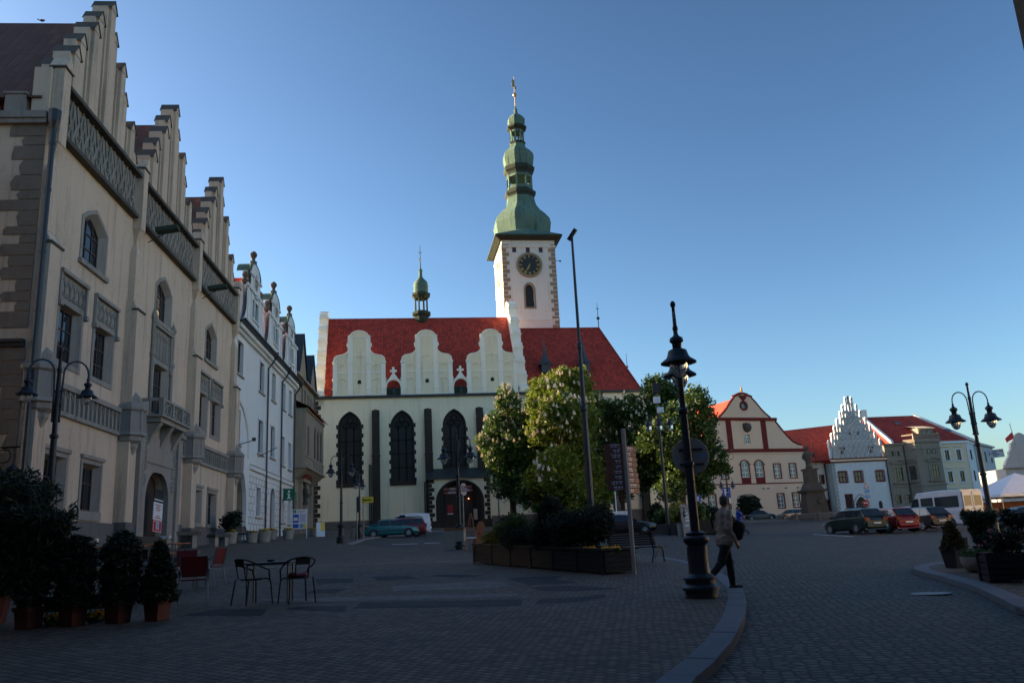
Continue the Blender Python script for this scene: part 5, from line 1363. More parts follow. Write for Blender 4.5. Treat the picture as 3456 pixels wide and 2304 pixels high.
# ---------------------------------------------------------------- street lamps
def make_lamp():
    t = thing('street_lamp', 'lamp', 'street lamp', group='dark two armed street lamps')
    MB().lathe([(.29, 0), (.29, .12), (.33, .13), (.33, .18), (.27, .24), (.27, .3), (.3, .31), (.3, .35), (.2, .42), (.185, .5), (.19, .9), (.17, .92), (.23, .98), (.24, 1.04), (.22, 1.08), (.17, 1.1), (.19, 1.14), (.09, 1.18)], 16).build('pedestal', X['iron'], t, smooth=True)
    MB().lathe([(.088, 1.16), (.085, 2.35), (.11, 2.37), (.11, 2.43), (.08, 2.46), (.07, 3.35), (.1, 3.38), (.1, 3.44), (.06, 3.48), (.05, 4.7), (.045, 5.0), (.055, 5.02), (.055, 5.06), (.04, 5.1), (.032, 5.48), (.05, 5.5), (.055, 5.55), (.03, 5.6), (0, 5.61)], 10).build('pole', X['iron'], t, smooth=True)
    for s in (-1, 1):
        pa = [(s * .075, 0, 3.75), (s * .08, 0, 4.4), (s * .1, 0, 4.9)] + [(s * (.37 - .27 * math.cos(a)), 0, 4.95 + .32 * math.sin(a)) for a in (PI * k / 8 for k in range(9))] + [(s * .64, 0, 4.8)]
        a = MB().tube(pa, .022, 6)
        for z in (3.78, 4.15, 4.5): a.box(-.02 + s * .04, .02 + s * .04, -.03, .03, z, z + .05) if 0 else a.tube([(0, 0, z), (s * .1, 0, z)], .035, 6)
        a.lathe([(.035, 4.78), (.035, 4.86)], 8, (s * .64, 0, 0))
        a = a.build('arm', X['iron'], t)
        MB().lathe([(.03, 4.8), (.06, 4.74), (.12, 4.7), (.13, 4.64), (.09, 4.6), (.085, 4.5), (.17, 4.46), (.2, 4.36), (.22, 4.32), (.33, 4.24), (.335, 4.22), (.25, 4.23), (.2, 4.25)], 18, (s * .64, 0, 0), cap=False).build('lamp_shade', X['iron'], a, smooth=True)
        MB().lathe([(.17, 4.25), (.17, 4.18), (.14, 4.08), (.08, 3.98), (0, 3.95)], 14, (s * .64, 0, 0), cap=False).build('lamp_glass', X['lampglass'], a, smooth=True)
    return t
lamp = make_lamp()
def top_scale(p, px, py, h=5.6):
    d = ray(px, py); dist = math.hypot(p.x, p.y)
    return (1.6 + d.z / math.hypot(d.x, d.y) * dist - p.z) / h
first = True
for lab, p, top, rz in (
    ('dark street lamp beside the walking man, its two shades seen one behind the other', gph(1612, 1371), (1547, 692), R(78.6)),
    ('dark two armed street lamp before the left end of the town hall', gat(97, 22.0, 1330) + Vector((0, 0, .1)), (138, 797), R(33)),
    ('dark two armed street lamp near the left corner of the church', gph(784, 1247), (777, 1034), R(4)),
    ('dark two armed street lamp in front of the church portal', gph(1057, 1262), (1050, 986), R(-3)),
    ('tall dark two armed street lamp by the silver minibus and flower tubs', gat(2288, 31.5, 1250) + Vector((0, 0, .1)), (2223, 878), R(3)),
    ('small dark street lamp by the yellow street sign left of the teal car', gph(826, 1236), (823, 1078), R(80)),
    ('small two armed street lamp before the peach house', gat(1678, 82, 1190), (1671, 1088), R(5)),
    ('slim far street lamp against the church wall right of the portal', gat(1147, 96, 1200) + Vector((0, 0, .1)), (1145, 1118), R(75))):
    s = top_scale(p, *top)
    if first: o = lamp; o['label'] = lab; o.location = p; o.rotation_euler = (0, 0, rz); o.scale = (s, s, s); first = False
    else: o = dup(lamp, lab, p, rz, s)
for ch in [c for c in bpy.data.objects if c.parent is None and 'left end of the town hall' in str(c.get('label'))]:
    for arm in [a for a in ch.children if a.name.startswith('arm')]:
        for o in arm.children:
            xm = .64 if sum(v.co.x for v in o.data.vertices) > 0 else -.64
            o.matrix_local = Matrix.Translation((xm, 0, 4.8)) @ Matrix.Scale(.72, 4) @ Matrix.Translation((-xm, 0, -4.8))
# round sign seen from behind, fixed to the near lamp
pl = gph(1612, 1371)
c_ = at(1587, 1047, pl.y + .12)
sg = thing('round_road_sign', 'grey back of a round road sign fixed to the near lamp pole', 'road sign', M=Matrix.Translation(c_))
MB().lathe([(0, 0), (.33, 0), (.34, .012), (.33, .024), (0, .024)], 32, M=Matrix.Rotation(-PI / 2, 4, 'X')).build('disc', X['greyp'], sg)
MB().box(-.22, .22, -.03, -.0, .105, .135).box(-.22, .22, -.03, 0, -.165, -.135).build('bracket', X['iron'], sg)
MB().box(.17, .27, -.004, -.001, -.03, .03).build('sticker', X['skyp'], sg)
# tall floodlight mast
p = gph(1364, 1262); s = 1
H = (1.6 + ray(1318, 545).z / math.hypot(*ray(1318, 545).xy) * math.hypot(p.x, p.y)) - p.z
ms = thing('floodlight_mast', 'very tall thin dark mast with one floodlight rising above the chestnut trees', 'light mast', p)
MB().lathe([(.16, 0), (.15, .5), (.125, H * .42), (.16, H * .425), (.16, H * .44), (.1, H * .445), (.085, H * .62), (.11, H * .625), (.11, H * .64), (.07, H * .645), (.055, H)], 10).build('pole', X['iron'], ms)
MB().box(-.14, .14, -.3, .3, -.06, .1, Matrix.Translation((.04, 0, H + .12)) @ Matrix.Rotation(R(-52), 4, 'Y') @ Matrix.Rotation(R(70), 4, 'Z')).box(-.05, .05, -.05, .05, -.15, .1, Matrix.Translation((0, 0, H))).build('lamp_head', X['ironblack'], ms)
# mast with lanterns and camera boxes between the trees
p = gat(1536, 58, 1220); H = 10.2 * 1.0
H = (1.6 + ray(1516, 893).z / math.hypot(*ray(1516, 893).xy) * math.hypot(p.x, p.y)) - p.z
ms = thing('lantern_mast', 'grey mast with three lanterns and white boxes before the right hand trees', 'light mast', p)
MB().lathe([(.13, 0), (.1, H * .5), (.07, H)], 8).build('pole', X['iron'], ms)
for k in range(3):
    x = (k - 1) * .75
    a = MB().tube([(0, 0, H * .78), (x * .7, -.1, H * .8), (x, -.15, H * .78)], .04, 5).build('arm', X['iron'], ms)
    MB().lathe([(.1, H * .78), (.22, H * .765), (.24, H * .75), (.2, H * .74)], 8, (x, -.15, 0)).build('lamp_shade', X['iron'], a)
    MB().lathe([(.19, H * .74), (.18, H * .715), (.08, H * .7)], 8, (x, -.15, 0)).build('lamp_glass', X['lampglass'], a)
MB().box(-.25, .25, -.3, .1, H * .97, H * 1.01 + .3).build('camera_housing', X['ironblack'], ms)
MB().box(-.22, .22, -.25, .1, H * .9, H * .945).box(-.05, .4, -.25, .1, H * .83, H * .87).build('equipment_box', X['whitep'], ms)

# ---------------------------------------------------------------- signs
p = gph(1458, 1319)
top = (1.6 + ray(1428, 986).z / math.hypot(*ray(1428, 986).xy) * math.hypot(p.x, p.y)) - p.z
fp = thing('finger_post', 'grey finger post with many brown direction boards in front of the trees', 'signpost', p)
MB().lathe([(.055, 0), (.055, top), (.0, top + .03)], 10).build('post', X['greyp'], fp)
def blades(par, z0, n, dz, l, ang, lr=1):
    for k in range(n):
        Mb = Matrix.Translation((0, 0, z0 - k * dz)) @ Matrix.Rotation(ang + random.uniform(-.04, .04), 4, 'Z')
        ln = l * random.uniform(.94, 1.04)
        b_ = MB().add([(lr * .06, y, z) for y in (-.012, .012) for z in (-.06, .06)] + [(lr * ln, y, z) for y in (-.012, .012) for z in (-.06, .06)] + [(lr * (ln + .05), y, 0) for y in (-.012, .012)],
                      [(0, 1, 5, 8, 4), (2, 6, 9, 7, 3), (1, 3, 7, 5), (0, 4, 6, 2), (5, 7, 9, 8), (4, 8, 9, 6)]).build('board', X['brownp'], par, M=Mb)
        m = MB(); x = .12; wd = random.uniform(.5, .85) * ln
        while x < wd:
            w = random.uniform(.03, .09)
            for s in (-1, 1): m.box(lr * x, lr * min(wd, x + w), s * .0135 - .001, s * .0135 + .001, .0, .035).box(lr * (x + .01), lr * min(wd * .9, x + w), s * .0135 - .001, s * .0135 + .001, -.042, -.022)
            x += w + .02
        m.build('lettering', X['whitep'], b_)
zt = (1.6 + ray(1432, 1022).z / math.hypot(*ray(1432, 1022).xy) * math.hypot(p.x, p.y)) - p.z
blades(fp, zt, 9, .132, .5, R(-6), -1)
blades(fp, zt - .08, 9, .132, .52, R(52))
p4 = gph(1057, 1262)
db = thing('direction_boards', 'pair of small brown direction boards on the lamp before the church portal', 'sign', Vector((p4.x, p4.y - .12, at(1040, 1128, p4.y).z)))
blades(db, .1, 2, .16, .62, R(8), -1); blades(db, .18, 2, .16, .62, R(12))
p = gat(1067, 40.5, 1266) + Vector((0, 0, .1))
pp = thing('sign_pole', 'thin pale pole with a round sign back beside the portal lamp', 'road sign', p)
MB().lathe([(.035, 0), (.035, 2.95)], 8).build('pole', X['steel'], pp)
MB().lathe([(0, 0), (.3, 0), (.3, .02), (0, .02)], 20, M=Matrix.Translation((.06, .05, 2.75)) @ Matrix.Rotation(R(60), 4, 'Z') @ Matrix.Rotation(-PI / 2, 4, 'X')).build('disc', X['greyp'], pp)
for lab, px, Y, mat, h, w, hh in (('yellow street sign on a thin post left of the teal car', 835, 62, 'yellowp', 3.0, .85, .42), ('narrow post with a dark vertical strip left of the teal car', 820, 61, 'plastic', 3.0, .16, 1.1)):
    p = gat(px, Y, 1236) + Vector((0, 0, .1))
    o = thing('street_sign', lab, 'sign', p)
    MB().lathe([(.04, 0), (.04, h)], 6).build('post', X['steel'], o)
    pn = MB().box(-w * .15, w * .85, -.03, .03, h - hh, h).build('panel', X[mat], o)
    if mat == 'yellowp': MB().box(0, w * .7, -.035, -.031, h - .26, h - .18).build('lettering', X['blackp'], pn)
p = gat(1675, 96, 1190)
pk_ = thing('parking_sign', 'blue parking sign with a white letter P left of the peach house door', 'road sign', p)
MB().lathe([(.05, 0), (.05, 4.0)], 6).build('post', X['steel'], pk_)
pn = MB().box(-.45, .45, -.06, -.02, 3.0, 4.1).build('panel', X['bluep'], pk_)
MB().box(-.22, -.1, -.07, -.062, 3.15, 3.95).box(-.1, .15, -.07, -.062, 3.85, 3.95).box(-.1, .15, -.07, -.062, 3.5, 3.6).box(.12, .24, -.07, -.062, 3.55, 3.9).build('letter', X['whitep'], pn)
MB().box(-.4, .4, -.06, -.02, 2.3, 2.9).build('lower_panel', X['whitep'], pk_)
p = gat(1607, 92, 1190)
o = thing('blue_sign', 'small blue road sign at the edge of the right hand tree', 'road sign', p)
MB().lathe([(.05, 0), (.05, 3.2)], 6).build('post', X['steel'], o)
pn = MB().box(-.35, .35, -.06, -.02, 2.5, 3.25).build('panel', X['bluep'], o)
MB().box(-.05, .08, -.07, -.062, 2.6, 3.1).build('white_mark', X['whitep'], pn)
p = gat(1992, 118, 1180)
o = thing('no_entry_sign', 'red round no entry sign at the corner of the gabled white house', 'road sign', p)
MB().lathe([(.06, 0), (.06, 2.2)], 6).build('post', X['steel'], o)
d = MB().lathe([(0, 0), (.42, 0), (.42, .03), (0, .03)], 20, M=Matrix.Translation((0, -.1, 2.1)) @ Matrix.Rotation(-PI / 2, 4, 'X')).build('disc', X['redpaint'], o)
MB().box(-.28, .28, -.115, -.102, 2.03, 2.15).build('white_bar', X['whitep'], d)
p = gat(1998, 121, 1180)
o = thing('warning_sign_post', 'post with red and white triangle and light blue plates by the painted corner', 'road sign', p)
MB().lathe([(.06, 0), (.06, 5.0)], 6).build('post', X['steel'], o)
MB().add([(-.42, -.1, 4.1), (.42, -.1, 4.1), (0, -.1, 4.85)], [(0, 1, 2)]).build('triangle', X['redpaint'], o)
MB().add([(-.26, -.11, 4.2), (.26, -.11, 4.2), (0, -.11, 4.66)], [(0, 1, 2)]).build('triangle_field', X['whitep'], o)
MB().box(-.38, .38, -.1, -.06, 3.45, 3.95).box(-.38, .38, -.1, -.06, 2.7, 3.1).build('blue_plate', X['skyp'], o)
p5 = gat(2288, 31.5, 1250) + Vector((0, 0, .1))
c_ = at(2287, 1041, 31.4)
o = thing('direction_sign', 'white direction board with small lettering and a red flash on the right hand lamp', 'sign', M=Matrix.Translation(c_) @ Matrix.Rotation(R(-3), 4, 'Y'))
pn = MB().box(-.28, .3, -.02, .02, -.15, .15).build('panel', X['whitep'], o)
m = MB()
for z, a, b_ in ((.08, -.14, .06), (.02, -.17, .02), (-.04, -.14, .12), (-.1, -.1, .04)): m.box(a, b_, -.024, -.021, z - .012, z + .014)
m.tube([(-.25, -.024, -.05), (-.25, -.024, .02), (-.2, -.024, .04)], .012, 4)
m.build('lettering', X['blackp'], pn)
MB().box(.12, .27, -.024, -.021, .06, .1).build('red_flash', X['redpaint'], pn)
# information board, easel signs, parking meter, litter bins
p = gph(687, 1236)
o = thing('information_board', 'white information board with green i logo and blue maps on two legs', 'notice board', p, R(10))
s = 1.55
MB().box(-.62, -.56, -.03, .03, 0, 2.35).box(.56, .62, -.03, .03, 0, 2.35).build('leg', X['whitep'], o)
pn = MB().box(-.56, .56, -.025, .025, .75, 2.3).build('panel', X['whitep'], o)
MB().box(-.5, -.26, -.032, -.026, 2.0, 2.24).build('green_logo', X['greenp'], pn)
MB().box(-.4, -.36, -.036, -.033, 2.03, 2.14).box(-.4, -.36, -.036, -.033, 2.17, 2.2).build('letter', X['whitep'], pn)
MB().box(-.2, .45, -.032, -.026, 2.13, 2.18).box(-.2, .3, -.032, -.026, 2.03, 2.07).build('heading', X['greyp'], pn)
MB().box(-.5, -.05, -.032, -.026, 1.25, 1.9).box(-.5, -.05, -.032, -.026, .82, 1.15).build('blue_map', X['bluep'], pn)
MB().box(-.44, -.12, -.036, -.033, 1.4, 1.65).build('map_inset', X['whitep'], pn)
MB().box(.02, .5, -.032, -.026, 1.25, 1.9).build('text_panel', plain('lilac_print', C(186, 184, 206), .5), pn)
MB().box(.02, .3, -.032, -.026, .82, 1.15).build('sky_print', X['skyp'], pn)
MB().box(.3, .5, -.032, -.026, .82, 1.15).build('yellow_print', X['yellowp'], pn)
p = gph(736, 1232)
o = thing('pavement_sign', 'small yellow and white pavement sign beside the grey house', 'sign', p, R(20))
MB().add([(-.35, -.3, 0), (.35, -.3, 0), (.35, 0, 1.2), (-.35, 0, 1.2)], [(0, 1, 2, 3)]).add([(-.35, .3, 0), (.35, .3, 0), (.35, .02, 1.2), (-.35, .02, 1.2)], [(3, 2, 1, 0)]).build('board', X['whitep'], o)
MB().add([(0, -.2, .5), (.33, -.2, .5), (.33, -.02, 1.18), (0, -.02, 1.18)], [(0, 1, 2, 3)]).build('yellow_notice', X['yellowp'], o)
p = gph(1096, 1258)
o = thing('easel_sign', 'brown rounded menu board on an easel behind the left end of the planter', 'sign', p, R(50))
MB().prism([(-.3, .0), (.3, 0), (.3, .95), (.18, 1.2), (0, 1.27), (-.18, 1.2), (-.3, .95)], -.03, .03, Matrix.Rotation(R(14), 4, 'X')).build('board', X['dooroak'], o)
MB().prism([(-.26, .05), (.26, .05), (.26, .9), (-.26, .9)], .035, .05, Matrix.Rotation(R(14), 4, 'X')).build('chalk_panel', X['blackp'], o)
MB().tube([(0, .0, 1.1), (0, -.6, 0)], .03, 5).build('strut', X['orangewood'], o)
p = gph(1083, 1266)
o = thing('folding_easel', 'thin wooden folding easel with a small white tray beside the portal lamp', 'easel', p, R(10))
MB().tube([(-.3, 0, 0), (.0, .1, 1.6)], .025, 5).tube([(.3, 0, 0), (.05, .1, 1.6)], .025, 5).tube([(0, .55, 0), (.02, .1, 1.6)], .02, 5).build('frame', X['orangewood'], o)
MB().box(-.2, .22, -.12, .05, .55, .6).build('tray', X['whitep'], o)
p = gph(1047, 1262)
o = thing('litter_bin', 'square concrete litter bin against the portal lamp', 'litter bin', p, R(-5))
MB().taper(-.42, .42, -.32, .32, 0, .85, 1.03).build('body', X['concrete'], o)
MB().box(-.45, .45, -.35, .35, .85, .95).build('rim', X['orangewood'], o)
p = gph(816, 1236)
o = thing('litter_bin', 'round concrete litter bin beside the posts left of the teal car', 'litter bin', p)
MB().lathe([(.32, 0), (.36, .8), (.3, .82), (.28, .6)], 14).build('body', X['concrete'], o)
MB().lathe([(.3, .8), (.3, .86), (.0, .9)], 14).build('lid', X['plastic'], o)
p = gp(1578, 1231)
o = thing('parking_meter', 'grey parking ticket machine covered with white notices behind the near lamp', 'ticket machine', p, R(4))
MB().box(-.22, .24, -.18, .18, 0, 1.85).prism([(-.28, 1.85), (.3, 1.85), (.27, 1.98), (-.25, 2.0)], -.24, .24).build('cabinet', X['greyp'], o)
m = MB()
for z, x in ((1.55, -.1), (1.35, .02), (1.12, .05), (.9, .05), (.6, .0)): m.box(x - .1, x + .14, -.19, -.182, z, z + .15)
m.build('notice', X['whitep'], o)
MB().box(-.16, .0, -.19, -.182, 1.2, 1.75).build('keypad', X['plastic'], o)
p = gp(1566, 1231)
o = thing('litter_bin', 'small concrete bin left of the ticket machine', 'litter bin', p)
MB().taper(-.2, .2, -.2, .2, 0, .8, 1.05).build('body', X['concrete'], o)
MB().box(-.23, .23, -.23, .23, .8, .86).build('rim', X['plinth'], o)

# ---------------------------------------------------------------- monument before the gabled house
p = gat(1873, 114, 1182)
mo = thing('fountain_monument', 'grey stone fountain monument with a dark statue on a tall pedestal', 'monument', p)
MB().lathe([(4.2, -.4), (4.2, .35), (3.9, .4), (3.9, .1)], 8, a0=PI / 8).lathe([(3.2, .0), (3.2, .8), (3.0, .9), (2.9, .5)], 8, a0=PI / 8).build('basin', X['slab'], mo)
MB().taper(-1.5, 1.5, -1.5, 1.5, 0, 3.6, .78).box(-1.3, 1.3, -1.3, 1.3, 3.6, 3.75).box(-1.55, 1.55, -1.55, 1.55, 3.75, 4.0).taper(-1.2, 1.2, -1.2, 1.2, 4.0, 4.9, .7).build('pedestal', X['darkstone'], mo)
MB().box(-.75, .75, -.75, .75, 4.9, 6.6).box(-.9, .9, -.9, .9, 6.6, 6.8).build('column', X['darkstone'], mo)
st = MB().lathe([(.45, 6.8), (.5, 7.0), (.4, 7.3), (.42, 7.9), (.55, 8.4), (.6, 8.8), (.45, 9.1), (.18, 9.2), (.2, 9.4), (.26, 9.6), (.2, 9.85), (0, 9.95)], 10).tube([(-.5, 0, 8.9), (-.75, -.1, 8.3), (-.55, -.35, 8.0)], .14, 6).tube([(.5, 0, 8.9), (.8, -.1, 8.4), (.85, -.3, 8.9)], .14, 6).tube([(.86, -.32, 7.2), (.86, -.32, 10.4)], .05, 5)
st.build('statue', X['darkstone'], mo)
MB().lathe([(0, 0), (.3, .05), (.3, .2), (0, .25)], 8, M=Matrix.Translation((.4, -1.35, 2.4)) @ Matrix.Rotation(PI / 2, 4, 'X')).build('crest', X['darkstone'], mo)
m = MB()
for k in range(6):
    a = PI + PI * (k + .5) / 6
    m.lathe([(.2, -.3), (.18, .9), (.1, 1.0)], 6, (5.4 * math.cos(a), 5.4 * math.sin(a) , 0))
for k in range(5):
    a, b_ = PI + PI * (k + .5) / 6, PI + PI * (k + 1.5) / 6
    m.tube([(5.4 * (math.cos(a) * (1 - t) + math.cos(b_) * t), 5.4 * (math.sin(a) * (1 - t) + math.sin(b_) * t), .85 - 1.6 * t * (1 - t)) for t in (i / 8 for i in range(9))], .05, 5)
m.build('chain_fence', X['slab'], mo)
# marquee and balustrade at the right edge, flag
p = gat(2345, 96, 1165)
mq = thing('marquee', 'white pointed marquee with open sides at the right edge', 'marquee', p)
hw = 4.6
MB().add([(-hw, -hw, 2.6), (hw, -hw, 2.6), (hw, hw, 2.6), (-hw, hw, 2.6), (0, 0, 5.0), (-hw, -hw, 2.3), (hw, -hw, 2.3), (hw, hw, 2.3), (-hw, hw, 2.3)], [(0, 1, 4), (1, 2, 4), (2, 3, 4), (3, 0, 4), (5, 6, 1, 0), (6, 7, 2, 1), (7, 8, 3, 2), (8, 5, 0, 3)]).build('canopy', X['canvas'], mq)
for x in (-hw + .1, 0, hw - .1):
    for y in (-hw + .1, hw - .1): MB().lathe([(.06, -.5), (.06, 2.4)], 6, (x, y, 0)).build('pole', X['steel'], mq)
MB().box(-hw + .3, hw, 1.5, 2, .0, 1.9).build('counter', X['orangewood'], mq)
p = gat(2330, 84, 1170)
m = MB().box(-5, 9, -.25, .25, -.4, .2).box(-5, 9, -.3, .3, 1.0, 1.2)
for k in range(30): m.lathe([(.1, .2), (.16, .45), (.09, .75), (.13, 1.0)], 6, (-4.7 + k * .47, 0, 0))
tag(m.build('balustrade', X['slab'], M=Matrix.Translation(p)), 'grey stone balustrade below the marquee at the right edge', 'balustrade')
p = at(2338, 1020, 118)
fl = thing('flag', 'small red and white flag on a thin pole above the baroque house', 'flag', p)
MB().tube([(0, 0, -3.5), (-.6, 0, 3.0)], .05, 5).build('pole', X['steel'], fl)
MB().add([(-.5, 0, 1.8), (-1.6, .1, .9), (-1.5, .0, .3), (-.3, 0, 1.0)], [(0, 1, 2, 3)]).build('cloth', X['redpaint'], fl)

# ---------------------------------------------------------------- foliage
def leafmesh(name, parent, mat, twigs, per, spread, size, aspect=1.5, up=0.0):
    twigs = np.array(twigs, dtype=np.float64)
    n = len(twigs) * per
    c = np.repeat(twigs, per, 0)
    off = rng.normal(size=(n, 3)); off /= np.linalg.norm(off, axis=1)[:, None]
    c = c + off * (rng.random((n, 1)) ** .5) * spread
    a = rng.normal(size=(n, 3)); a[:, 2] = a[:, 2] * .7 + up; a /= np.linalg.norm(a, axis=1)[:, None]
    b_ = np.cross(a, rng.normal(size=(n, 3))); b_ /= np.linalg.norm(b_, axis=1)[:, None]
    s = size * (.6 + .8 * rng.random((n, 1)))
    A, B_ = a * s * aspect * .5, b_ * s * .5
    nn = np.cross(a, b_) * s * .12
    v = np.stack([c - A, c + B_ * .9 + nn, c + A, c - B_ * .9 + nn], 1).reshape(-1, 3)
    me = bpy.data.meshes.new(name)
    me.vertices.add(n * 4); me.vertices.foreach_set('co', v.ravel())
    me.loops.add(n * 4); me.loops.foreach_set('vertex_index', np.arange(n * 4, dtype=np.int32))
    me.polygons.add(n); me.polygons.foreach_set('loop_start', np.arange(0, n * 4, 4, dtype=np.int32))
    try: me.polygons.foreach_set('loop_total', np.full(n, 4, dtype=np.int32))
    except Exception: pass
    me.update(calc_edges=True)
    me.materials.append(mat)
    o = bpy.data.objects.new(name, me); col.objects.link(o)
    if parent is not None: o.parent = parent
    return o

def shell(lobes, n, inner=.55, squash=1.0):
    L = np.array(lobes, dtype=np.float64)
    w = L[:, 3] ** 2; w /= w.sum()
    idx = rng.choice(len(L), n, p=w)
    d = rng.normal(size=(n, 3)); d /= np.linalg.norm(d, axis=1)[:, None]
    r = inner + (1 - inner) * rng.random((n, 1)) ** .6
    r = r * (.66 + .5 * rng.random((n, 1)))
    d[:, 2] *= squash
    return L[idx, :3] + d * r * L[idx, 3:4]

def tree(lab, base, lobes, ntw, size, mat, group=None, blossoms=0, trunk_r=.4, per=7, name='chestnut_tree'):
    t = thing(name, lab, 'tree', base, group=group)
    Lb = [(x - base.x, y - base.y, z - base.z, r) for x, y, z, r in lobes]
    zc = sum(l[2] for l in Lb) / len(Lb)
    m = MB()
    cx = sum(l[0] for l in Lb) / len(Lb); cy = sum(l[1] for l in Lb) / len(Lb)
    m.tube([(0, 0, -.2), (.02, 0, .6), (cx * .2, cy * .2, zc * .35), (cx * .8, cy * .8, zc * .8), (cx, cy, zc * 1.25)], [trunk_r * 1.4, trunk_r, trunk_r * .85, trunk_r * .55, trunk_r * .2], 9)
    for x, y, z, r in Lb:
        k = random.uniform(.4, .75)
        s = Vector((cx * k, cy * k, min(z * .85, zc * k * 1.1)))
        mid = s.lerp(Vector((x, y, z)), .55) + Vector((random.uniform(-.3, .3), random.uniform(-.3, .3), -.25))
        m.tube([s, mid, (x, y, z)], [trunk_r * .4, trunk_r * .22, .03], 6)
        for _ in range(3):
            q_ = Vector((x, y, z)) + Vector((random.gauss(0, 1), random.gauss(0, 1), random.gauss(.3, 1))).normalized() * r * .8
            m.tube([Vector((x, y, z)) * .85 + mid * .15, q_], [.06, .02], 4)
    m.build('trunk', X['bark'], t)
    leafmesh('crown', t, X[mat], shell(Lb, ntw), per, size * 1.9, size, 1.5, .1)
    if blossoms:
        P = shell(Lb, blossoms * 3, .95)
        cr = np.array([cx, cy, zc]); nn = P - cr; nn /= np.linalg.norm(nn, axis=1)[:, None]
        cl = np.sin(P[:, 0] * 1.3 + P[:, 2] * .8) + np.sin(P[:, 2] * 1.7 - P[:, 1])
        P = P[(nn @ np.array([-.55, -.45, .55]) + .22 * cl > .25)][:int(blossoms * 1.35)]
        m = MB()
        for x, y, z in P:
            s = random.uniform(.8, 1.4)
            m.lathe([(.05, 0), (.14 * s, .06), (.13 * s, .16 * s), (.07 * s, .32 * s), (0, .44 * s)], 5, (x, y, z))
        m.build('blossom', X['blossom'], t)
    return t

def lobes_px(L_, Y, jit=1.8):
    out = []
    for px, py, rp in L_:
        yy = Y + random.uniform(-jit, jit)
        p = at(px, py, yy); out.append((p.x, p.y, p.z, rp * yy / 1907))
    return out
gT = 'chestnut trees in front of the church'
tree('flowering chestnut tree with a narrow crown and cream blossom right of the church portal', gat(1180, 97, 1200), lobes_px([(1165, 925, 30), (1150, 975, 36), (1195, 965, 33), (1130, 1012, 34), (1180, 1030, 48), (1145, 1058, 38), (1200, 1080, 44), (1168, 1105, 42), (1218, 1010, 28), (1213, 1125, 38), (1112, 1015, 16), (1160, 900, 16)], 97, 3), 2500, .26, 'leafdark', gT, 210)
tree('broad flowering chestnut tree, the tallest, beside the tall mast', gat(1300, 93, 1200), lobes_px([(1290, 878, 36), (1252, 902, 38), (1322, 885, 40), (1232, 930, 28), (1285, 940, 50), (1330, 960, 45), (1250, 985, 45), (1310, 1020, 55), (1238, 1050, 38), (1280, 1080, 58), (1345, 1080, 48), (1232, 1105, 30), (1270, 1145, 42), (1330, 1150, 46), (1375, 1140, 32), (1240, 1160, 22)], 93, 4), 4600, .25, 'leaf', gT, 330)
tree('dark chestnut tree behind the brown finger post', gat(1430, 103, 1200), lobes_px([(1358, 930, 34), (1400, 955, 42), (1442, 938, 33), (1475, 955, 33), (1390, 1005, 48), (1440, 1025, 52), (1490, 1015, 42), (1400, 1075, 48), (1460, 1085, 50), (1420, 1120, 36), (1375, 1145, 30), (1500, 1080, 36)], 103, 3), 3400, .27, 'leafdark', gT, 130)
tree('wide green tree without blossom left of the peach house', gat(1570, 99, 1200), lobes_px([(1508, 890, 35), (1545, 905, 26), (1500, 940, 42), (1550, 968, 46), (1598, 915, 30), (1618, 932, 20), (1590, 970, 38), (1615, 1010, 36), (1560, 1030, 50), (1640, 1055, 36), (1625, 960, 26), (1590, 1085, 44), (1522, 1080, 44), (1660, 1075, 18), (1540, 1120, 36), (1612, 1112, 30), (1502, 1010, 42)], 99, 3), 4200, .25, 'leafdark', gT, 0)  # darker leaf colour stands in for shade on this crown

def bush(name, lab, cat, base, r, h, mat, n=160, size=.1, group=None, lobes=6, per=6, M=None, parent=None, spread=None):
    L_ = [(0, 0, h * .5, min(r, h * .5) * .85)]
    for _ in range(lobes):
        a = random.uniform(0, 2 * PI)
        L_.append((math.cos(a) * r * .5, math.sin(a) * r * .5, h * random.uniform(.3, .75), r * random.uniform(.4, .6)))
    tw = shell(L_, n, .4)
    tw = tw[tw[:, 2] > .02]
    if parent is None:
        t = thing(name, lab, cat, base, group=group)
        st = MB()
        for _ in range(5): st.tube([(0, 0, -.05), (random.uniform(-.3, .3) * r, random.uniform(-.3, .3) * r, h * .5)], [.02, .008], 4)
        st.build('stem', X['bark'], t)
        leafmesh('foliage', t, X[mat], tw, per, spread or size * 1.4, size, 1.7)
        return t
    return leafmesh('foliage', parent, X[mat], tw, per, spread or size * 1.4, size, 1.7)
def conifer(parent, r, h, z0, n=1100, size=.026, mat='conifer', name='foliage', cone=True):
    z = rng.random(n) ** 1.3
    rad = r * ((1 - z) ** .75 if cone else (.75 + .5 * z) * (1 - z ** 4) ** .5) * (.3 + .8 * rng.random(n)) + .02
    a = rng.random(n) * 2 * PI
    tw = np.stack([rad * np.cos(a), rad * np.sin(a), z0 + z * h], 1)
    return leafmesh(name, parent, X[mat], tw, 8, size * 2.2, size, 3.2, .3)
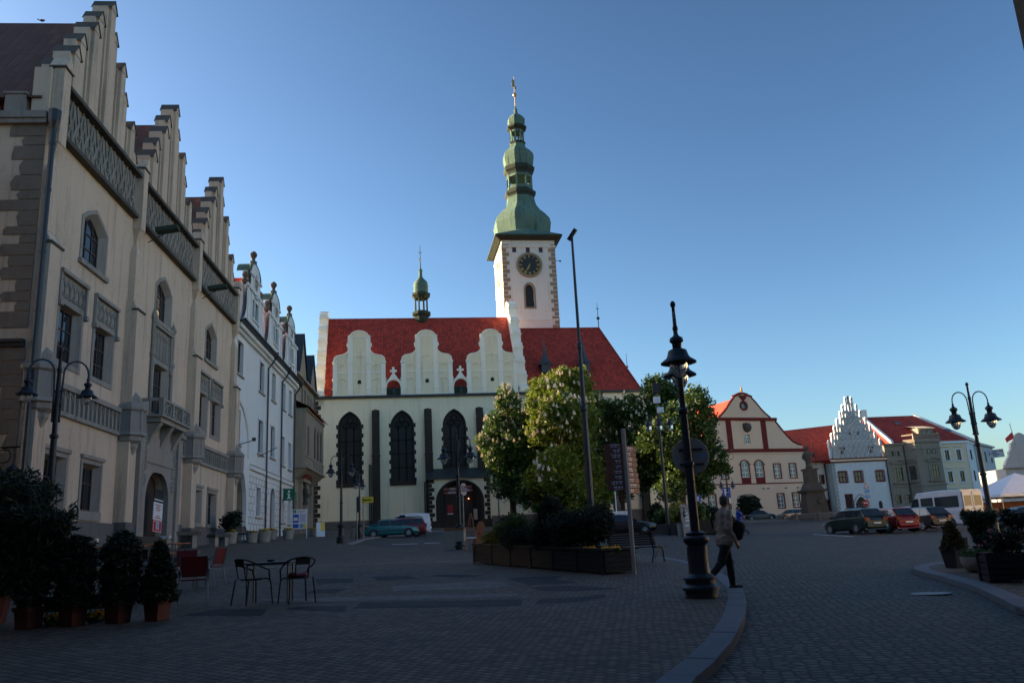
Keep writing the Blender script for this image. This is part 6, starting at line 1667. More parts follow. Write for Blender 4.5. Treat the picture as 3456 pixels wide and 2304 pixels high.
# ---------------------------------------------------------------- timber planter with shrubs
pA, pB, pC = gph(1092, 1293), gph(1387, 1319), gph(1454, 1311)
u = (pB - pA); Ln = u.length; ang = math.atan2(u.y, u.x)
zb = pA.z
pt = thing('timber_planter', 'long low dark timber planter filled with shrubs in the middle of the square', 'planter', pA, ang)
sl = (pB.z - pA.z)
wid = 1.0
Msl = Matrix(((1, 0, 0, 0), (0, 1, 0, 0), (sl / Ln, 0, 1, 0), (0, 0, 0, 1)))
m = MB()
for k in range(4):
    z = .04 + k * .13
    m.box(0, Ln, -.03, .03, z, z + .122, Msl).box(0, Ln, wid - .03, wid + .03, z, z + .122, Msl).box(-.03, .03, .03, wid - .03, z, z + .122, Msl).box(Ln - .03, Ln + .03, .03, wid - .03, z, z + .122, Msl)
for k in range(7):
    x = Ln * k / 6
    m.box(x - .06, x + .06, -.055, -.031, 0, .57, Msl)
m.build('plank_wall', X['plankdark'], pt)
MB().box(-.07, Ln + .07, -.08, .1, .57, .62, Msl).box(-.07, Ln + .07, wid - .1, wid + .08, .57, .62, Msl).box(-.07, .1, .1, wid - .1, .57, .62, Msl).box(Ln - .1, Ln + .07, .1, wid - .1, .57, .62, Msl).build('rim', X['plankdark'], pt)
MB().box(.04, Ln - .04, .04, wid - .04, .3, .5, Msl).build('soil', X['soil'], pt)
def inpl(t, w):
    p = pt.matrix_basis @ Vector((Ln * t, wid * w, .48 + sl * t)); return p
bpy.context.view_layer.update()
Mp = Matrix.Translation(pA) @ Matrix.Rotation(ang, 4, 'Z')
def inpl(t, w): return Mp @ Vector((Ln * t, wid * w, .48 + sl * t))
gS = 'shrubs in the timber planter'
for lab, t, w, r, h, mat, n, size in (
    ('yellow green low shrub at the left end of the timber planter', .06, .4, .28, .5, 'yellowleaf', 450, .035),
    ('round bright green shrub, leftmost large one in the timber planter', .22, .55, .5, .95, 'shrub', 1560, .035),
    ('dark spreading low shrub in front of the round green shrub', .34, .3, .5, .6, 'shrubdark', 900, .035),
    ('smaller round green shrub behind the dark low shrub', .42, .75, .42, .85, 'shrub', 1080, .035),
    ('tall dark upright shrub, the highest in the timber planter', .52, .6, .45, 1.65, 'shrubdark', 1950, .035),
    ('middling dark leafy shrub right of the highest shrub', .64, .5, .48, 1.1, 'conifer', 1440, .035),
    ('low dark green filler shrub between the round and the smaller round shrub', .3, .75, .45, .8, 'shrub', 900, .035),
    ('dark loose shrub in front of the highest shrub', .56, .25, .42, .75, 'shrubdark', 900, .035),
    ('low dark shrub between the two large dark bushes', .72, .3, .42, .8, 'shrubdark', 900, .035),
    ('wide dark bushy shrub near the right end of the planter', .8, .6, .6, 1.25, 'shrubdark', 2100, .035)):
    bush('shrub', lab, 'shrub', inpl(t, w), r * 1.2, h * 1.08, mat, int(n * 1.3), size, gS)
def flowers(name, lab, base, rx, ry, n=60, mat='petal', leafm='shrub', h=.14, group=None, parent=None):
    t = parent or thing(name, lab, 'flowers', base, group=group)
    tw = np.stack([rng.uniform(-rx, rx, n), rng.uniform(-ry, ry, n), rng.uniform(.0, h * .7, n)], 1)
    leafmesh('foliage', t, X[leafm], tw, 4, .05, .06, 1.6)
    tw2 = np.stack([rng.uniform(-rx, rx, n), rng.uniform(-ry, ry, n), rng.uniform(h * .7, h * 1.2, n)], 1)
    leafmesh('blossom', t, X[mat], tw2, 4, .03, .05, 1.1)
    return t
flowers('flower_bed', 'bright yellow flowers at the right end of the timber planter', Mp @ Vector((Ln * .95, .5, .48 + sl)), .22, .42, 110)
flowers('flower_bed', 'small patch of yellow flowers behind the front rim of the planter', Mp @ Vector((Ln * .86, .3, .48 + sl * .9)), .16, .14, 40)

# far planter and hedge below the trees
pA2, pB2 = gp(1480, 1224), gp(1570, 1229)
u2 = pB2 - pA2; L2 = u2.length
p2 = thing('low_planter', 'low dark kerbed planter with hedge left of the ticket machine', 'planter', pA2, math.atan2(u2.y, u2.x))
MB().box(0, L2, 0, .25, -.3, .55).box(0, L2, 4, 4.25, -.3, .55).box(0, .25, .25, 4, -.3, .55).box(L2 - .25, L2, .25, 4, -.3, .55).build('wall', X['plankdark'], p2)
MB().box(.25, L2 - .25, .25, 4, -.3, .45).build('soil', X['soil'], p2)
M2 = Matrix.Translation(pA2) @ Matrix.Rotation(math.atan2(u2.y, u2.x), 4, 'Z')
for lab, t, w, r, h, mat in (('green hedge shrub, left one in the low planter', .1, 1.5, 1.1, 1.5, 'shrub'), ('yellow tinged hedge shrub in the middle of the low planter', .45, 1.4, 1.2, 1.5, 'yellowleaf'), ('green hedge shrub beside the ticket machine', .8, 1.6, 1.1, 1.6, 'shrub'), ('deep green hedge shrub behind the yellow tinged one', .6, 3, 1.0, 1.5, 'shrubdark')):
    bush('hedge_shrub', lab, 'shrub', M2 @ Vector((L2 * t, w, .4)), r, h, mat, 420, .13, 'hedge shrubs in the low planter')
bush('columnar_shrub', 'yellow green columnar shrub under the right hand tree', 'shrub', gat(1557, 70, 1190), .6, 3.0, 'yellowleaf', 420, .14)
bush('hedge_shrub', 'dark green shrub by the blue sign left of the peach house', 'shrub', gat(1612, 88, 1195), 1.3, 2.6, 'shrubdark', 420, .16)
bush('ivy_bush', 'large dark green bush in front of the peach house doorway', 'shrub', gat(1727, 128, 1188), 2.0, 4.0, 'shrubdark', 600, .22)
for lab, px, Y, r, h in (('dark low shrub beside the white stone by the church wall', 1396, 84, .8, 2.2), ('dark wall shrub near the church choir', 1505, 98, 1.0, 3.0)):
    bush('wall_shrub', lab, 'shrub', gat(px, Y, 1200), r, h, 'shrubdark', 300, .15)
ws = thing('memorial_stone', 'white memorial stone beside the church wall behind the dark car', 'memorial', gat(1420, 86, 1200))
MB().box(-1.6, 1.6, -.5, .5, -.2, .7).taper(-1.3, 1.3, -.4, .4, .7, 1.7, .85).build('block', X['white'], ws)
MB().lathe([(.3, 1.7), (.4, 2.2), (.25, 2.7), (.15, 2.9), (.25, 3.2), (0, 3.5)], 8).build('sculpture', X['darkstone'], ws)
fp_ = thing('flagpole', 'thin white pole standing before the memorial stone', 'pole', gat(1418, 70, 1200))
MB().lathe([(.06, 0), (.04, 4.2)], 8).build('pole', X['whitep'], fp_)
MB().lathe([(.12, 0), (.12, .12)], 8).build('foot', X['whitep'], fp_)
# far low hedge boxes before the peach house
for lab, px0, px1, Y in (('long dark planter box before the left part of the peach house', 1612, 1660, 100),):
    a, b_ = gat(px0, Y, 1190), gat(px1, Y, 1190)
    o = thing('planter_box', lab, 'planter', a)
    MB().box(0, b_.x - a.x, 0, .8, -.3, .7).build('box', X['plankdark'], o)
    leafmesh('foliage', o, X['shrubdark'], np.stack([rng.uniform(0, b_.x - a.x, 200), rng.uniform(0, .8, 200), rng.uniform(.7, 1.1, 200)], 1), 6, .2, .16)

# ---------------------------------------------------------------- benches
def make_bench(name, lab, wlen=1.8, mat='bench', group='slatted park benches'):
    t = thing(name, lab, 'bench', group=group)
    m = MB()
    for k in range(5): m.box(-wlen / 2, wlen / 2, -.28 + k * .1, -.2 + k * .1, .43, .46)
    m.build('seat', X[mat], t)
    m = MB()
    for k in range(6): m.box(-wlen / 2, wlen / 2, .22 + k * .022, .245 + k * .022, .5 + k * .07, .555 + k * .07)
    m.build('backrest', X[mat], t)
    for s in (-1, 1):
        x = s * (wlen / 2 - .12)
        MB().tube([(x, -.3, 0), (x, -.26, .38), (x, -.2, .42), (x, .2, .42), (x, .38, .93)], .024, 6).tube([(x, .3, 0), (x, .18, .3), (x, .2, .42)], .024, 6).tube([(x, -.24, .36), (x, .0, .3), (x, .16, .1)], .016, 5).build('leg', X['ironblack'], t)
    return t
bench = make_bench('park_bench', 'dark slatted park bench behind the right end of the timber planter')
bench.location = gph(1464, 1291); bench.rotation_euler = (0, 0, R(135))
for lab, px, py, rz, sc_ in (('dark slatted bench beside the potted shrub before the white house arch', 562, 1245, R(85), 1.25), ('dark slatted bench in front of the town hall left of the portal', 216, 1262, R(88), 1.0), ('dark bench between the two stone slabs near the town hall', 468, 1248, R(85), 1.1)):
    dup(bench, lab, gph(px, py), rz, sc_)
for lab, px, py, l_, w_, h_, rz in (('long stone slab table on two blocks before the town hall portal', 418, 1259, 2.0, .7, .95, R(60)), ('shorter stone slab bench nearer the white house', 502, 1254, 1.5, .6, .75, R(75))):
    o = thing('stone_slab_bench', lab, 'stone bench', gph(px, py), rz, group='stone slab seats')
    MB().prism([(-l_ / 2, h_ - .22), (l_ / 2, h_ - .22), (l_ / 2 + .06, h_ - .1), (l_ / 2, h_), (-l_ / 2, h_), (-l_ / 2 - .06, h_ - .1)], -w_ / 2, w_ / 2).build('slab', X['darkstone'], o)
    for s in (-1, 1): MB().box(s * l_ * .33 - .16, s * l_ * .33 + .16, -w_ * .35, w_ * .35, 0, h_ - .22).build('leg', X['concrete'], o)

# ---------------------------------------------------------------- cafe furniture
gp_t = gph(620, 1384)
tb = thing('cafe_table', 'square grey metal cafe table with two dark chairs', 'table', gp_t, R(8))
MB().box(-.42, .42, -.42, .42, .71, .735).box(-.38, .38, -.38, .38, .68, .71).build('tabletop', X['steel'], tb, bevel=.008)
for x in (-.36, .36):
    for y in (-.36, .36): MB().tube([(x, y, 0), (x, y, .7)], .016, 8).build('leg', X['steel'], tb)
at_ = thing('ashtray', 'dark round ashtray on the grey cafe table', 'ashtray', gp_t + Vector((0, .0, .736)))
MB().lathe([(.06, 0), (.075, .04), (.06, .04), (.05, .012), (0, .012)], 14).build('bowl', X['ironblack'], at_)
def make_chair():
    t = thing('cafe_chair', 'c', 'chair', group='dark metal cafe chairs')
    m = MB().lathe([(.0, .43), (.2, .43), (.21, .445), (.2, .46), (0, .462)], 20)
    m.build('seat', X['ironblack'], t)
    for s in (-1, 1):
        MB().tube([(s * .27, -.27, 0), (s * .24, -.24, .4), (s * .19, -.2, .45), (s * .0, -.19, .45)], .014, 6).build('leg', X['ironblack'], t)
        MB().tube([(s * .25, .26, 0), (s * .22, .2, .43), (s * .21, .2, .45)], .014, 6).build('leg', X['ironblack'], t)
        MB().tube([(s * .12, .2, .45), (s * .13, .27, .8)], .012, 6).build('back_bar', X['ironblack'], t)
    pa = [(-.24, -.22, .42), (-.27, -.18, .6)] + [(.29 * math.cos(a), .05 + .25 * math.sin(a), .68 + .13 * max(0, math.sin(a)) ** .8) for a in (PI - PI * k / 12 for k in range(13))] + [(.27, -.18, .6), (.24, -.22, .42)]
    MB().tube(pa, .015, 6).build('arm_hoop', X['ironblack'], t)
    MB().box(-.13, .13, .255, .27, .68, .8).build('back_panel', X['ironblack'], t)
    return t
chair = make_chair()
chair['label'] = 'dark metal hoop chair with empty seat left of the grey table'
chair.location = gph(577, 1388); chair.rotation_euler = (0, 0, R(140))
c2 = dup(chair, 'dark metal hoop chair with a red cushion right of the grey table', gph(683, 1384), R(-145))
cu = thing('cushion', 'red crumpled cushion on the dark chair right of the table', 'cushion', gph(683, 1384) + Vector((0, 0, .46)), R(-140))
me = MB().lathe([(.0, .0), (.17, .0), (.2, .03), (.17, .07), (.08, .075), (0, .07)], 14)
me.v = [(x * (1 + .12 * math.sin(x * 40 + y * 23)), y * (1 + .12 * math.cos(y * 35)), z + (.02 * math.sin(x * 30) * math.cos(y * 26) if z > .05 else 0)) for x, y, z in me.v]
me.build('pad', X['red'], cu, smooth=True)
def make_red():
    t = thing('red_chair', 'r', 'chair', group='red cafe armchairs')
    MB().box(-.22, .22, -.2, .22, .43, .46).build('seat', X['red'], t, bevel=.012)
    MB().add([(-.21, .22, .5), (.21, .22, .5), (.23, .3, .86), (-.23, .3, .86), (-.21, .24, .5), (.21, .24, .5), (.23, .325, .86), (-.23, .325, .86)], [(0, 1, 2, 3), (5, 4, 7, 6), (3, 2, 6, 7), (0, 3, 7, 4), (1, 5, 6, 2)]).build('backrest', X['red'], t)
    for s in (-1, 1):
        MB().tube([(s * .25, -.22, 0), (s * .25, -.2, .4), (s * .26, -.18, .6), (s * .26, -.05, .68), (s * .26, .24, .62)], .013, 6).build('leg', X['steel'], t)
        MB().tube([(s * .25, .3, 0), (s * .24, .22, .45), (s * .23, .32, .84)], .013, 6).build('leg', X['steel'], t)
    return t
red = make_red()
red['label'] = 'red chair with its back to the viewer right of the smallest potted conifer'
red.location = gph(443, 1388); red.rotation_euler = (0, 0, R(200))
for lab, px, py, rz in (('red armchair seen from the side, facing left and farthest from the potted conifers', 478, 1346, R(-100)), ('red chair tucked behind the silver table', 420, 1352, R(10)), ('red chair half hidden behind the third potted conifer', 318, 1388, R(95))):
    dup(red, lab, gph(px, py), rz)
p = gph(375, 1362)
t = thing('cafe_table', 'silver folding cafe table behind the potted conifers', 'table', p, R(12))
MB().box(-.45, .45, -.35, .35, .7, .73).build('tabletop', X['steel'], t)
for s in (-1, 1): MB().tube([(-.35, s * .3, 0), (.3, s * .3, .7)], .014, 6).tube([(.35, s * .3, 0), (-.3, s * .3, .7)], .014, 6).build('leg', X['steel'], t)
def beer_table(lab, px, py, rz, l_=1.6):
    t = thing('wooden_table', lab, 'table', gph(px, py), rz, group='orange wooden cafe tables')
    MB().box(-l_ / 2, l_ / 2, -.3, .3, .74, .78).build('tabletop', X['orangewood'], t, bevel=.006)
    for s in (-1, 1): MB().tube([(s * l_ * .38, -.24, 0), (s * l_ * .38, -.2, .74)], .02, 5).tube([(s * l_ * .38, .24, 0), (s * l_ * .38, .2, .74)], .02, 5).tube([(s * l_ * .38, -.22, .3), (s * l_ * .38, .22, .3)], .015, 5).build('leg', X['ironblack'], t)
    return t
beer_table('orange wooden cafe table nearest the stone slab table', 385, 1300, R(70), 1.5)
beer_table('orange wooden cafe table behind the second potted conifer', 225, 1315, R(80), 1.9)
bb = thing('wooden_bench', 'low orange wooden bench beside the orange cafe table', 'bench', gph(418, 1300), R(70))
MB().box(-.8, .8, -.14, .14, .44, .48).build('seat', X['orangewood'], bb)
for s in (-1, 1): MB().tube([(s * .6, -.1, 0), (s * .6, -.1, .44)], .018, 5).tube([(s * .6, .1, 0), (s * .6, .1, .44)], .018, 5).build('leg', X['ironblack'], bb)
for lab, px, py, rz, l_ in (('long dark timber bench in front of the town hall portal', 330, 1285, R(82), 3.4),):
    o = thing('timber_bench', lab, 'bench', gph(px, py), rz)
    MB().box(-l_ / 2, l_ / 2, -.2, .2, .42, .48).build('seat', X['bench'], o)
    MB().box(-l_ / 2, l_ / 2, .2, .25, .5, .95).build('backrest', X['bench'], o)
    for s in (-1, 0, 1): MB().box(s * l_ * .42 - .05, s * l_ * .42 + .05, -.2, .24, 0, .42).build('leg', X['bench'], o)
for lab, px, py, z in (('white pot of yellow flowers on the orange table behind the second conifer', 207, 1313, .78), ('white pot of yellow flowers above the third potted conifer', 290, 1305, .78), ('pot of orange flowers on the orange table near the stone slab', 378, 1298, .78)):
    p = gph(px, py) + Vector((0, 0, z))
    if px == 290: p = gph(290, 1308) + Vector((0, 0, .78)); 
    o = thing('flower_pot', lab, 'flower pot', p, group='flower pots on the cafe tables')
    MB().taper(-.14, .14, -.1, .1, 0, .13, 1.15).build('pot', X['whitep'], o)
    flowers('', '', None, .14, .1, 26, h=.16, parent=o)
    o.children[1].location = (0, 0, .12); o.children[2].location = (0, 0, .12)
beer_table('orange wooden cafe table carrying the middle flower pot', 290, 1310, R(80), 1.2)

# ---------------------------------------------------------------- potted conifers on the left
def trough(t, w, d, h, mat):
    MB().taper(-w * .42, w * .42, -d * .42, d * .42, 0, h - .05, 1.17).build('pot', X[mat], t)
    MB().box(-w / 2 - .02, w / 2 + .02, -d / 2 - .02, d / 2 + .02, h - .06, h).build('rim', X[mat], t)
gC = 'conifers in terracotta troughs before the cafe'
for lab, px, py, w, r, h, kind in (('tall dark oleander in the leftmost terracotta trough', 64, 1443, .3, .4, 1.35, 'oleander'), ('dark conifer in the second terracotta trough from the left edge', 165, 1437, .3, .25, 1.0, 'c'), ('dark conifer in the third terracotta trough', 270, 1430, .3, .27, 1.02, 'c'), ('smallest spreading conifer in the rightmost terracotta trough', 360, 1424, .3, .26, .85, 's')):
    t = thing('potted_conifer' if kind != 'oleander' else 'potted_oleander', lab, 'potted plant', gph(px, py), R(-22), group=gC)
    trough(t, w, .28, .31, 'terracotta')
    MB().tube([(0, 0, .2), (0, 0, h * .7)], [.03, .01], 5).build('stem', X['bark'], t)
    if kind == 'oleander':
        n = 1100
        z = rng.random(n); a = rng.random(n) * 2 * PI; rr = (.12 + .42 * z) * (rng.random(n) ** .5)
        leafmesh('foliage', t, X['conifer'], np.stack([rr * np.cos(a), rr * np.sin(a), .35 + z * h], 1), 9, .12, .032, 4.5, .7)
    else:
        conifer(t, r, h * random.uniform(.9, 1.0), .32, 1000, .03, 'conifer', cone=kind == 's')
        if kind == 's': bush('', '', '', None, .3, .55, 'conifer', 900, .03, parent=t).location = (0, 0, .3)
t = thing('potted_oleander', 'very large dark oleander bush at the left edge of the picture', 'potted plant', gph(-30, 1432), R(10))
MB().lathe([(.25, 0), (.32, .4), (.34, .42), (.3, .4)], 14).build('pot', X['terracotta'], t)
n = 1500
z = rng.random(n); a = rng.random(n) * 2 * PI; rr = (.25 + .7 * z) * (rng.random(n) ** .5)
leafmesh('foliage', t, X['conifer'], np.stack([rr * np.cos(a), rr * np.sin(a), .4 + z * 1.9], 1), 9, .14, .034, 4.5, .7)
for lab, px, py in (('small pot of yellow flowers between the first two conifer troughs', 118, 1436), ('small pot of yellow flowers between the second and third troughs', 217, 1428)):
    o = thing('flower_pot', lab, 'flower pot', gph(px, py), group='small flower pots between the troughs')
    MB().lathe([(.1, 0), (.14, .2), (.15, .22), (.12, .2)], 12).build('pot', X['terracotta'], o)
    MB().lathe([(.16, .0), (.18, .03), (.16, .03)], 12).build('saucer', X['greenp'], o)
    flowers('', '', None, .12, .12, 30, parent=o, h=.14)
    for ch in o.children[2:]: ch.location = (0, 0, .2)
# concrete flower tubs along the white and grey house
gK = 'round concrete flower tubs along the white house'
tub0 = None
for lab, px, py, s in (('concrete flower tub at the end of the slatted bench by the white house', 606, 1245, 1.0), ('concrete flower tub before the brown door of the white house', 624, 1239, .95), ('concrete tub with dark plant left of the white information board', 662, 1238, .95), ('concrete flower tub right of the information board, nearer one', 713, 1231, .85), ('concrete flower tub next to the yellow pavement sign', 724, 1231, .8), ('concrete tub beneath the dark potted shrub by the slatted bench', 528, 1248, 1.0), ('concrete tub hidden behind the slatted bench by the white house', 578, 1246, .9)):
    p = gph(px, py)
    if tub0 is None:
        tub0 = o = thing('concrete_tub', lab, 'flower tub', p, group=gK, s=s)
        MB().lathe([(.38, 0), (.46, .62), (.5, .64), (.5, .74), (.42, .74), (.4, .6)], 16, cap=True).build('tub', X['concrete'], o)
        MB().lathe([(.0, .66), (.42, .66)], 16, cap=False).build('soil', X['soil'], o)
        leafmesh('foliage', o, X['shrub'], np.stack([rng.uniform(-.3, .3, 40), rng.uniform(-.3, .3, 40), rng.uniform(.7, .82, 40)], 1), 5, .08, .08)
        leafmesh('blossom', o, X['petal'], np.stack([rng.uniform(-.3, .3, 40), rng.uniform(-.3, .3, 40), rng.uniform(.8, .9, 40)], 1), 4, .05, .07, 1.1)
    else: dup(tub0, lab, p, random.uniform(0, 3), s)
bush('potted_shrub', 'dark spiky shrub growing from the tub before the white house arch', 'shrub', gph(528, 1248) + Vector((0, 0, .65)), .8, 1.5, 'shrubdark', 300, .14)
# tubs on the right pavement
def rp(px, py): return gph(px, py)
t = thing('potted_conifer', 'small pointed bronze tinged conifer in a black tapered pot', 'potted plant', rp(2198, 1303), R(20))
MB().taper(-.17, .17, -.17, .17, 0, .5, 1.35).build('pot', X['plastic'], t)
conifer(t, .25, .62, .46, 1100, .024, 'bronze')
t = thing('potted_plant', 'small dark potted plant with pink flowers behind the bronze conifer', 'potted plant', rp(2222, 1298) + Vector((0, .1, 0)))
MB().lathe([(.13, 0), (.17, .35)], 12).build('pot', X['plastic'], t)
flowers('', '', None, .13, .13, 30, mat='petalpink', leafm='shrubdark', h=.25, parent=t)
for ch in t.children[1:]: ch.location = (0, 0, .33)
t = thing('stone_bowl_planter', 'rounded pale stone bowl with low green plants on the right pavement', 'planter', rp(2252, 1313))
MB().lathe([(.2, 0), (.3, .08), (.37, .22), (.38, .34), (.33, .34), (.3, .26)], 20).build('bowl', X['concrete'], t, smooth=True)
leafmesh('foliage', t, X['shrub'], np.stack([rng.uniform(-.26, .26, 160), rng.uniform(-.26, .26, 160), rng.uniform(.3, .5, 160)], 1), 9, .06, .03)
t = thing('potted_oleander', 'dark bushy oleander in a black tub left of the right hand lamp', 'potted plant', rp(2268, 1292))
MB().lathe([(.22, 0), (.28, .45)], 14).build('pot', X['plastic'], t)
n = 900; z = rng.random(n); a = rng.random(n) * 2 * PI; rr = (.12 + .32 * z) * (rng.random(n) ** .5)
leafmesh('foliage', t, X['conifer'], np.stack([rr * np.cos(a), rr * np.sin(a), .45 + z * .85], 1), 9, .1, .03, 4.5, .7)
t = thing('potted_plant', 'black tapered tub with pale leaved plant beside the stone bowl', 'potted plant', rp(2288, 1320))
MB().taper(-.17, .17, -.17, .17, 0, .48, 1.3).build('pot', X['plastic'], t)
bush('', '', '', None, .26, .7, 'shrubdark', 260, .035, parent=t).location = (0, 0, .4)
t = thing('rose_planter', 'dark slatted wooden box planter with pale pink roses at the right edge', 'planter', rp(2330, 1335), R(-12))
m = MB()
for k in range(4): m.box(-.5, .5, -.3, -.27, .04 + k * .12, .14 + k * .12).box(-.5, .5, .27, .3, .04 + k * .12, .14 + k * .12).box(-.5, -.47, -.27, .27, .04 + k * .12, .14 + k * .12).box(.47, .5, -.27, .27, .04 + k * .12, .14 + k * .12)
m.box(-.53, -.46, -.33, -.26, 0, .56).box(.46, .53, -.33, -.26, 0, .56).box(-.53, -.46, .26, .33, 0, .56).box(.46, .53, .26, .33, 0, .56)
m.build('box', X['plankdark'], t)
MB().box(-.46, .46, -.26, .26, .3, .46).build('soil', X['soil'], t)
bush('', '', '', None, .4, .75, 'shrubdark', 420, .035, parent=t).location = (0, 0, .4)
leafmesh('blossom', t, X['petalpink'], np.stack([rng.uniform(-.5, .4, 12), rng.uniform(-.35, .2, 12), rng.uniform(.7, 1.15, 12)], 1), 10, .04, .05, 1.1)
t = thing('potted_plant', 'tall dark bush in a black tub at the far right edge', 'potted plant', rp(2362, 1322))
MB().lathe([(.24, 0), (.3, .5)], 14).build('pot', X['plastic'], t)
bush('', '', '', None, .36, 1.2, 'conifer', 700, .035, parent=t).location = (0, 0, .4)
# iron sign and pigeons
p = at(6, 1075, 24.0)
o = thing('wrought_iron_sign', 'black wrought iron bracket sign at the left edge', 'sign', p)
MB().tube([(-2.2, 0, .6), (.45, 0, .6)], .03, 6).tube([(-1.8, 0, -.2), (-.6, 0, .55)], .025, 6).tube([(.0 + .2 * math.cos(k * PI / 6), 0, .35 + .2 * math.sin(k * PI / 6)) for k in range(13)], .02, 5).tube([(.3, 0, .6), (.3, 0, .1)], .02, 5).build('bracket', X['ironblack'], o)
MB().lathe([(.0, -.7), (.14, -.65), (.2, -.1), (.24, -.08), (.02, .1)], 6, (.3, 0, 0)).build('lantern', X['ironblack'], o)
def pigeon(lab, p, rz):
    t = thing('pigeon', lab, 'bird', p, rz, s=.85)
    m = MB().lathe([(.0, -.17), (.035, -.14), (.07, -.05), (.075, .03), (.05, .1), (.0, .15)], 10, M=Matrix.Translation((0, 0, .12)) @ Matrix.Rotation(R(65), 4, 'Y')).lathe([(0, -.04), (.035, -.02), (.035, .02), (0, .045)], 8, (.11, 0, .21)).tube([(.09, 0, .15), (.11, 0, .2)], [.045, .03], 8).box(-.3, -.12, -.03, .03, .04, .06)
    m.tube([(.14, 0, .21), (.17, 0, .205)], [.01, .003], 5).tube([(0, .025, 0), (0, .02, .07)], .006, 4).tube([(0, -.025, 0), (0, -.02, .07)], .006, 4)
    m.build('body', X['ironblack'], t)
    return t
pigeon('dark pigeon perched on the town hall roof ridge', TH.M @ Vector((4.95, 3.1, 25.75)), R(60))
pigeon('dark pigeon perched on the church gutter above the portal', CH.M @ Vector((23.6, -.3, 17.33 + 1.25)), R(10))
# ---------------------------------------------------------------- cars
def paint(name, c, rough=.28, metal=.25):
    return plain('car_paint_' + name, c, rough, metal, .04, 2, coat=.6)
CAR = {
 # x stations from nose (+) to tail (-): (x, z_top, half_width_top) greenhouse handled by belt/roof
 'sedan': dict(L=4.45, W=1.74, H=1.43, belt=.92, hood=.86, tail=1.0, ws=(.95, .35), rear=(-1.05, -1.75), deck=True),
 'hatch': dict(L=4.1, W=1.72, H=1.47, belt=.93, hood=.86, tail=.95, ws=(.98, .36), rear=(-1.55, -1.98), deck=False),
 'estate': dict(L=4.4, W=1.72, H=1.48, belt=.93, hood=.86, tail=.95, ws=(.98, .36), rear=(-1.9, -2.15), deck=False),
 'smallvan': dict(L=4.4, W=1.8, H=1.85, belt=1.05, hood=1.0, tail=1.0, ws=(1.25, .55), rear=(-2.05, -2.18), deck=False),
 'minibus': dict(L=5.6, W=1.95, H=2.55, belt=1.25, hood=1.15, tail=1.1, ws=(2.1, 1.2), rear=(-2.7, -2.78), deck=False),
}
